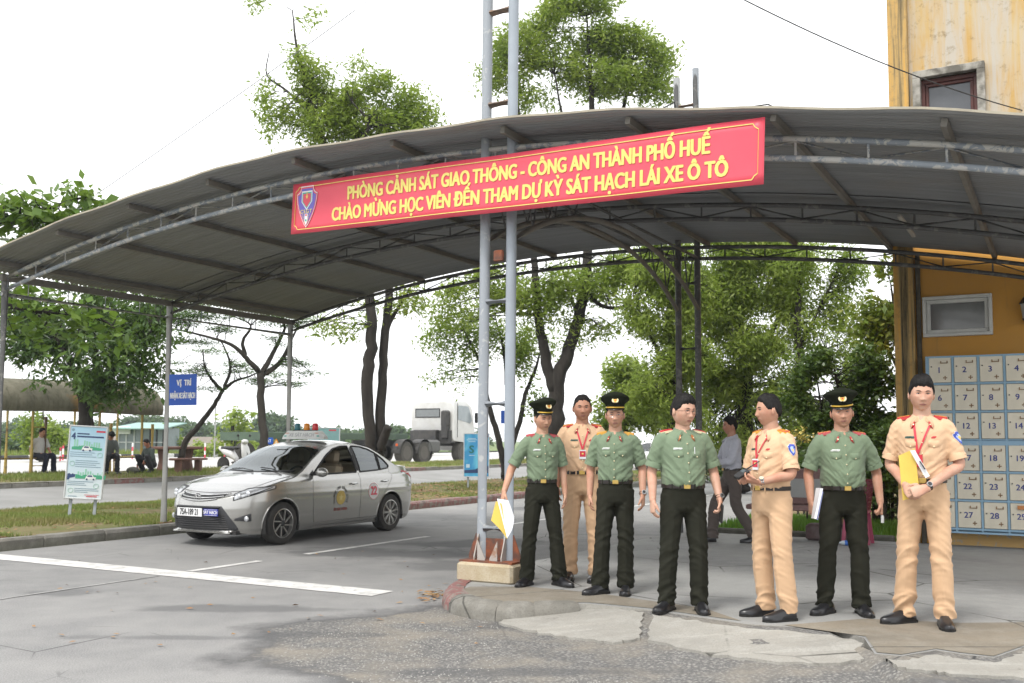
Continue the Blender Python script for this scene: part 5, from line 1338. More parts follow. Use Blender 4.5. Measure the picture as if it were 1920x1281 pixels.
o = MB().bbox((0, 0, 0), (.012, .072, .15), .006).build('mobile_phone', BLACKM); o.matrix_world = T4 @ Matrix.Translation((.262, -.150, .785)) @ Matrix.Rotation(R(14), 4, 'X'); tag(o, 'black mobile phone held at the green-shirted officer\'s side', 'phone')
T6 = tfm(p6) @ U6
o = MB().lathe([(.012, 0), (.012, .05), (.009, .052), (.009, .06)], 12).build('small_bottle', mat('bottle_white', (.6, .62, .62), .25)); o.location = T6 @ Vector((.280, -.085, .725)); tag(o, 'small white bottle hanging from a closed fist', 'bottle')
# ================================================================== silver sedan
def m_carpaint(name, col, metal=.55):
    t = NT(name); co = t.co(); n = t.noise(co, 1.5, 4); fl = t.noise(co, 900, 1)
    c = t.mix(t.ramp(n, .3, .7), col, tuple(v*.93 for v in col)); c = t.mix(t.math('MULTIPLY', t.ramp(t.noise(t.co((1, 1, 1.5)), 3, 6, .7), .55, .8), .25), c, (.30, .28, .24))
    t.set(col=c, rough=.26, metal=metal); t.b.inputs['Coat Weight'].default_value = .8; t.b.inputs['Coat Roughness'].default_value = .06; return t.m
def m_glass(name, tint, alpha):
    t = NT(name); t.set(col=(.01, .012, .012), rough=.04, spec=.7)
    tr = t.n('ShaderNodeBsdfTransparent'); tr.inputs[0].default_value = (*tint, 1); fr = t.n('ShaderNodeFresnel'); fr.inputs[0].default_value = 1.55
    gl = t.n('ShaderNodeBsdfGlossy'); gl.inputs['Roughness'].default_value = .03; gl.inputs[0].default_value = (.9, .95, .97, 1)
    mx = t.n('ShaderNodeMixShader'); t.l(t.math('ADD', t.math('MULTIPLY', fr.outputs[0], alpha), .06), mx.inputs[0]); t.l(tr.outputs[0], mx.inputs[1]); t.l(gl.outputs[0], mx.inputs[2]); t.l(mx.outputs[0], t.out.inputs[0]); return t.m
CGLASS = m_glass('car_glass', (.50, .54, .53), 1.2)
TRIMB = mat('black_trim', (.014, .014, .015), .45); CHROME = mat('chrome', (.62, .62, .62), .15, .95); TYRE = mat('tyre_rubber', (.022, .021, .020), .85, col2=(.045, .042, .038), vs_=6); RIMS = mat('alloy', (.50, .49, .47), .3, .8); RIMD = mat('dark_alloy', (.02, .02, .021), .4)
LAMPW = mat('lamp_clear', (.66, .68, .70), .12, .35, col2=(.45, .46, .48), vs_=14); LAMPR = mat('lamp_red', (.40, .015, .02), .2); BEIGE = mat('beige_seat', (.42, .35, .25), .75)
INTER = mat('car_interior', (.035, .034, .033), .8)
def car(root, paint, detail=True):
    yc = [-2.11, -2.06, -1.98, -1.85, -1.6, -1.3, -.98, -.80, -.55, -.28, -.05, .25, .60, .95, 1.25, 1.62, 1.80, 2.05, 2.18, 2.26, 2.31]
    zc = [.66, .685, .725, .775, .855, .925, .985, 1.075, 1.235, 1.375, 1.44, 1.472, 1.465, 1.405, 1.275, 1.095, 1.075, 1.06, 1.02, .96, .90]
    ztop = lambda y: float(np.interp(y, yf, zf))
    yf = np.linspace(-2.11, 2.31, 400); zf = np.interp(yf, yc, zc)
    for _ in range(14): zf[1:-1] = (zf[:-2]+2*zf[1:-1]+zf[2:])/4
    def wid(y):
        if y < -1.05: f = min((-1.05-y)/1.06, 1); return .85*max(1-f**3.4, 0)**(1/2.3)
        if y > 1.15: f = min((y-1.15)/1.16, 1); return .85*max(1-f**3.8, 0)**(1/2.6)
        return .85
    zs = [.17, .25, .45, .62, .78, .88, .93, 1.10, 1.25, 1.36, 1.48]; xs = [.775, .818, .842, .85, .843, .826, .792, .738, .675, .612, .54]
    xs = [x/.85 for x in xs]
    NS, NT_ = (56, 26) if detail else (34, 14); ny_ = 255 if detail else 120
    st = np.concatenate([-2.11+.30*(1-np.cos(np.linspace(0, PI/2, 30)))[:-1]*1.0, np.linspace(-1.81, 2.0, ny_)[:-1], 2.31-.31*(1-np.cos(np.linspace(PI/2, 0, 30)))])
    V = []; nj = NS+NT_
    for y in st:
        w = wid(y); zt = ztop(y); cr = np.interp(y, [-2.1, -1.0, -.3, .6, 1.6, 2.3], [.02, .045, .07, .06, .045, .02]); ze = zt-cr
        gh = 1-.07*smoothstep(.6, 1.7, y)
        z0 = .17+.05*smoothstep(-1.7, -2.1, y)+.07*smoothstep(1.7, 2.3, y)
        for j in range(NS):
            f = j/(NS-1); z = z0+(ze-z0)*f; x = w*float(np.interp(z, zs, xs))
            if z > .93: x *= gh
            x += .006*g_(z-.70, .03)*smoothstep(-1.9, -.6, y)*(w > .7)
            V.append((x, y, z))
        xe = V[-1][0]
        for j in range(1, NT_+1):
            f = j/NT_; a = f*PI/2; x = xe*(1-f)**.92; z = ze+cr*(1-(x/max(xe, 1e-4))**2.6)
            V.append((x, y, z))
    V = np.array(V).reshape(len(st), nj, 3)
    # nose and tail lean with height
    fr = np.clip((-1.25-V[..., 1])/.85, 0, 1)**1.5; V[..., 1] += fr*(.55*np.clip(V[..., 2]-.52, 0, 1)**1.4+.35*np.clip(.40-V[..., 2], 0, 1)**1.2)
    rr_ = np.clip((V[..., 1]-1.5)/.8, 0, 1)**1.5; V[..., 1] -= rr_*(.40*np.clip(.45-V[..., 2], 0, 1)+.30*np.clip(V[..., 2]-.80, 0, 1))
    idx = np.arange(len(st)*nj).reshape(len(st), nj); Q = np.stack([idx[:-1, :-1], idx[1:, :-1], idx[1:, 1:], idx[:-1, 1:]], -1).reshape(-1, 4)
    P_ = V.reshape(-1, 3); C = P_[Q].mean(1); jj = np.tile(np.arange(nj-1), len(st)-1)
    side = jj < NS-1
    cls = np.zeros(len(Q), int)
    def inpoly(y, z, poly):
        ins = np.zeros(len(y), bool); n = len(poly)
        for i in range(n):
            y1, z1 = poly[i]; y2, z2 = poly[(i+1) % n]; c = ((z1 > z) != (z2 > z)) & (y < (y2-y1)*(z-z1)/(z2-z1+1e-12)+y1); ins ^= c
        return ins
    W1 = [(-.60, .958), (-.42, 1.09), (-.18, 1.245), (.03, 1.335), (.22, 1.372), (.40, 1.378), (.43, .972)]
    W2 = [(.53, .975), (.50, 1.378), (.72, 1.365), (.90, 1.325), (1.06, 1.265), (1.07, .995)]
    W3 = [(1.10, .998), (1.09, 1.25), (1.24, 1.16), (1.36, 1.055), (1.33, 1.02)]
    for k, w in enumerate((W1, W2, W3)): cls[inpoly(C[:, 1], C[:, 2], w) & (jj < NS)] = 1+k
    top_ = ~side
    xe = np.repeat(V[:-1, NS-1, 0], nj-1)
    cls[top_ & (C[:, 1] > -.93) & (C[:, 1] < -.27) & (C[:, 0] < xe-.035)] = 4
    cls[top_ & (C[:, 1] > 1.02) & (C[:, 1] < 1.58) & (C[:, 0] < xe-.05)] = 5
    for ya in (-1.275, 1.275): cls[side & ((C[:, 1]-ya)**2+(C[:, 2]-.295)**2 < .345**2) & (C[:, 2] < .66)] = 9
    def piece(c, name, m, par, mirror):
        q = Q[cls == c]; u_, inv = np.unique(q, return_inverse=True); v = P_[u_].copy(); f = inv.reshape(-1, 4)
        if mirror in (0, 1):
            v2 = v.copy(); v2[:, 0] *= -1; f2 = f[:, ::-1]+len(v)
            if mirror == 1: v, f = np.concatenate([v, v2]), np.concatenate([f, f2])
        elif mirror == -1: v[:, 0] *= -1; f = f[:, ::-1]
        o = npmesh(name, v, f, m, par, True); bm = bmesh.new(); bm.from_mesh(o.data); bmesh.ops.remove_doubles(bm, verts=bm.verts, dist=.0015); bmesh.ops.recalc_face_normals(bm, faces=bm.faces); bm.to_mesh(o.data); bm.free()
        o.data.polygons.foreach_set('use_smooth', [True]*len(o.data.polygons)); return o
    body = piece(0, 'body', paint, root, 1)
    piece(4, 'windscreen', CGLASS, root, 1); piece(5, 'rear_window', CGLASS, root, 1)
    for m_ in (0.5, -1):
        for c in (1, 2, 3):
            if detail and c == 1 and m_ == .5: continue        # the driver's window is wound down
            piece(c, 'side_window', CGLASS, root, m_)
    bv = BVHTree.FromPolygons([Vector(p) for p in P_]+[Vector((-p[0], p[1], p[2])) for p in P_], [tuple(q) for q in Q]+[tuple(len(P_)+i for i in q[::-1]) for q in Q])
    def cast(p, d, off):
        d = Vector(d).normalized(); r = bv.ray_cast(Vector(p)-d*1.5, d); return (r[0]-d*off) if r[0] else Vector(p)
    sidep = lambda y, z, off=.004, sx=1: cast((sx*.9, y, z), (-sx, 0, 0), off)
    frontp = lambda x, z, off=.004: cast((x if abs(x) > .012 else .012, -2.0, z), (0, 1, 0), off)+Vector((0 if abs(x) > .012 else x-.012, 0, 0))
    topp = lambda x, y, off=.004: cast((x, y, 1.2), (0, 0, -1), off)
    def patch(name, m, par, fn, proj, nx=10, nz=5, off=.005, flip=False):
        pts = []
        for i in range(nx+1):
            for j in range(nz+1):
                e = i in (0, nx) or j in (0, nz); pts.append(proj(*fn(i/nx, j/nz), off=off if not e else -.004))
        ix = lambda i, j: i*(nz+1)+j
        return MB().add(pts, [(ix(i, j), ix(i+1, j), ix(i+1, j+1), ix(i, j+1)) for i in range(nx) for j in range(nz)]).build(name, m, par, smooth=True)
    def seam(pts, r=.0035, m=TRIMB, name='seam', par=None): return MB().tube(pts, r, 5).build(name, m, par or body, smooth=True)
    # window trims, shut lines
    for sx in (1, -1):
        for w in (W1, W2, W3):
            pts = []
            for i in range(len(w)):
                a, b = w[i], w[(i+1) % len(w)]
                for k in range(6): pts.append(sidep(a[0]+(b[0]-a[0])*k/6, a[1]+(b[1]-a[1])*k/6, .003, sx))
            pts.append(pts[0]); MB().tube(pts, .013, 6).build('window_trim', TRIMB, root, smooth=True)
        patch('pillar', TRIMB, root, lambda a, b, sx=sx: (.425+.11*a+.0*b, .975+.40*b), lambda y, z, off, sx=sx: sidep(y, z, off, sx), 4, 10, .006)
        patch('mirror_base', TRIMB, root, lambda a, b, sx=sx: (-.70+.14*a, .950+.10*b*a), lambda y, z, off, sx=sx: sidep(y, z, off, sx), 5, 4, .006)
        for pl in ([(-.62, .94), (-.66, .75), (-.64, .45), (-.60, .27)], [(.48, .96), (.47, .70), (.47, .27)], [(1.36, 1.0), (1.30, .85), (1.12, .66), (1.00, .52), (.93, .40), (.92, .27)], [(-.60, .268), (.92, .268)], [(-.60, .215), (.93, .225)]):
            pp = interp([(p[0], 0, p[1]) for p in pl], 8); seam([sidep(p.x, p.z, -.001, sx) for p in pp])
        for y, z in ((.30, .80), (1.12, .815)):
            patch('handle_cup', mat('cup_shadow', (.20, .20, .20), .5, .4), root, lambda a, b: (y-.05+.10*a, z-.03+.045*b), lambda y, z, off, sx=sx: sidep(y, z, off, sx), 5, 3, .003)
            p0, p1 = sidep(y-.085, z, .018, sx), sidep(y+.075, z+.006, .018, sx); MB().tube([p0+Vector((-sx*.02, 0, 0)), p0, (p0+p1)/2+Vector((sx*.006, 0, 0)), p1, p1+Vector((-sx*.02, 0, 0))], [.010, .012, .013, .012, .010], 8).build('door_handle', CHROME, root, smooth=True)
        mr = MB(); mr.ball((sx*.955, -.60, .995), (.105, .075, .068), 16, 10); mr.build('mirror', paint, root, smooth=True); MB().bar((sx*.80, -.60, .96), (sx*.90, -.60, .965), .05, .03).build('mirror_arm', TRIMB, root)
        # wheel wells and arch lips
        for ya in (-1.275, 1.275):
            rings = [[Vector((sx*x, ya+.35*math.cos(a), .295+.35*math.sin(a))) for a in np.linspace(-.35, PI+.35, 22)] for x in (.40, .83)]
            n_ = 22; MB().add([p for r in rings for p in r], [(i, i+1, n_+i+1, n_+i) for i in range(n_-1)]).build('wheel_well', INTER, root)
            MB().add([p for p in rings[0]]+[Vector((sx*.40, ya, .2))], [(i, i+1, n_) for i in range(n_-1)]).build('well_wall', INTER, root)
            lip = []
            for a in np.linspace(-.12, PI+.12, 30): lip.append(sidep(ya+.352*math.cos(a), max(.295+.352*math.sin(a), .20), -.004, sx))
            MB().tube(lip, .012, 6).build('arch_lip', paint, root, smooth=True)
        # lamps
        pr = lambda x, z, off, sx=sx: cast((sx*x, -1.75, z), (-sx*.55, .80, 0), off)
        patch('lamp_edge', TRIMB, root, lambda a, b: (.385+.69*a, (.620+.170*a**1.1)+(.150-.125*abs(a-.32)**1.1-.02*a)*b), pr, 22, 6, .005)
        hl = patch('headlight', LAMPW, root, lambda a, b: (.40+.66*a, (.632+.165*a**1.1)+(.128-.115*abs(a-.32)**1.1-.02*a)*b), pr, 22, 6, .008)
        patch('lamp_bezel', TRIMB, hl, lambda a, b: (.66+.36*a, (.690+.115*a)+.030*b*(1-.3*a)), pr, 16, 3, .012)
        for xx, zz, r in ((.64, .735, .040), (.50, .700, .034)):
            c = pr(xx, zz, .006); MB().ball(c, (r, .022, r), 14, 8).build('lamp_lens', mat('lens_glass', (.75, .77, .80), .06, .5), hl, smooth=True)
        pf = lambda x, z, off, sx=sx: cast((sx*x, -1.9, z), (-sx*.35, .9, 0), off)
        patch('fog_recess', mat('dark_plastic', (.045, .046, .05), .6), root, lambda a, b: (.54+.24*a, .335+.03*(1-a)+(.03+.115*a)*b), pf, 8, 5, .006)
        c = pf(.71, .392, .012); MB().ball(c, (.040, .024, .040), 14, 8).build('fog_lamp', LAMPW, root, smooth=True)
        prr = lambda x, z, off, sx=sx: cast((sx*x, 1.95, z), (-sx*.7, -.7, 0), off)
        patch('tail_lamp', LAMPR, root, lambda a, b: (.55+.38*a, .80+.10*a+(.16-.08*a)*b), prr, 12, 6, .008)
    # front face
    DP_ = mat('dark_plastic', (.045, .046, .05), .6)
    gr = patch('lower_grille', DP_, root, lambda a, b: ((2*a-1)*(.62-.20*b**1.4), .225+.345*b), frontp, 28, 14, .010)
    for k in range(7): 
        z = .262+.030*k
        MB().tube([frontp((2*f-1)*(.50-.006*k), z, .016) for f in np.linspace(0, 1, 15)], .0065, 5).build('slat', TRIMB, gr, smooth=True)
    MB().tube([frontp((2*f-1)*.40, .545, .018) for f in np.linspace(0, 1, 15)], .012, 5).build('slat', TRIMB, gr, smooth=True)
    patch('lip', paint, root, lambda a, b: ((2*a-1)*(.54), .190+.045*b), frontp, 24, 3, .014)
    for k, (z, hw, r) in enumerate(((.705, .44, .014), (.668, .40, .012), (.632, .33, .010))): MB().tube([frontp((2*f-1)*hw, z+.03*(2*f-1)**2, .012) for f in np.linspace(0, 1, 17)], r, 6).build('chrome_bar', CHROME, root, smooth=True)
    patch('upper_grille', TRIMB, root, lambda a, b: ((2*a-1)*(.40+.05*b), .635+.075*b+.03*(2*a-1)**2), frontp, 20, 4, .005)
    seam([topp((2*f-1)*.60, -1.905+.13*(2*f-1)**2, .001) for f in np.linspace(0, 1, 21)])
    for sx in (1, -1): seam([topp(sx*x, y, .001) for x, y in ((.60, -1.77), (.66, -1.55), (.69, -1.3), (.70, -1.0))])
    # bumper plate, logo
    pl = thing_part = MB().bbox(frontp(-.08, .475, .030), (.47, .012, .115), .004).build('number_plate', WHT, root)
    if detail:
        c = frontp(-.08, .475, .030); text('75A-189 21', .118, BLACKM, pl, Matrix.Translation(c+Vector((0, -.008, 0))) @ RX, 'lettering', .63, .002, .0008)
        c = frontp(.295, .478, .034); q = MB().bbox(c, (.27, .010, .095), .003).build('exam_plate', mat('plate_blue', (.02, .03, .34), .4), root)
        MB().bar(c+Vector((-.12, -.0065, .038)), c+Vector((.12, -.0065, .038)), .002, .004).bar(c+Vector((-.12, -.0065, -.038)), c+Vector((.12, -.0065, -.038)), .002, .004).build('border', WHT, q)
        text('SÁT HẠCH', .062, WHT, q, Matrix.Translation(c+Vector((0, -.007, 0))) @ RX, 'lettering', .86, .002, .0008)
    c = frontp(0, .672, .022)
    eg = MB()
    for rx, rz, oz in ((.062, .042, 0), (.026, .040, 0), (.042, .015, .018)): eg.tube([c+Vector((rx*math.cos(a), -.004, oz+rz*math.sin(a))) for a in np.linspace(0, 2*PI, 25)], .006, 6, cap=False)
    MB().lathe([(.058, .0), (.056, -.006)], 20, c, 'Y').build('emblem_back', TRIMB, root); eg.build('emblem', CHROME, root, smooth=True)
    # wipers
    for x0, x1, y1 in ((.50, .02, -.80), (-.05, -.55, -.80)): MB().tube([topp(x0, -.965, .02), topp((x0+x1)/2, -.90, .022), topp(x1, y1-.07, .018)], .009, 5).build('wiper', TRIMB, root)
    patch('cowl', TRIMB, root, lambda a, b: ((2*a-1)*.66, -.985+.065*b+.10*(2*a-1)**2), lambda x, y, off: topp(x, y, off), 18, 4, .004)
    # interior
    MB().box((0, .2, .32), (1.40, 3.0, .06)).build('floor_pan', INTER, root); MB().bbox((0, -.78, .82), (1.38, .34, .26), .06).build('dashboard', INTER, root)
    for sx in (-.36, .36):
        s_ = MB(); s_.bbox((sx, -.02, .52), (.50, .52, .18), .06); s_.bbox((sx, .25, .80), (.48, .16, .62), .06, Matrix.Rotation(R(-14), 3, 'X')); s_.bbox((sx, .36, 1.20), (.27, .12, .22), .05, Matrix.Rotation(R(-8), 3, 'X')); s_.build('seat', BEIGE, root)
    MB().bbox((0, 1.15, .60), (1.25, .5, .2), .06).bbox((0, 1.42, .86), (1.22, .16, .5), .06, Matrix.Rotation(R(-20), 3, 'X')).build('rear_seat', BEIGE, root)
    MB().tube([Vector((.36+.18*math.cos(a), -.50+.07*math.sin(a), .90+.17*math.sin(a))) for a in np.linspace(0, 2*PI, 21)], .016, 6, cap=False).build('steering_wheel', INTER, root)
    MB().bbox((0, -.38, 1.29), (.24, .03, .07), .02).build('inner_mirror', INTER, root)
    MB().box((0, 0, .20), (1.2, 3.9, .05)).build('underbody', INTER, root)
    # wheels
    for ya in (-1.275, 1.275):
        for sx in (1, -1):
            wx = sx*.745; w = MB(); pr = [(.20, -.095), (.26, -.10), (.285, -.092), (.298, -.07), (.300, 0), (.298, .07), (.285, .092), (.26, .10), (.20, .095)]
            ww = w.lathe(pr, 40, axis='X', cap=False); wo = ww.build('wheel', TYRE, root, smooth=False, fix=True); sharp(wo.data, 35); wo.location = (wx, ya, .300)
            MB().lathe([(.205, sx*.03), (.205, sx*.096), (.194, sx*.098), (.190, sx*.07), (.185, sx*.03)], 40, axis='X').build('rim', RIMS, wo, smooth=True, fix=True)
            MB().lathe([(.19, sx*.045), (.01, sx*.05)], 24, axis='X').build('brake_disc', RIMD if ya < 0 else mat('grey_disc', (.16, .155, .15), .5, .4), wo)
            ns = 8 if ya < 0 else 9
            for k in range(ns):
                a = 2*PI*k/ns+.2; tw = .38 if ya < 0 else 0.0; sp = MB()
                for da, m_ in ((0, 0), (.16, 0)):
                    p0 = Vector((sx*.082, .045*math.cos(a+da*.4), .045*math.sin(a+da*.4))); p1 = Vector((sx*.088, .190*math.cos(a+da+tw), .190*math.sin(a+da+tw)))
                    if ya < 0 and da: continue
                    sp.bar(p0, p1, .016 if ya < 0 else .011, .020, Vector((1, 0, 0)))
                sp.build('spoke', RIMS, wo)
            MB().lathe([(.045, sx*.06), (.045, sx*.085), (.03, sx*.092), (.005, sx*.093)], 16, axis='X').build('hub', RIMS if ya > 0 else RIMD, wo)
    return dict(sidep=sidep, topp=topp)
CARP = L(-5.62, 3.62, 0)
SILV = m_carpaint('silver_paint', (.43, .425, .405), .7)
cr = thing('silver_car', 'silver four-door driving test sedan with beacons on its roof parked by the kerb', 'car', CARP, ANG)
fn = car(cr, SILV)
sp, tp = fn['sidep'], fn['topp']
# decals on the visible side: MS turns flat lettering onto the door
def decal(o):
    for v in o.data.vertices:
        p = sp(v.co.y, v.co.z, .0035+.0012*o.get('lift', 0)); d = v.co.x; v.co = p+Vector((d, 0, 0))
    return o
MSD = lambda y, z: Matrix.Translation((0, y, z)) @ Matrix.Rotation(PI/2, 4, 'Z') @ Matrix.Rotation(PI/2, 4, 'X')
def fan(name, pts, y, z, m, par, lift=0):
    n = len(pts); c = sp(y, z, .004+lift); V = [sp(y+a, z+b, .004+lift) for a, b in pts]
    return MB().add(V+[c], [(i, (i+1) % n, n) for i in range(n)]).build(name, m, par, smooth=True)
dsc = fan('round_number_sign', disc(.125, 28), .80, .665, WHT, cr)
fan('round_number_rim', disc(.130, 28), .80, .665, PNK, cr, -.0015)
o = text('22', .19, PNK, dsc, MSD(.80, .665), 'lettering', .85, .008, .0003); o['lift'] = 2; decal(o)
yd = fan('door_emblem', disc(.105, 24), -.02, .60, mat('decal_gold', (.55, .40, .10), .5), cr)
fan('emblem_centre', star(.06), -.02, .60, mat('decal_gold_light', (.68, .58, .25), .5), yd, .0015)
txt = 'TRƯỜNG CAO ĐẲNG GTVT'; BLKD = mat('decal_black', (.05, .045, .04), .6)
for i, ch in enumerate(txt):
    a = R(205-230*i/(len(txt)-1)); y, z = -.02-.155*math.cos(a)*-1, .60+.155*math.sin(a)
    if ch == ' ': continue
    o = text(ch, .052, BLKD, yd, MSD(y, z) @ Matrix.Rotation(a-PI/2, 4, 'Z'), 'lettering', .8, .0015, .0003); o['lift'] = 1; decal(o)
o = text('ĐT: 0234. 394484', .060, mat('decal_maroon', (.28, .06, .05), .6), yd, MSD(-.02, .425), 'lettering', .70, .002, .0003); o['lift'] = 1; decal(o)
# roof sign with beacons
rs = thing('roof_sign', 'white roof sign with three coloured beacons on top of the silver car', 'sign', L(-5.62, 3.62+.12, 1.47), ANG)
mb = MB(); prof = [(-.10, 0), (-.06, .13), (.06, .13), (.10, 0)]
mb.loft([[Vector((x*1.0, y*k, .012+z*(1 if abs(x) < .31 else .35))) for y, z in prof] for x, k in ((-.42, .6), (-.30, 1), (.30, 1), (.42, .6))]); mb.build('sign_box', mat('sign_white', (.70, .71, .68), .35), rs, fix=True)
text('XE SÁT HẠCH', .080, mat('sign_letter_grey', (.42, .43, .43), .5), rs, Matrix.Translation((0, -.082, .075)) @ Matrix.Rotation(R(72), 4, 'X'), 'lettering', 1.0, .002, .0008)
for sx in (-1, 1): MB().box((sx*.33, -.082, .060), (.05, .004, .018), Matrix.Rotation(R(-18), 3, 'X')).build('stripe', TEAL, rs); MB().box((sx*.30, -.077, .105), (.07, .004, .010), Matrix.Rotation(R(-18), 3, 'X')).build('stripe', mat('stripe_orange', (.65, .2, .1), .5), rs)
MB().box((0, .02, .150), (.46, .05, .018)).build('beacon_rail', TRIMB, rs)
for x, c in ((-.17, (.02, .16, .20)), (.02, (.78, .28, .02)), (.19, (.62, .02, .03))):
    MB().lathe([(.046, .155), (.048, .165), (.046, .235), (.038, .255), (.016, .260)], 18, (x, .02, 0)).build('beacon', mat('beacon_%d' % int(100*c[0]), c, .2), rs, smooth=True)

# ---------------------------------------------------------------- white cars parked far right
wc = thing('white_car', 'white car parked far off between two green-shirted officers, its nose turned left', 'car', L(*toL(P(1265, 885, 46)), .0), R(-115))
car(wc, m_carpaint('white_paint', (.72, .73, .74), .0), False)
wc2 = copy_tree(wc); wc2.location = P(1215, 880, 52).xy.to_3d(); wc2.rotation_euler = (0, 0, R(-120)); wc2['label'] = 'second white car parked just behind and left of the nearer white one'; wc['group'] = wc2['group'] = 'white cars parked far off'

# ---------------------------------------------------------------- truck and trailer
CABW = mat('cab_white', (.66, .66, .65), .45, col2=(.56, .55, .53), vs_=2); CHAS = mat('chassis_dark', (.035, .035, .036), .7, col2=(.07, .065, .06), vs_=4); DUSTT = mat('dusty_tyre', (.095, .088, .078), .95, col2=(.06, .056, .05), vs_=5); TRG = mat('trailer_green', (.075, .115, .075), .7, col2=(.055, .085, .06), vs_=3)
tz = .355
tk_scale = 1.06
tk = thing('truck', 'white tractor truck with dark rear axles standing on the lot beyond the trees', 'truck', L(-23.2, 30.6, tz), ANG)
tk.scale = (1.06, 1.06, 1.06)
cab = MB()
def cabsec(y, w, z0, z1, r=.12): return [Vector((x, y, z)) for x, z in ((-w, z0), (-w, z1-r*2.2), (-w+r*.6, z1-r*.6), (-w+r*2, z1), (w-r*2, z1), (w-r*.6, z1-r*.6), (w, z1-r*2.2), (w, z0))]
cab.loft([cabsec(3.05, 1.16, 1.18, 2.88), cabsec(3.12, 1.22, 1.05, 2.98), cabsec(4.2, 1.24, .95, 3.02), cabsec(4.75, 1.22, .80, 2.75, .10), cabsec(5.05, 1.16, .55, 1.75, .06), cabsec(5.10, 1.10, .55, 1.60, .05)]); cab.build('cab', CABW, tk, fix=True, auto=30)
MB().box((-.25, 3.05, 2.36), (1.35, .03, .36)).build('rear_window', mat('truck_glass', (.20, .215, .22), .12), tk); winframe((-.96, .46, 2.14, 2.58), .045, .04, TRIMB, 'window_seal', tk, 3.045)
for sx in (1, -1):
    MB().prism([(3.42, 2.05), (3.42, 2.72), (4.35, 2.70), (4.72, 2.02), (4.5, 1.88)], 0, .012, Matrix(((0, 0, sx), (1, 0, 0), (0, 1, 0))), (sx*1.235, 0, 0)).build('door_window', mat('truck_glass_bright', (.36, .40, .43), .1), tk, fix=True)
    MB().bar((sx*1.239, 3.38, 1.2), (sx*1.239, 3.38, 2.85), .012, .02).build('door_seam', TRIMB, tk)
    MB().bbox((sx*1.45, 4.75, 2.15), (.16, .10, .5), .03).build('mirror', TRIMB, tk)
MB().bbox((.86, 2.90, 2.1), (.40, .30, .75), .06).bbox((.86, 2.90, 1.5), (.34, .3, .7), .04).build('air_intake', CHAS, tk)
MB().bbox((-.15, 2.80, 1.22), (1.3, .4, .66), .03).build('radiator_pack', CHAS, tk); MB().box((0, 2.95, 1.22), (2.3, .12, .62)).build('cab_base', CHAS, tk)
for x in (-.42, .42): MB().box((x, 1.3, .92), (.09, 7.6, .26)).build('chassis_rail', CHAS, tk)
MB().bbox((.95, 1.45, .78), (.55, 1.1, .6), .10).build('fuel_tank', mat('tank_grey', (.13, .13, .125), .5, .3), tk); MB().bbox((1.0, .35, .75), (.4, .5, .5), .05).build('battery_box', CHAS, tk)
MB().lathe([(.5, 1.08), (.52, 1.12), (.4, 1.16)], 20, (0, -.2, 0)).build('fifth_wheel', CHAS, tk)
for y in (-.70, .65, 3.95):
    for sx in (1, -1):
        w = MB().lathe([(.30, -.19), (.46, -.19), (.50, -.14), (.505, 0), (.50, .14), (.46, .19), (.30, .19)], 28, axis='X', cap=False).build('wheel', DUSTT, tk, fix=True); sharp(w.data, 40); w.location = (sx*1.02, y, .505)
        MB().lathe([(.30, sx*.19), (.27, sx*(.02 if y < 3 else .17)), (.12, sx*(.05 if y < 3 else .22)), (.11, sx*.13), (.01, sx*.13)], 20, axis='X').build('rim', mat('dusty_rim', (.12, .11, .095), .8), w, fix=True)
    if y < 3:
        for sx in (1, -1):
            V = [Vector((sx*x, y+.60*math.cos(a), .505+.60*math.sin(a))) for x in (.78, 1.24) for a in np.linspace(-.05, PI+.05, 13)]
            MB().add(V, [(i, i+1, 14+i, 13+i) for i in range(12)]).build('mudguard', CHAS, tk)
MB().bbox((1.1, -1.35, .85), (.12, .05, .12), .02).build('tail_lamp', mat('orange_lamp', (.7, .12, .03), .3), tk)
tl = thing('flatbed_trailer', 'dull green flatbed trailer frame hitched behind the white truck', 'trailer', L(-23.5, 30.3, tz), ANG)
for x in (-1.1, 1.1): MB().bbox((x, -4.6, 1.28), (.12, 9.6, .28), .02).build('side_rail', TRG, tl)
for k in range(12): MB().box((0, -9.2+.8*k, 1.30), (2.2, .12, .14)).build('cross_member', TRG, tl)
MB().box((0, -9.42, 1.25), (2.4, .1, .34)).build('tail_beam', TRG, tl)
for y in (-8.3, -7.0):
    for sx in (1, -1):
        w = MB().lathe([(.30, -.19), (.46, -.19), (.50, -.14), (.505, 0), (.50, .14), (.46, .19), (.30, .19)], 22, axis='X').build('wheel', DUSTT, tl, fix=True); w.location = (sx*1.0, y, .505)
for sx in (1, -1): MB().bar((sx*.8, -2.2, .05), (sx*.8, -2.2, 1.2), .14).build('landing_leg', TRG, tl)
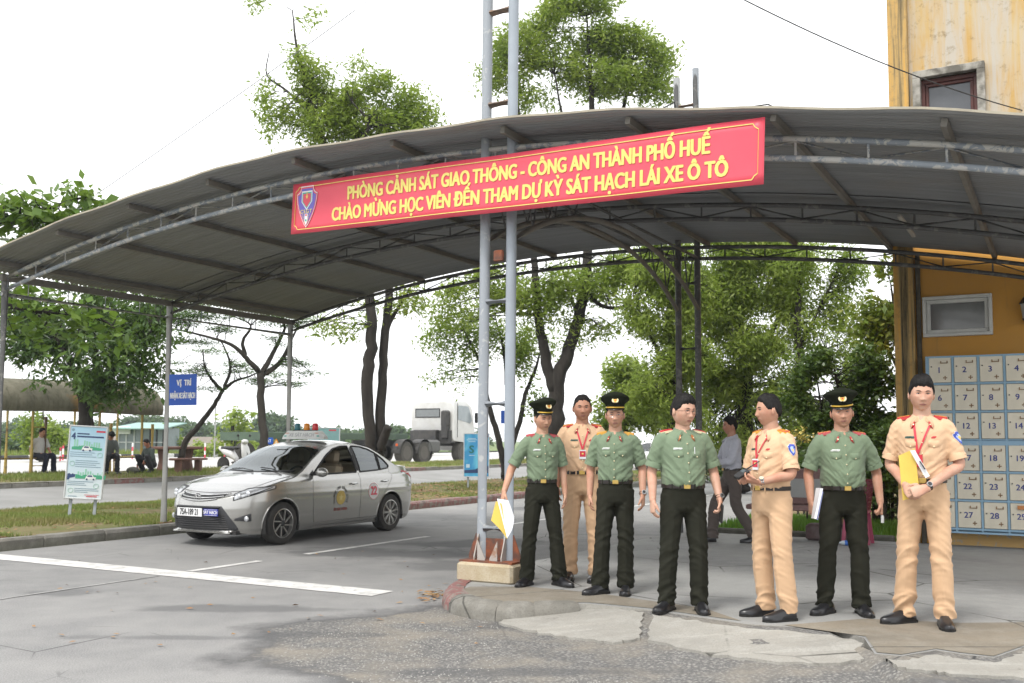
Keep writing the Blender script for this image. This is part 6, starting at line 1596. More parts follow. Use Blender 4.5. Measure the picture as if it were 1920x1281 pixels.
# ---------------------------------------------------------------- scooter behind the car bonnet
sc_ = thing('scooter', 'white motor scooter parked behind the silver car bonnet', 'scooter', P(444, 868, 34.5).xy.to_3d()+Z*(.35), R(62))
SW = mat('scooter_white', (.66, .66, .66), .35)
for y in (-.62, .62):
    w = MB().lathe([(.16, -.045), (.24, -.05), (.265, 0), (.24, .05), (.16, .045)], 24, axis='X').build('wheel', TYRE, sc_, fix=True); w.location = (0, y, .265); MB().lathe([(.16, -.02), (.03, -.05), (.03, .05), (.16, .02)], 16, axis='X').build('rim', RIMD, w, fix=True)
MB().loft([ell(Vector((0, y, z)), X, Z, a, b, n=14) for y, z, a, b in ((.0, .45, .10, .10), (.2, .60, .16, .15), (.5, .70, .15, .14), (.80, .82, .07, .06))]).build('rear_fairing', SW, sc_, smooth=True)
MB().loft([ell(Vector((0, y, z)), X, Y, a, .06, n=14) for y, z, a in ((-.42, .35, .16), (-.42, .60, .22), (-.36, .85, .18), (-.30, 1.0, .12))]).build('leg_shield', SW, sc_, smooth=True)
MB().bbox((0, -.15, .33), (.30, .6, .08), .03).build('footboard', CHAS, sc_); MB().bbox((0, .32, .83), (.26, .75, .12), .05).build('seat', TRIMB, sc_); MB().ball((0, -.34, 1.04), (.15, .10, .09), 12, 8).build('headlamp_cowl', SW, sc_, smooth=True)
MB().tube([(-.34, -.22, 1.06), (-.1, -.32, 1.05), (.1, -.32, 1.05), (.34, -.22, 1.06)], .014, 6).build('handlebar', TRIMB, sc_)
for sx in (1, -1): MB().tube([(sx*.22, -.28, 1.06), (sx*.28, -.30, 1.22)], .007, 5).build('mirror_stem', TRIMB, sc_); MB().ball((sx*.29, -.30, 1.26), (.06, .02, .045), 10, 6).build('mirror', TRIMB, sc_)
MB().tube([(0, -.36, .9), (0, -.62, .27)], .025, 6).build('fork', TRIMB, sc_)
# ================================================================== trees
BARK = mat('dark_bark', (.016, .013, .011), .95, col2=(.042, .036, .030), vs_=6, bump=.7, bs=25, bd=.02, stretch=(1, 1, .35))
BARKG = mat('grey_bark', (.06, .052, .043), .95, col2=(.028, .024, .020), vs_=5, bump=.7, bs=25, bd=.02, stretch=(1, 1, .4))
L_ACA = m_leaf('acacia_leaf', (.165, .24, .040), (.29, .36, .075), (.125, .195, .034), .50, .45)
L_ACB = m_leaf('pale_acacia_leaf', (.225, .30, .050), (.37, .435, .10), (.165, .235, .042), .52, .45)
L_MAN = m_leaf('dark_broad_leaf', (.050, .105, .026), (.095, .16, .036), (.042, .088, .026), .34, .40)
L_FLA = m_leaf('feathery_leaf', (.055, .135, .040), (.10, .19, .05), (.05, .11, .03), .35, .6)
L_TER = m_leaf('big_round_leaf', (.085, .165, .030), (.165, .245, .045), (.11, .19, .035), .38, .38)
L_SHR = m_leaf('shrub_leaf', (.045, .095, .020), (.10, .16, .035), (.06, .10, .028), .28, .38)
L_YEL = m_leaf('yellowish_leaf', (.15, .20, .03), (.30, .28, .06), (.10, .18, .03), .35, .45)
L_FAR = m_leaf('far_leaf', (.06, .105, .05), (.10, .15, .06), (.055, .10, .055), .25, .7)

def leafmesh(name, C, n, rad, size, m, parent, droop=.35, flat=1.0, seed=1, aspect=.28, bend=.22):
    """n leaves round each cluster centre, each leaf a folded four-sided blade"""
    r = np.random.default_rng(seed); K = len(C); N = K*n
    c = np.repeat(np.asarray(C), n, 0); v = r.normal(size=(N, 3)); v /= np.linalg.norm(v, axis=1)[:, None]; v *= (r.random(N)**.45)[:, None]*rad
    v[:, 2] *= flat; p = c+v
    d = r.normal(size=(N, 3)); d[:, 2] = d[:, 2]*.5*flat-droop; d /= np.linalg.norm(d, axis=1)[:, None]
    q = r.normal(size=(N, 3)); q[:, 2] *= .4*flat; q -= d*(q*d).sum(1)[:, None]; q /= np.linalg.norm(q, axis=1)[:, None]
    nn = np.cross(d, q); l = (size*r.choice([.45, .7, .95, 1.2, 1.45], N)*r.uniform(.85, 1.15, N))[:, None]; w = l*aspect
    V = np.empty((N, 4, 3)); V[:, 0] = p; V[:, 1] = p+d*l*.45+q*w-nn*l*bend*.3; V[:, 2] = p+d*l-nn*l*bend; V[:, 3] = p+d*l*.45-q*w-nn*l*bend*.3
    return npmesh(name, V.reshape(-1, 3), np.arange(N*4).reshape(-1, 4), m, parent)
def px2m(d): return d/F
def tree(name, label, cat, d, limbs, blobs, leaf, group=None, per=36, crad=.35, lsize=.11, lm=L_ACA, bark=BARK, seed=1, droop=.35, flat=1.0, aspect=.28, dens=9.0, gap=.35, twigs=.5, dj=1.0, bend=.22, base=None):
    """limbs: list of (pixel points, radii); blobs: (px, py, rx, ry, depth offset, density factor) laid out at distance d"""
    r = random.Random(seed); LB = []
    b0 = limbs[0][0][0]; org = P(b0[0], b0[1], d) if base is None else Vector(base)
    for pts, rad in limbs:
        q = []
        for i, p in enumerate(pts): q.append(P(p[0], p[1], d+(p[2] if len(p) > 2 else 0)))
        if base is not None and pts is limbs[0][0]: q[0] = Vector(base)
        path = interp(q, 5); rr = np.interp(np.linspace(0, len(pts)-1, len(path)), np.linspace(0, len(pts)-1, len(rad)), rad)
        path = [v+Vector((r.uniform(-1, 1), r.uniform(-1, 1), 0))*float(rr[i])*.22 for i, v in enumerate(path)]; LB.append((path, rr))
    mb = MB()
    for path, rr in LB: mb.tube([p-org for p in path], list(rr), 9)
    nodes = [(p, float(x)) for path, rr in LB[0 if len(LB) == 1 else 0:] for p, x in list(zip(path, rr))[len(path)//3:]]
    C = []; s = px2m(d)
    for b in blobs:
        px, py, rx, ry = b[:4]; do = b[4] if len(b) > 4 else 0; df = b[5] if len(b) > 5 else 1
        c = P(px, py, d+do); ax, az = rx*s, ry*s; ay = ax*.85*dj; vol = 4.19*ax*ay*az; k = int(max(4, dens*df*vol**.80))
        for _ in range(k):
            while True:
                v = Vector((r.uniform(-1, 1), r.uniform(-1, 1), r.uniform(-1, 1)))
                if v.length < 1 and v.length > .25: break
            v *= r.uniform(.85, 1.08); p = c+Vector((v.x*ax, v.y*ay, v.z*az))
            if mnoise.noise(p*(.9/max(.6, crad*2.2))+Vector((seed*3.1, 0, 0))) < gap-.5: continue
            C.append(p)
            if r.random() < twigs:
                q, rad = min(nodes, key=lambda n: (n[0]-p).length+(2.0 if n[0].z > p.z+.5 else 0)); mid = q.lerp(p, .55)+Vector((r.uniform(-.15, .15), r.uniform(-.15, .15), r.uniform(.0, .25)))
                r0 = min(rad*.55, .012+.012*(p-q).length); mb.tube([q-org, mid-org, p-org], [r0, r0*.6, .006], 5)
    t = thing(name, label, cat, org, 0, group)
    mb.build('trunk', bark, t, smooth=True)
    if C: leafmesh('crown', np.array([tuple(c-org) for c in C]), per, crad, lsize, lm, t, droop, flat, seed, aspect, bend)
    return t
# broad dark tree by the shelter
tree('broadleaf_tree', 'dark broadleaf tree with a forked trunk in front of the curved shelter roof', 'tree', 26.8,
     [([(152, 893), (153, 830), (156, 760), (140, 700, -.3), (110, 640, -.6), (80, 600, -.5)], [.20, .16, .13, .09, .06, .03]), ([(166, 893, .2), (165, 830, .2), (168, 755, .2), (180, 680, .3), (178, 600, .4), (190, 530, .6)], [.17, .15, .13, .10, .07, .03]), ([(168, 755, .2), (205, 705, -.3), (250, 660, -.6), (285, 620, -.9)], [.10, .07, .05, .025])],
     [(60, 640, 75, 50), (130, 600, 90, 75), (215, 585, 95, 80), (270, 640, 70, 75, -.5), (180, 680, 110, 50, -.5), (225, 725, 70, 40, -.6, .9), (40, 590, 60, 50), (300, 590, 40, 40, 0, .6), (120, 700, 55, 40, 0, .6)], None, per=46, crad=.34, lsize=.16, lm=L_MAN, seed=3, droop=.75, aspect=.2, dens=24, gap=.40, base=P(156, 890, 26.8).xy.to_3d()+Z*.4)
# big-leaved tree reaching in from the left edge
tree('large_leaf_tree', 'large-leaved tree whose branches reach in at the left edge', 'tree', 17.0,
     [([(-230, 960), (-210, 760), (-190, 560), (-120, 470), (-30, 430), (80, 395), (150, 372), (185, 378)], [.2, .17, .14, .09, .06, .035, .02, .01]), ([(-195, 600), (-80, 560), (20, 575), (110, 590), (190, 600), (230, 630)], [.1, .06, .045, .03, .02, .01]), ([(-120, 470), (-40, 460), (40, 415, .4), (110, 440, .4), (150, 400, .3)], [.05, .04, .03, .02, .01])],
     [(20, 345, 30, 22, 0, 1.3), (60, 395, 75, 40), (150, 385, 55, 35), (10, 440, 50, 40), (100, 430, 60, 30), (30, 555, 60, 28), (110, 580, 70, 35), (180, 610, 55, 32), (30, 610, 40, 22), (90, 640, 40, 18, 0, .6), (215, 645, 30, 22)], None, per=12, crad=.30, lsize=.20, lm=L_TER, seed=5, droop=.1, aspect=.27, dens=51, gap=.30, twigs=.8, bend=.12, base=P(-230, 965, 17).xy.to_3d()+Z*.13)
# two feathery, bonsai-like trees
tree('feathery_tree', 'small leaning tree with wiry twigs and sparse feathery leaves behind the blue sign', 'tree', 31.0,
     [([(330, 880), (345, 835), (372, 800), (398, 765), (417, 733)], [.11, .10, .085, .07, .06]), ([(417, 733), (400, 715, -.3), (385, 690, -.6), (380, 655, -.8)], [.07, .05, .03, .015]), ([(417, 733), (440, 715, .3), (470, 705, .6), (500, 690, .8)], [.07, .04, .025, .012]), ([(417, 733), (432, 690), (420, 650), (405, 630)], [.06, .04, .025, .012])],
     [(380, 700, 45, 10, -.5), (440, 690, 50, 12, .3), (480, 715, 45, 9, .6), (400, 660, 50, 10), (350, 680, 35, 9, -.4), (520, 700, 35, 8, .8), (400, 730, 35, 7, -.6)], None, per=95, crad=.45, lsize=.085, lm=L_FLA, bark=BARKG, seed=8, droop=.05, flat=.16, aspect=.16, dens=39, gap=.30, twigs=.9, base=P(335, 880, 31).xy.to_3d()+Z*.4)
tree('feathery_tree', 'upright feathery tree with bent forking limbs left of the grey-green canopy column', 'tree', 29.5,
     [([(497, 880), (496, 830), (490, 770), (489, 700)], [.145, .125, .115, .11]), ([(489, 700), (462, 672, -.3), (440, 650, -.5), (405, 636, -.8), (350, 622, -1.0), (300, 612, -1.0)], [.09, .07, .055, .04, .028, .012]), ([(489, 702), (508, 670, .3), (523, 640, .5), (533, 610, .6), (500, 590, .8)], [.085, .07, .055, .035, .015]), ([(492, 705), (525, 680, .6), (545, 640, .9), (560, 610, 1.0)], [.09, .07, .045, .02]), ([(462, 672), (455, 640), (470, 610), (430, 590)], [.07, .05, .03, .012])],
     [(330, 600, 60, 12, -.8), (280, 590, 50, 14, -.8), (400, 590, 70, 12), (470, 590, 60, 13), (540, 600, 55, 14, .6), (550, 680, 40, 10, .8), (360, 640, 50, 9, -.6), (440, 620, 50, 10), (575, 700, 22, 8, .8), (510, 640, 40, 9), (250, 610, 40, 16, -.8), (545, 720, 30, 7, .7), (320, 570, 60, 16, -.5)], None, per=110, crad=.5, lsize=.09, lm=L_FLA, bark=BARKG, seed=9, droop=.05, flat=.16, aspect=.16, dens=39, gap=.28, twigs=.9, base=P(497, 880, 29.5).xy.to_3d()+Z*.4)
# paired dark trunks, crown above the roof
tree('acacia_tree', 'tall acacia with paired dark trunks, its airy crown above the roof left of the mast', 'tree', 24.5,
     [([(700, 930), (693, 800), (690, 700), (697, 640), (694, 560), (672, 420), (640, 330), (606, 262), (585, 190), (560, 110), (548, 20)], [.16, .14, .15, .14, .12, .11, .10, .085, .06, .04, .015]), ([(706, 930, .2), (712, 800, .2), (718, 700, .3), (722, 620, .3), (730, 540, .4), (730, 420, .8), (722, 330, 1), (735, 250, 1), (745, 190, 1)], [.15, .13, .115, .11, .10, .08, .06, .04, .015]), ([(722, 622, .3), (745, 580, .5), (768, 540, .8)], [.06, .045, .02]), ([(606, 262), (570, 200, .4), (530, 165, .6), (500, 140, .6), (505, 95, .6)], [.06, .045, .03, .02, .01]), ([(640, 330), (690, 240, -.5), (660, 190, -.6)], [.06, .04, .015]), ([(712, 850), (722, 815, -.1), (728, 800, -.2)], [.12, .11, .10])],
     [(545, 20, 35, 28, 0, 1.0), (570, 55, 25, 20, 0, .6), (560, 110, 28, 28, 0, .8), (590, 150, 50, 45, 0, 1.1), (620, 190, 65, 45, 0, 1.2), (690, 180, 65, 45, .3, 1.1), (740, 180, 60, 40, .6, 1.1), (780, 215, 45, 26, .6, 1), (530, 230, 45, 35, 0, 1.0), (600, 245, 60, 30, 0, .9), (500, 160, 20, 20, .5, .5), (650, 85, 18, 10, .5, .6), (480, 8, 10, 8, .5, .5), (670, 130, 25, 18, 0, .8), (720, 240, 80, 25, .3, 1.1), (800, 240, 35, 20, .6, .8), (650, 230, 60, 35, 0, 1.0), (510, 200, 35, 30, .3, .7), (530, 75, 25, 30, .2, .6), (570, 25, 30, 20, 0, .8), (680, 215, 50, 40, .3, .9), (640, 610, 60, 25, 0, .35), (700, 590, 60, 30, .3, .5), (760, 560, 45, 30, .6, .6)], None, per=42, crad=.33, lsize=.12, lm=L_ACB, seed=12, dens=65, gap=.42, aspect=.17, droop=.4, twigs=.45, base=P(702, 930, 24.5).xy.to_3d()+Z*.13)
# the big forked tree behind the mast
tree('acacia_tree', 'big acacia with dark forked trunk and full crown above the roof, right of the mast', 'tree', 30.0,
     [([(1042, 925), (1041, 820), (1044, 735), (1062, 665), (1085, 600), (1098, 530), (1103, 450), (1108, 330), (1110, 200), (1104, 90), (1100, 30)], [.34, .30, .24, .20, .18, .16, .14, .12, .09, .05, .02]), ([(1042, 745), (1024, 680), (1012, 610), (1008, 560), (1000, 480), (985, 360), (975, 230), (955, 130)], [.19, .17, .14, .12, .10, .08, .06, .02]), ([(1098, 545), (1125, 572, -.3), (1160, 577, -.5), (1190, 560, -.6), (1208, 540, -.7)], [.07, .06, .05, .035, .015]), ([(1108, 330), (1160, 230, .5), (1180, 150, .7), (1190, 90, .8)], [.09, .07, .045, .015]), ([(1010, 590), (985, 560, .4), (955, 530, .6), (925, 500, .8)], [.06, .045, .03, .012]), ([(1085, 600), (1065, 540, .5), (1050, 490, .6)], [.06, .045, .02]), ([(1108, 300), (1060, 230, -.4), (1040, 140, -.6)], [.06, .045, .02])],
     [(985, 90, 65, 55, 0, 1.1), (1050, 40, 60, 35, 0, 1.1), (1110, 55, 60, 45, 0, 1.1), (1170, 85, 65, 50, .4, 1.2), (1225, 120, 50, 50, .5, 1.1), (950, 140, 55, 40, 0, .9), (1040, 130, 70, 35, 0, .7), (1130, 150, 80, 35, 0, .9), (1235, 175, 45, 25, .4, .9), (1010, 185, 60, 18, 0, .6), (900, 165, 18, 14, .4, .8), (1090, 5, 80, 18, 0, 1), (860, 570, 70, 45, .5, .7), (930, 540, 70, 50, .4, .8), (1000, 560, 60, 55, 0, .7), (1060, 530, 60, 40, 0, .7), (1140, 530, 65, 45, -.4, 1.0), (1190, 500, 50, 40, -.5, 1.1), (1120, 620, 40, 30, -.2, .6), (800, 560, 55, 30, .6, .6), (1060, 620, 35, 30, 0, .4), (1180, 600, 35, 25, -.4, .6)], None, per=46, crad=.36, lsize=.135, lm=L_ACB, seed=14, dens=58, gap=.36, aspect=.18, droop=.4, twigs=.4, base=P(1042, 925, 30).xy.to_3d()+Z*.13)
tree('slender_tree', 'slender tree with a V-shaped dark trunk seen between the two mast pipes', 'tree', 33.5,
     [([(945, 905), (943, 860), (928, 800), (912, 742), (900, 680), (870, 620)], [.14, .12, .10, .085, .06, .02]), ([(948, 905), (952, 850), (958, 780), (950, 720), (945, 660), (930, 600)], [.12, .10, .09, .07, .05, .02]), ([(955, 850), (975, 790), (985, 740), (1005, 690), (1015, 650)], [.10, .085, .07, .05, .02])],
     [(850, 640, 70, 45, 0, .7), (900, 600, 70, 50, 0, .9), (960, 640, 60, 50, 0, .7), (1000, 650, 50, 50, 0, .7), (830, 700, 35, 25, 0, .4), (870, 720, 35, 25, 0, .35), (1000, 740, 30, 35, 0, .5), (980, 690, 40, 30, 0, .5)], None, per=40, crad=.36, lsize=.13, lm=L_ACA, seed=15, dens=39, gap=.45, aspect=.2, base=P(946, 905, 33.5).xy.to_3d()+Z*.2)
# the green mass on the right: several trees one can tell apart by their trunks
GM = 'leafy trees behind the officers'
tree('acacia_tree', 'leafy pale green tree with a slim trunk just left of the far mast', 'tree', 27.0, [([(1262, 930), (1258, 820), (1265, 700), (1255, 600), (1262, 500), (1270, 420)], [.15, .13, .11, .09, .06, .02]), ([(1262, 720), (1230, 650), (1200, 590), (1190, 540)], [.06, .05, .03, .015]), ([(1260, 650), (1300, 590), (1320, 520)], [.06, .045, .02])],
     [(1250, 500, 80, 60, 0, 1.1), (1230, 590, 70, 55, 0, .9), (1290, 560, 60, 60, 0, 1.1), (1260, 660, 80, 50, 0, 1.0), (1240, 740, 75, 45, -.3, 1.1), (1300, 700, 60, 60, 0, 1.1), (1290, 790, 45, 50, 0, 1.0)], None, GM, per=44, crad=.36, lsize=.13, lm=L_ACB, seed=21, dens=69, gap=.40, aspect=.17, droop=.7, base=P(1262, 930, 27).xy.to_3d()+Z*.05)
tree('acacia_tree', 'willowy pale green tree filling the view right of the far mast', 'tree', 28.5, [([(1395, 925), (1390, 820), (1400, 700), (1385, 600), (1395, 500), (1400, 420)], [.22, .20, .17, .13, .09, .03]), ([(1398, 720), (1440, 640), (1470, 560), (1480, 480)], [.09, .07, .05, .02]), ([(1392, 660), (1355, 590), (1340, 520)], [.08, .05, .02])],
     [(1390, 470, 80, 50, 0, 1.3), (1350, 560, 70, 60, 0, 1.3), (1430, 560, 80, 65, 0, 1.3), (1390, 650, 90, 55, -.4, 1.2), (1350, 740, 70, 55, 0, 1.1), (1430, 730, 80, 55, -.4, 1.2), (1380, 820, 80, 45, 0, 1.0), (1480, 480, 50, 50, 0, 1.1)], None, GM, per=48, crad=.36, lsize=.13, lm=L_ACB, seed=22, dens=78, gap=.37, aspect=.17, droop=.8, base=P(1395, 925, 28.5).xy.to_3d()+Z*.05)
tree('acacia_tree', 'light green tree with thin rising limbs between the far mast and the building', 'tree', 27.5, [([(1510, 925), (1505, 820), (1500, 700), (1495, 610), (1500, 520), (1505, 440)], [.17, .15, .12, .10, .06, .02]), ([(1500, 650), (1535, 580), (1560, 530), (1580, 480)], [.05, .04, .03, .012]), ([(1500, 700), (1540, 660), (1590, 640)], [.05, .035, .015])],
     [(1510, 500, 70, 50, 0, 1.1), (1570, 510, 55, 50, 0, 1.0), (1520, 590, 70, 55, 0, .8), (1590, 590, 50, 50, 0, .7), (1500, 680, 70, 50, 0, .9), (1570, 690, 65, 50, 0, .8), (1530, 780, 80, 50, 0, 1.0), (1600, 480, 25, 25, 0, .8)], None, GM, per=44, crad=.34, lsize=.125, lm=L_ACB, seed=23, dens=69, gap=.45, aspect=.17, droop=.7, base=P(1510, 925, 27.5).xy.to_3d()+Z*.05)
tree('round_tree', 'rounded bright green tree low at the gap left of the far mast', 'tree', 38.0, [([(1165, 900), (1168, 840), (1175, 780), (1180, 720)], [.16, .14, .10, .04])],
     [(1170, 700, 45, 30, 0, 1), (1200, 750, 60, 40, 0, 1.2), (1160, 780, 45, 40, 0, 1.1), (1210, 785, 50, 28, 0, 1.1), (1140, 835, 30, 22, 0, 1)], None, GM, per=44, crad=.45, lsize=.17, lm=L_ACB, seed=24, dens=48, gap=.35, aspect=.25, base=P(1165, 900, 38).xy.to_3d())
# darker growth close to the building
tree('garden_tree', 'small dark-leaved tree with reddish stems in the bed behind the bench', 'tree', 17.3, [([(1600, 985), (1604, 900), (1590, 800), (1570, 720), (1560, 660)], [.05, .045, .035, .025, .01]), ([(1610, 985, .2), (1625, 880, .2), (1640, 780, .3), (1645, 690, .3)], [.04, .035, .025, .01]), ([(1590, 985, -.2), (1570, 880, -.2), (1545, 790, -.2), (1530, 700, 0)], [.04, .03, .025, .01]), ([(1600, 830), (1560, 800), (1520, 780)], [.025, .018, .008])],
     [(1540, 700, 60, 45, 0, 1.1), (1600, 690, 60, 50, 0, .8), (1650, 720, 40, 55, 0, .7), (1540, 780, 70, 45, 0, 1.1), (1610, 790, 70, 50, 0, 1.2), (1660, 800, 40, 50, 0, 1.1), (1560, 860, 70, 40, 0, 1), (1640, 870, 55, 45, 0, 1), (1500, 740, 40, 45, 0, .8), (1590, 920, 70, 25, 0, .7)], None, per=42, crad=.19, lsize=.085, lm=L_SHR, seed=31, dens=190, gap=.42, aspect=.30, droop=.3, base=P(1602, 985, 17.3).xy.to_3d()+Z*.08)
tree('garden_tree', 'yellow-green leaved tree leaning in beside the building corner', 'tree', 18.5, [([(1690, 975), (1688, 850), (1692, 700), (1680, 600), (1670, 530)], [.08, .07, .055, .04, .012]), ([(1690, 700), (1655, 640), (1625, 600)], [.04, .025, .01])],
     [(1665, 530, 35, 45, 0, 1.2), (1640, 590, 45, 40, 0, 1.1), (1680, 610, 35, 50, 0, 1), (1630, 640, 40, 25, 0, .8), (1675, 690, 35, 35, 0, .6)], None, per=40, crad=.24, lsize=.12, lm=L_YEL, seed=33, dens=90, gap=.38, aspect=.25, droop=.5, base=P(1690, 975, 18.5).xy.to_3d()+Z*.08)
# far trees on the left
def fartree(name, label, px, py, d, w, h, seed, lm=L_FAR, dens=1.0, group='trees far across the field', lsize=None, zb=.35):
    ls = lsize or d*.0042
    return tree(name, label, 'tree', d, [([(px, py+h*.5), (px, py), (px+3, py-h*.5)], [.10*d/40, .08*d/40, .03*d/40])], [(px, py-h*.1, w*.5, h*.42), (px-w*.22, py+h*.12, w*.32, h*.26), (px+w*.22, py+h*.10, w*.32, h*.26)], None, group, per=34, crad=d*.0085, lsize=ls, lm=lm, seed=seed, dens=11*dens*(60/d)**1.6, gap=.36, aspect=.30, twigs=.15, base=P(px, py+h*.5, d).xy.to_3d()+Z*zb)
fartree('far_tree', 'layered green tree showing under the shelter roof at the left', 78, 812, 48, 95, 80, 41, L_ACA)
fartree('far_tree', 'rounded pale tree standing far off right of the blue sign', 437, 808, 60, 72, 78, 42, L_ACB)
fartree('far_tree', 'small bushy tree beside the green-roofed kiosk', 322, 826, 72, 40, 52, 43, L_ACB)
rr = random.Random(4)
names = ['hazy grey-green tree in the far tree line, %s' % s for s in ('at the left edge', 'above the seated man in white', 'between the shelter posts', 'left of the kiosk', 'over the kiosk roof', 'right of the kiosk', 'left of the blue sign post', 'right of the blue sign post', 'behind the pale round tree', 'left of the upright feathery tree', 'right of the upright feathery tree', 'behind the car roof beacons', 'left of the paired dark trunks', 'right of the paired dark trunks', 'behind the truck cab')]
for i, nm in enumerate(names):
    px = 5+i*62+rr.uniform(-12, 12); h = rr.uniform(34, 58); 
    if px > 560: h *= .6
    fartree('far_tree', nm, px, 836-h*.45, rr.uniform(150, 210), rr.uniform(70, 110), h, 50+i, L_FAR, 2.2, zb=0)
def hedge(name, label, d, blobs, lm, per, crad, lsize, dens, seed, zb):
    r = random.Random(seed); C = []; s = px2m(d)
    for px, py, rx, ry in blobs:
        c = P(px, py, d)
        for _ in range(int(dens*rx*ry*s*s*8)):
            v = Vector((r.gauss(0, .5), r.gauss(0, .5), r.gauss(0, .45))); C.append(c+Vector((v.x*rx*s, v.y*rx*s*.6, v.z*ry*s)))
    t = thing(name, label, 'bush', P(blobs[0][0], blobs[0][1], d).xy.to_3d()+Z*zb)
    org = t.location; mb = MB()
    for c in C[::4]: mb.tube([Vector((c.x-org.x, c.y-org.y, 0)), (c-org)], [.02, .006], 4)
    mb.build('stems', BARKG, t); leafmesh('foliage', np.array([tuple(c-org) for c in C]), per, crad, lsize, lm, t, .2, 1, seed, .3); return t
hedge('hedge', 'dense bushes along the far field fence at the left', 62, [(20, 838, 50, 16), (70, 842, 40, 14), (120, 840, 30, 14)], L_FAR, 40, .4, .25, 3.5, 71, .35)
hedge('hedge', 'loose light green bushes right of the leaning tree', 64, [(380, 845, 35, 14), (430, 846, 40, 14), (475, 846, 30, 12)], L_ACB, 40, .4, .25, 3.5, 72, .35)
hedge('hedge', 'deep green undergrowth low behind the officers', 36, [(1310, 870, 50, 30), (1400, 880, 80, 40), (1500, 880, 70, 40), (1610, 880, 70, 40)], L_SHR, 46, .45, .17, 5, 73, .0)
hedge('hedge', 'hazy green bushes behind the parked white cars', 62, [(1130, 850, 60, 14), (1210, 846, 50, 14), (1290, 850, 60, 16)], L_FAR, 40, .5, .3, 3.0, 77, .0)
hedge('shrub', 'dark leafy shrub low beside the building wall', 16.6, [(1560, 900, 60, 45), (1640, 905, 50, 50), (1660, 850, 30, 50)], L_SHR, 30, .16, .08, 60, 74, .1)
hedge('shrub', 'yellow flowering shrub between the tan officer and the stout one', 19.0, [(1508, 822, 26, 12)], mat('flower_yellow', (.62, .50, .12), .7), 18, .12, .05, 60, 75, .1)
hedge('hedge', 'green bushes beyond the trailer at the truck', 75, [(700, 828, 60, 10), (790, 832, 60, 10), (600, 832, 50, 9)], L_FAR, 40, .5, .3, 3.0, 76, .3)

# ================================================================== the curved shelter and what stands round it
YELP = m_paint('yellow_post_paint', (.56, .40, .10), (.35, .28, .16), (.20, .10, .05), .58, .62); BRNP = mat('brown_post', (.15, .095, .065), .85, col2=(.24, .17, .12), vs_=6)
def m_asb():
    t = NT('mouldy_fibre_cement'); co = t.co(); st = t.co((1.2, .5, .5)); n = t.noise(co, 1.1, 7, .65); n2 = t.noise(t.co((3, 3, .4)), 2.5, 7, .7)
    c = t.mix(t.ramp(n, .35, .62), (.22, .205, .155), (.10, .098, .07)); c = t.mix(t.math('MULTIPLY', t.ramp(n2, .5, .7), .7), c, (.055, .055, .04)); c = t.mix(t.math('MULTIPLY', t.ramp(t.noise(co, .8, 4), .60, .68), .8), c, (.24, .14, .05))
    t.set(col=c, rough=.95, spec=.1); t.bump(n2, .3, .02); return t.m
shl = thing('shelter', 'curved mouldy-roofed waiting shelter on yellow posts at the left', 'shelter', L(-21.35, 0, .35), ANG)
prof = [(1.02, 1.92), (1.05, 2.10), (.98, 2.35), (.75, 2.62), (.40, 2.78), (0, 2.84), (-.4, 2.78), (-.75, 2.6), (-.95, 2.3)]
rings = []
pp = interp([(x, 0, z) for x, z in prof], 4)
for y in np.linspace(3.6, 14.0, 40):
    sag_ = .03*math.sin(y*1.3); rings.append([Vector((p.x, y, p.z+sag_*(.5+.5*math.sin(p.x*3)))) for p in pp]+[Vector((p.x*.985, y, p.z-.03+sag_*(.5+.5*math.sin(p.x*3)))) for p in pp[::-1]])
MB().loft(rings).build('roof', m_asb(), shl, fix=True, auto=40)
for y in (5.0, 9.75, 12.0, 13.6):
    a = MB().tube([(.55, y, .1), (.55, y, 2.66)], .055, 10).build('post', YELP, shl, smooth=True); b = MB().tube([(.55, y+.42, .1), (.55, y+.42, 1.75 if y < 10 else 1.6)], .05, 10).build('post', BRNP if y < 12 else YELP, shl, smooth=True)
    for z in (.35, 1.45): MB().tube([(.55, y, z), (.55, y+.42, z)], .022, 6).build('tie', YELP, shl)
    MB().tube([(-.6, y, .1), (-.6, y, 2.6)], .05, 10).build('post', YELP, shl, smooth=True)
for x in (.30, .48): MB().tube([(x, 3.8, .56), (x, 13.6, .56)], .035, 8).build('bench_rail', YELP, shl, smooth=True)
for y in (4.2, 6.5, 11.05, 12.7): MB().tube([(.39, y, .1), (.39, y, .55)], .03, 6).build('bench_leg', YELP, shl)
# stone picnic table near the squatting man
BRST = mat('brown_terrazzo', (.20, .10, .075), .7, col2=(.13, .07, .055), vs_=14)
tb = thing('stone_table', 'brown stone table with a bench beside the squatting man', 'table', P(312, 882, 31).xy.to_3d()+Z*.46, ANG)
MB().bbox((0, .3, .74), (.9, 1.5, .09), .02).build('table_top', BRST, tb)
for y in (-.2, .8): MB().prism([(-.22, 0), (.22, 0), (.13, .35), (.2, .7), (-.2, .7), (-.13, .35)], 0, .1, Matrix(((1, 0, 0), (0, 0, 1), (0, 1, 0))), (0, y, 0)).build('table_leg', BRST, tb, fix=True)
MB().bbox((.62, .3, .40), (.34, 1.3, .07), .02).build('bench_seat', BRST, tb)
for y in (-.1, .7): MB().box((.62, y, .18), (.24, .1, .36)).build('bench_leg', BRST, tb)
o = MB().ball((0, 0, .1), (.2, .14, .11), 10, 6).build('stone', mat('grey_stone', (.13, .13, .11), .9, col2=(.08, .08, .07), vs_=6)); o.location = P(249, 886, 29.5).xy.to_3d()+Z*.45; tag(o, 'dark rock lying left of the squatting man', 'stone')
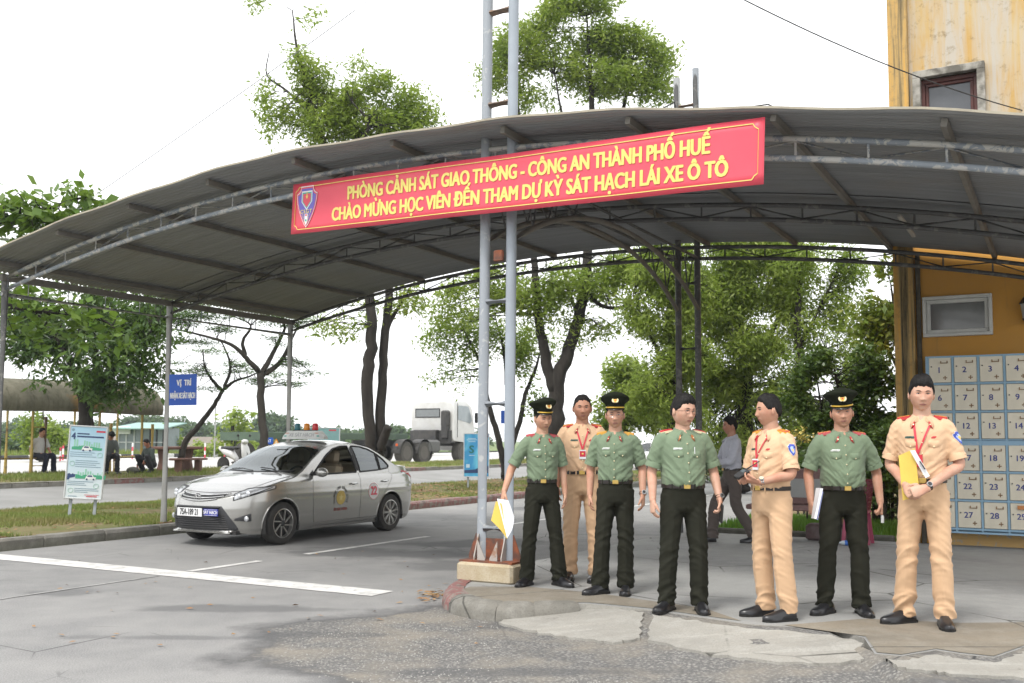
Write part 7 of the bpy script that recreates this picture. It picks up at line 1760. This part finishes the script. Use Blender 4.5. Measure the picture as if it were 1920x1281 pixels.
# kiosk
kz = .35
kk = thing('kiosk', 'small glazed kiosk with a pale green roof across the lot', 'kiosk', P(262, 852, 70).xy.to_3d()+Z*kz, R(-10))
KW = mat('kiosk_white', (.55, .57, .57), .7); KG = mat('kiosk_green_roof', (.24, .38, .345), .6); KGL = mat('kiosk_glass', (.20, .24, .25), .15)
MB().box((0, 1.2, .95), (3.4, 2.2, 1.9)).build('room', KGL, kk)
for x in (-1.7, -1.1, -.5, .1, .7, 1.2, 1.7): MB().box((x, .08, .98), (.09, .09, 1.96)).build('post', KW if x < .5 else TRIMB, kk)
for z in (.1, .9): MB().box((0, .07, z), (3.4, .07, .07)).build('rail', KW, kk)
MB().add([(-2.0, -.9, 1.80), (2.3, -.9, 1.80), (2.0, 2.8, 2.25), (-1.9, 2.8, 2.25), (-2.0, -.9, 1.88), (2.3, -.9, 1.88), (2.0, 2.8, 2.33), (-1.9, 2.8, 2.33)], [(3, 2, 1, 0), (4, 5, 6, 7), (0, 1, 5, 4), (1, 2, 6, 5), (2, 3, 7, 6), (3, 0, 4, 7)]).build('roof', KG, kk)
MB().box((-1.3, -.2, 1.75), (1.3, .08, .55)).build('sign_board', WHT, kk)
o = MB().bbox((0, 0, .7), (12, .2, 1.4), .02).build('boundary_wall', mat('pinkish_wall', (.40, .34, .32), .9)); o.location = P(335, 838, 92).xy.to_3d()+Z*.3; tag(o, 'pale pinkish boundary wall far behind the kiosk', 'wall')
# red and white marker posts, light pole
for i, (px, d, hh, lab) in enumerate(((113, 50, 1.0, 'red and white marker post right of the man in white'), (118, 52, 1.2, 'slim striped post close to the first marker post'), (248, 56, .9, 'short striped post before the kiosk'), (384, 58, .9, 'striped marker post right of the blue sign post'), (421, 60, .9, 'striped marker post left of the scooter'))):
    r_ = thing('marker_post', lab, 'post', P(px, 858, d).xy.to_3d()+Z*.36, 0, 'striped posts along the far kerb')
    for k in range(4): MB().lathe([(.045, hh*k/4), (.045, hh*(k+1)/4)], 8).build('band', WHT if k % 2 else PNK, r_)
lp = thing('light_pole', 'thin grey pole standing far off right of the leaning tree', 'pole', P(402, 856, 60).xy.to_3d()+Z*.36); MB().tube([(0, 0, 0), (0, 0, 3.4)], .045, 8).build('shaft', mat('pole_grey', (.4, .41, .41), .6), lp); MB().bar((0, 0, 3.38), (.4, -.1, 3.45), .05).build('arm', mat('pole_grey', (.4, .41, .41), .6), lp)

# ---------------------------------------------------------------- information boards
def board(name, label, loc, rz, w, h, leg, lean, cb, tilt=0):
    r_ = thing(name, label, 'board', loc, rz); r_.rotation_euler = (R(lean), R(tilt), rz)
    FR = mat('board_frame', (.60, .61, .62), .4)
    MB().box((0, 0, leg+h/2), (w-.02, .03, h-.02)).build('panel', cb, r_); winframe((-w/2, w/2, leg, leg+h), .025, .05, FR, 'frame', r_, 0)
    for x in (-w*.32, w*.32): MB().tube([(x, .03, -.05), (x, .03, leg+.3)], .028, 8).build('leg', mat('board_leg', (.36, .39, .41), .5), r_, smooth=True)
    return r_
def m_lightblue():
    t = NT('board_light_blue'); s_ = t.n('ShaderNodeSeparateXYZ'); t.l(t.co(), s_.inputs[0]); t.set(col=t.mix(t.ramp(s_.outputs[2], .4, 1.6), (.66, .72, .74), (.33, .56, .72)), rough=.4); return t.m
bl_ = board('information_board', 'light blue information board with green car pictures on the near island', P(152, 973, 17.3).xy.to_3d()+Z*.13, R(10), .63, 1.27, .30, 0, m_lightblue(), 3)
DB = mat('print_navy', (.03, .06, .16), .5); GB = mat('print_green', (.06, .36, .20), .5); GB2 = mat('print_pale_green', (.30, .60, .45), .5); TXT = mat('print_grey_blue', (.22, .34, .42), .5)
y0 = -.0175
def pr(name, poly, m, lift=0):
    me = MB().prism(poly, 0, .001); me = me.mesh(name); me.transform(Matrix.Translation((0, y0-.001*lift, .30)) @ RX); bm = bmesh.new(); bm.from_mesh(me); bmesh.ops.recalc_face_normals(bm, faces=bm.faces); bm.to_mesh(me); bm.free(); return obj(name, me, m, bl_)
rect = lambda x, z, w, h: [(x, z), (x+w, z), (x+w, z+h), (x, z+h)]
text('4', .16, DB, bl_, Matrix.Translation((-.235, y0-.001, .30+1.075)) @ RX, 'lettering', .8, .006, .0006)
for i, (x, z, w, h) in enumerate([(-.18, 1.115, .20, .022), (-.18, 1.065, .44, .026)]): pr('print_line', rect(x, z, w, h), DB)
pr('print_mark', rect(.13, 1.16, .15, .03), LANY); pr('print_mark', disc(.025, 14, (-.25, 1.19)), TXT)
rq = random.Random(2)
for zc in (.87, .375):
    xo = -.22 if zc > .5 else -.12
    for k in range(11): hh = rq.uniform(.05, .16); pr('picture_tower', rect(xo+.04*k, zc, .025, hh), GB2)
    pr('picture_grass', [(xo-.03, zc-.02)]+[(xo-.03+.05*k, zc+.02+rq.uniform(0, .035)) for k in range(11)]+[(xo+.46, zc-.02)], GB, 1)
    pr('picture_car', [(xo+.13, zc-.03), (xo+.30, zc-.03), (xo+.31, zc+.01), (xo+.27, zc+.015), (xo+.25, zc+.05), (xo+.17, zc+.05), (xo+.14, zc+.012)], WHT, 2)
    pr('picture_glass', [(xo+.165, zc+.015), (xo+.25, zc+.015), (xo+.24, zc+.042), (xo+.175, zc+.042)], DB, 3)
    for q in (.16, .27): pr('picture_wheel', disc(.016, 10, (xo+q, zc-.028)), DB, 3)
for z, x, w in ((.80, -.27, .40), (.765, -.27, .36), (.73, -.27, .43), (.66, -.17, .36), (.625, -.17, .40), (.59, -.17, .34), (.555, -.17, .42), (.30, -.27, .42), (.27, -.27, .28), (.24, -.27, .31), (.18, -.15, .36), (.15, -.15, .40), (.12, -.15, .22), (.045, -.24, .14), (.012, -.24, .40)): pr('print_line', rect(x, z, w, .010), TXT)
pr('print_mark', rect(.02, .075, .24, .008), LANY); pr('print_mark', rect(.05, .045, .18, .016), LANY)
for c in ((.22, .77), (-.22, .61), (.20, .235), (-.21, .15)):
    q = []
    for k in range(20): a = 2*PI*k/20; q.append((c[0]+.04*math.cos(a), c[1]+.04*math.sin(a)))
    mb = MB().tube([Vector((x, y0-.002, .30+z)) for x, z in q]+[Vector((q[0][0], y0-.002, .30+q[0][1]))], .003, 4, cap=False); mb.build('print_ring', GB2, bl_)
pr('picture_rider', [(-.285, .33), (-.25, .33), (-.24, .36), (-.16, .38), (-.15, .42), (-.2, .44), (-.22, .42), (-.25, .44), (-.28, .43)], DB, 1)
def m_deepblue():
    t = NT('board_deep_blue'); n = t.noise(t.co((1, 1, .7)), 1.6, 3, .5, 1.2); s_ = t.n('ShaderNodeSeparateXYZ'); t.l(t.co(), s_.inputs[0])
    c = t.mix(t.ramp(n, .40, .58), (.05, .30, .58), (.16, .56, .74)); t.set(col=c, rough=.35); return t.m
b2 = board('information_board', 'deep blue information board half hidden by the left mast pipe', P(893, 908, 28.5).xy.to_3d()+Z*.13, R(-2), .74, 1.25, .30, 0, m_deepblue())
text('S', .30, mat('print_dark_green', (.02, .17, .14), .5), b2, Matrix.Translation((-.14, -.018, 1.08)) @ RX, 'lettering', 1, .012, .0006)
for z, w in ((1.40, .22), (1.36, .30), (1.31, .2), (.92, .16)): MB().box((-.13, -.0165, z), (w, .002, .016)).build('print_line', mat('print_pale', (.55, .72, .80), .5), b2)
MB().add([(-.34, -.0175, .42), (.34, -.0175, .42), (.34, -.0175, .62), (.1, -.0175, .58), (-.05, -.0175, .52), (-.34, -.0175, .5)], [(0, 1, 2, 3, 4, 5)]).build('picture_hills', DB, b2)
MB().box((-.24, -.018, .62), (.10, .002, .10)).build('print_square', mat('print_pale', (.55, .72, .80), .5), b2)
MB().box((.26, -.0175, 1.47), (.16, .002, .03)).build('print_mark', LANY, b2)
b3 = board('information_board', 'grey-green board whose top shows above the silver car roof', P(606, 905, 33).xy.to_3d()+Z*.13, R(2), 1.05, 1.3, .45, 0, mat('board_greygreen', (.20, .36, .36), .5))
MB().box((.28, -.0175, 1.66), (.24, .002, .04)).build('print_mark', LANY, b3); MB().box((-.2, -.0175, 1.55), (.4, .002, .03)).build('print_line', TXT, b3)
sg2 = flat_sign('blue_sign', 'small blue sign lettered in white left of the warning triangle behind the car', P(503, 827, 36), R(4), .34, .24, SBLUE); text('SÁT', .15, WHT, sg2, Matrix.Translation((0, -.0075, .0)) @ RX, 'lettering', .8, .004, .0008); MB().tube([(0, .02, -1.0), (0, .02, .1)], .02, 6).build('post', COLM, sg2)
sg3 = thing('warning_sign', 'small orange warning triangle on a post behind the car roof', 'sign', P(518, 829, 36.3), R(4)); MB().prism([(-.13, -.11), (.13, -.11), (0, .13)], 0, .01, Matrix.Rotation(PI/2, 3, 'X')).build('triangle', mat('triangle_orange', (.75, .30, .03), .5), sg3, fix=True); MB().prism([(-.075, -.08), (.075, -.08), (0, .065)], .011, .014, Matrix.Rotation(PI/2, 3, 'X')).build('triangle_centre', mat('triangle_pale', (.75, .62, .35), .5), sg3, fix=True); MB().tube([(0, .02, -1.0), (0, .02, .0)], .02, 6).build('post', COLM, sg3)
o = flat_sign('blue_sign', 'small plain blue plate on the slim trunk seen between the mast pipes', P(943, 782, 32.5), 0, .13, .42, SBLUE)

# ---------------------------------------------------------------- bench, basket, bottles near the building
GRAN = mat('red_granite', (.22, .125, .115), .55, col2=(.15, .085, .08), vs_=30, dirt=((.28, .25, .24), .62)); GRAYP = mat('bench_inset', (.36, .37, .36), .5)
bn = thing('stone_bench', 'reddish stone bench with a pale inset back at the rear of the pad', 'bench', L(1.62, 5.55, .13), ANG)
MB().bbox((0, 0, .44), (1.35, .40, .07), .015).build('seat', GRAN, bn); bk = MB().bbox((0, .20, .72), (1.35, .06, .50), .015).build('backrest', GRAN, bn); MB().box((0, .165, .70), (1.0, .012, .26)).build('back_inset', GRAYP, bk)
for x in (-.5, .5):
    MB().bbox((x, -.08, .20), (.11, .09, .40), .01).build('leg', GRAN, bn); MB().bbox((x, .16, .20), (.11, .09, .40), .01).build('leg', GRAN, bn)
BASK = mat('basket_red', (.15, .02, .03), .5); 
q0 = L(2.42, 5.45, .13)
bk_ = thing('plastic_stool', 'dark pink plastic stool under the basket by the tall officer', 'stool', q0, ANG)
PNKP = mat('pink_plastic', (.32, .05, .10), .45)
MB().bbox((0, 0, .42), (.32, .32, .03), .01).build('seat', PNKP, bk_)
for x in (-1, 1):
    for y in (-1, 1): MB().bar((x*.16, y*.16, 0), (x*.12, y*.12, .41), .045, .03).build('leg', PNKP, bk_)
bs_ = thing('basket', 'dark red plastic lattice basket standing on the stool', 'basket', q0+Z*.437, ANG)
MB().box((0, 0, .012), (.30, .24, .02)).build('base', BASK, bs_)
for sx, sy, n_ in ((0, -1, 9), (0, 1, 9), (1, 0, 7), (-1, 0, 7)):
    mb = MB()
    for k in range(n_):
        f = (k+.5)/n_*2-1
        if sy: mb.bar((f*.15, sy*.12, .02), (f*.19, sy*.16, .40), .014, .008)
        else: mb.bar((sx*.15, f*.12, .02), (sx*.19, f*.16, .40), .014, .008)
    for z in (.06, .12, .18, .24, .30, .37):
        k = 1+.27*z/.4
        if sy: mb.bar((-.15*k, sy*.12*k, z), (.15*k, sy*.12*k, z), .010, .016)
        else: mb.bar((sx*.15*k, -.12*k, z), (sx*.15*k, .12*k, z), .010, .016)
    mb.build('lattice_side', BASK, bs_)
MB().tube([(-.195, -.165, .40), (.195, -.165, .40), (.195, .165, .40), (-.195, .165, .40), (-.195, -.165, .40)], .014, 6, cap=False).build('rim', BASK, bs_)
o = MB().bbox((0, 0, .11), (.62, .34, .22), .03).build('stone_block', mat('dark_red_stone', (.075, .045, .045), .8, col2=(.12, .09, .085), vs_=10)); o.location = L(2.02, 5.72, .13); o.rotation_euler = (0, 0, ANG); tag(o, 'dark reddish stone block on the ground left of the plastic stool', 'block')
CLR = mat('bottle_clear', (.50, .56, .60), .12); BLB = mat('bottle_label', (.05, .16, .55), .4)
bt = thing('water_bottle', 'plastic water bottle with blue label lying beside the stool', 'bottle', L(2.36, 5.1, .165), ANG+R(20))
MB().lathe([(.012, -.12), (.014, -.10), (.032, -.07), (.032, .09), (.026, .10)], 14, axis='X').build('bottle_body', CLR, bt, smooth=True); MB().lathe([(.0335, -.045), (.0335, .05)], 14, axis='X').build('label', BLB, bt, smooth=True); MB().lathe([(.014, -.135), (.014, -.118)], 10, axis='X').build('cap', WHT, bt)
bt2 = copy_tree(bt); bt2.location = L(2.30, 5.42, .85+.13); bt2.rotation_euler = (0, R(90), 0); bt2['label'] = 'upright water bottle with blue label standing in the red basket'; bt2['category'] = 'bottle'
# ================================================================== the damp air that pales the far trees
def haze():
    x0, x1, y0, y1, z0, z1 = -700, 700, -60, 700, -1.2, 18
    t = NT('damp_air'); t.t.nodes.remove(t.b); v = t.n('ShaderNodeVolumePrincipled'); v.inputs['Density'].default_value = .0005; v.inputs['Color'].default_value = (.86, .93, 1.0, 1); v.inputs['Anisotropy'].default_value = .2
    t.l(v.outputs[0], t.out.inputs['Volume'])
    o = MB().box(((x0+x1)/2, (y0+y1)/2, (z0+z1)/2), (x1-x0, y1-y0, z1-z0)).build('haze', t.m); return tag(o, 'thin damp haze paling the far trees', 'haze', kind='stuff')
haze(); scene.cycles.volume_bounces = 0
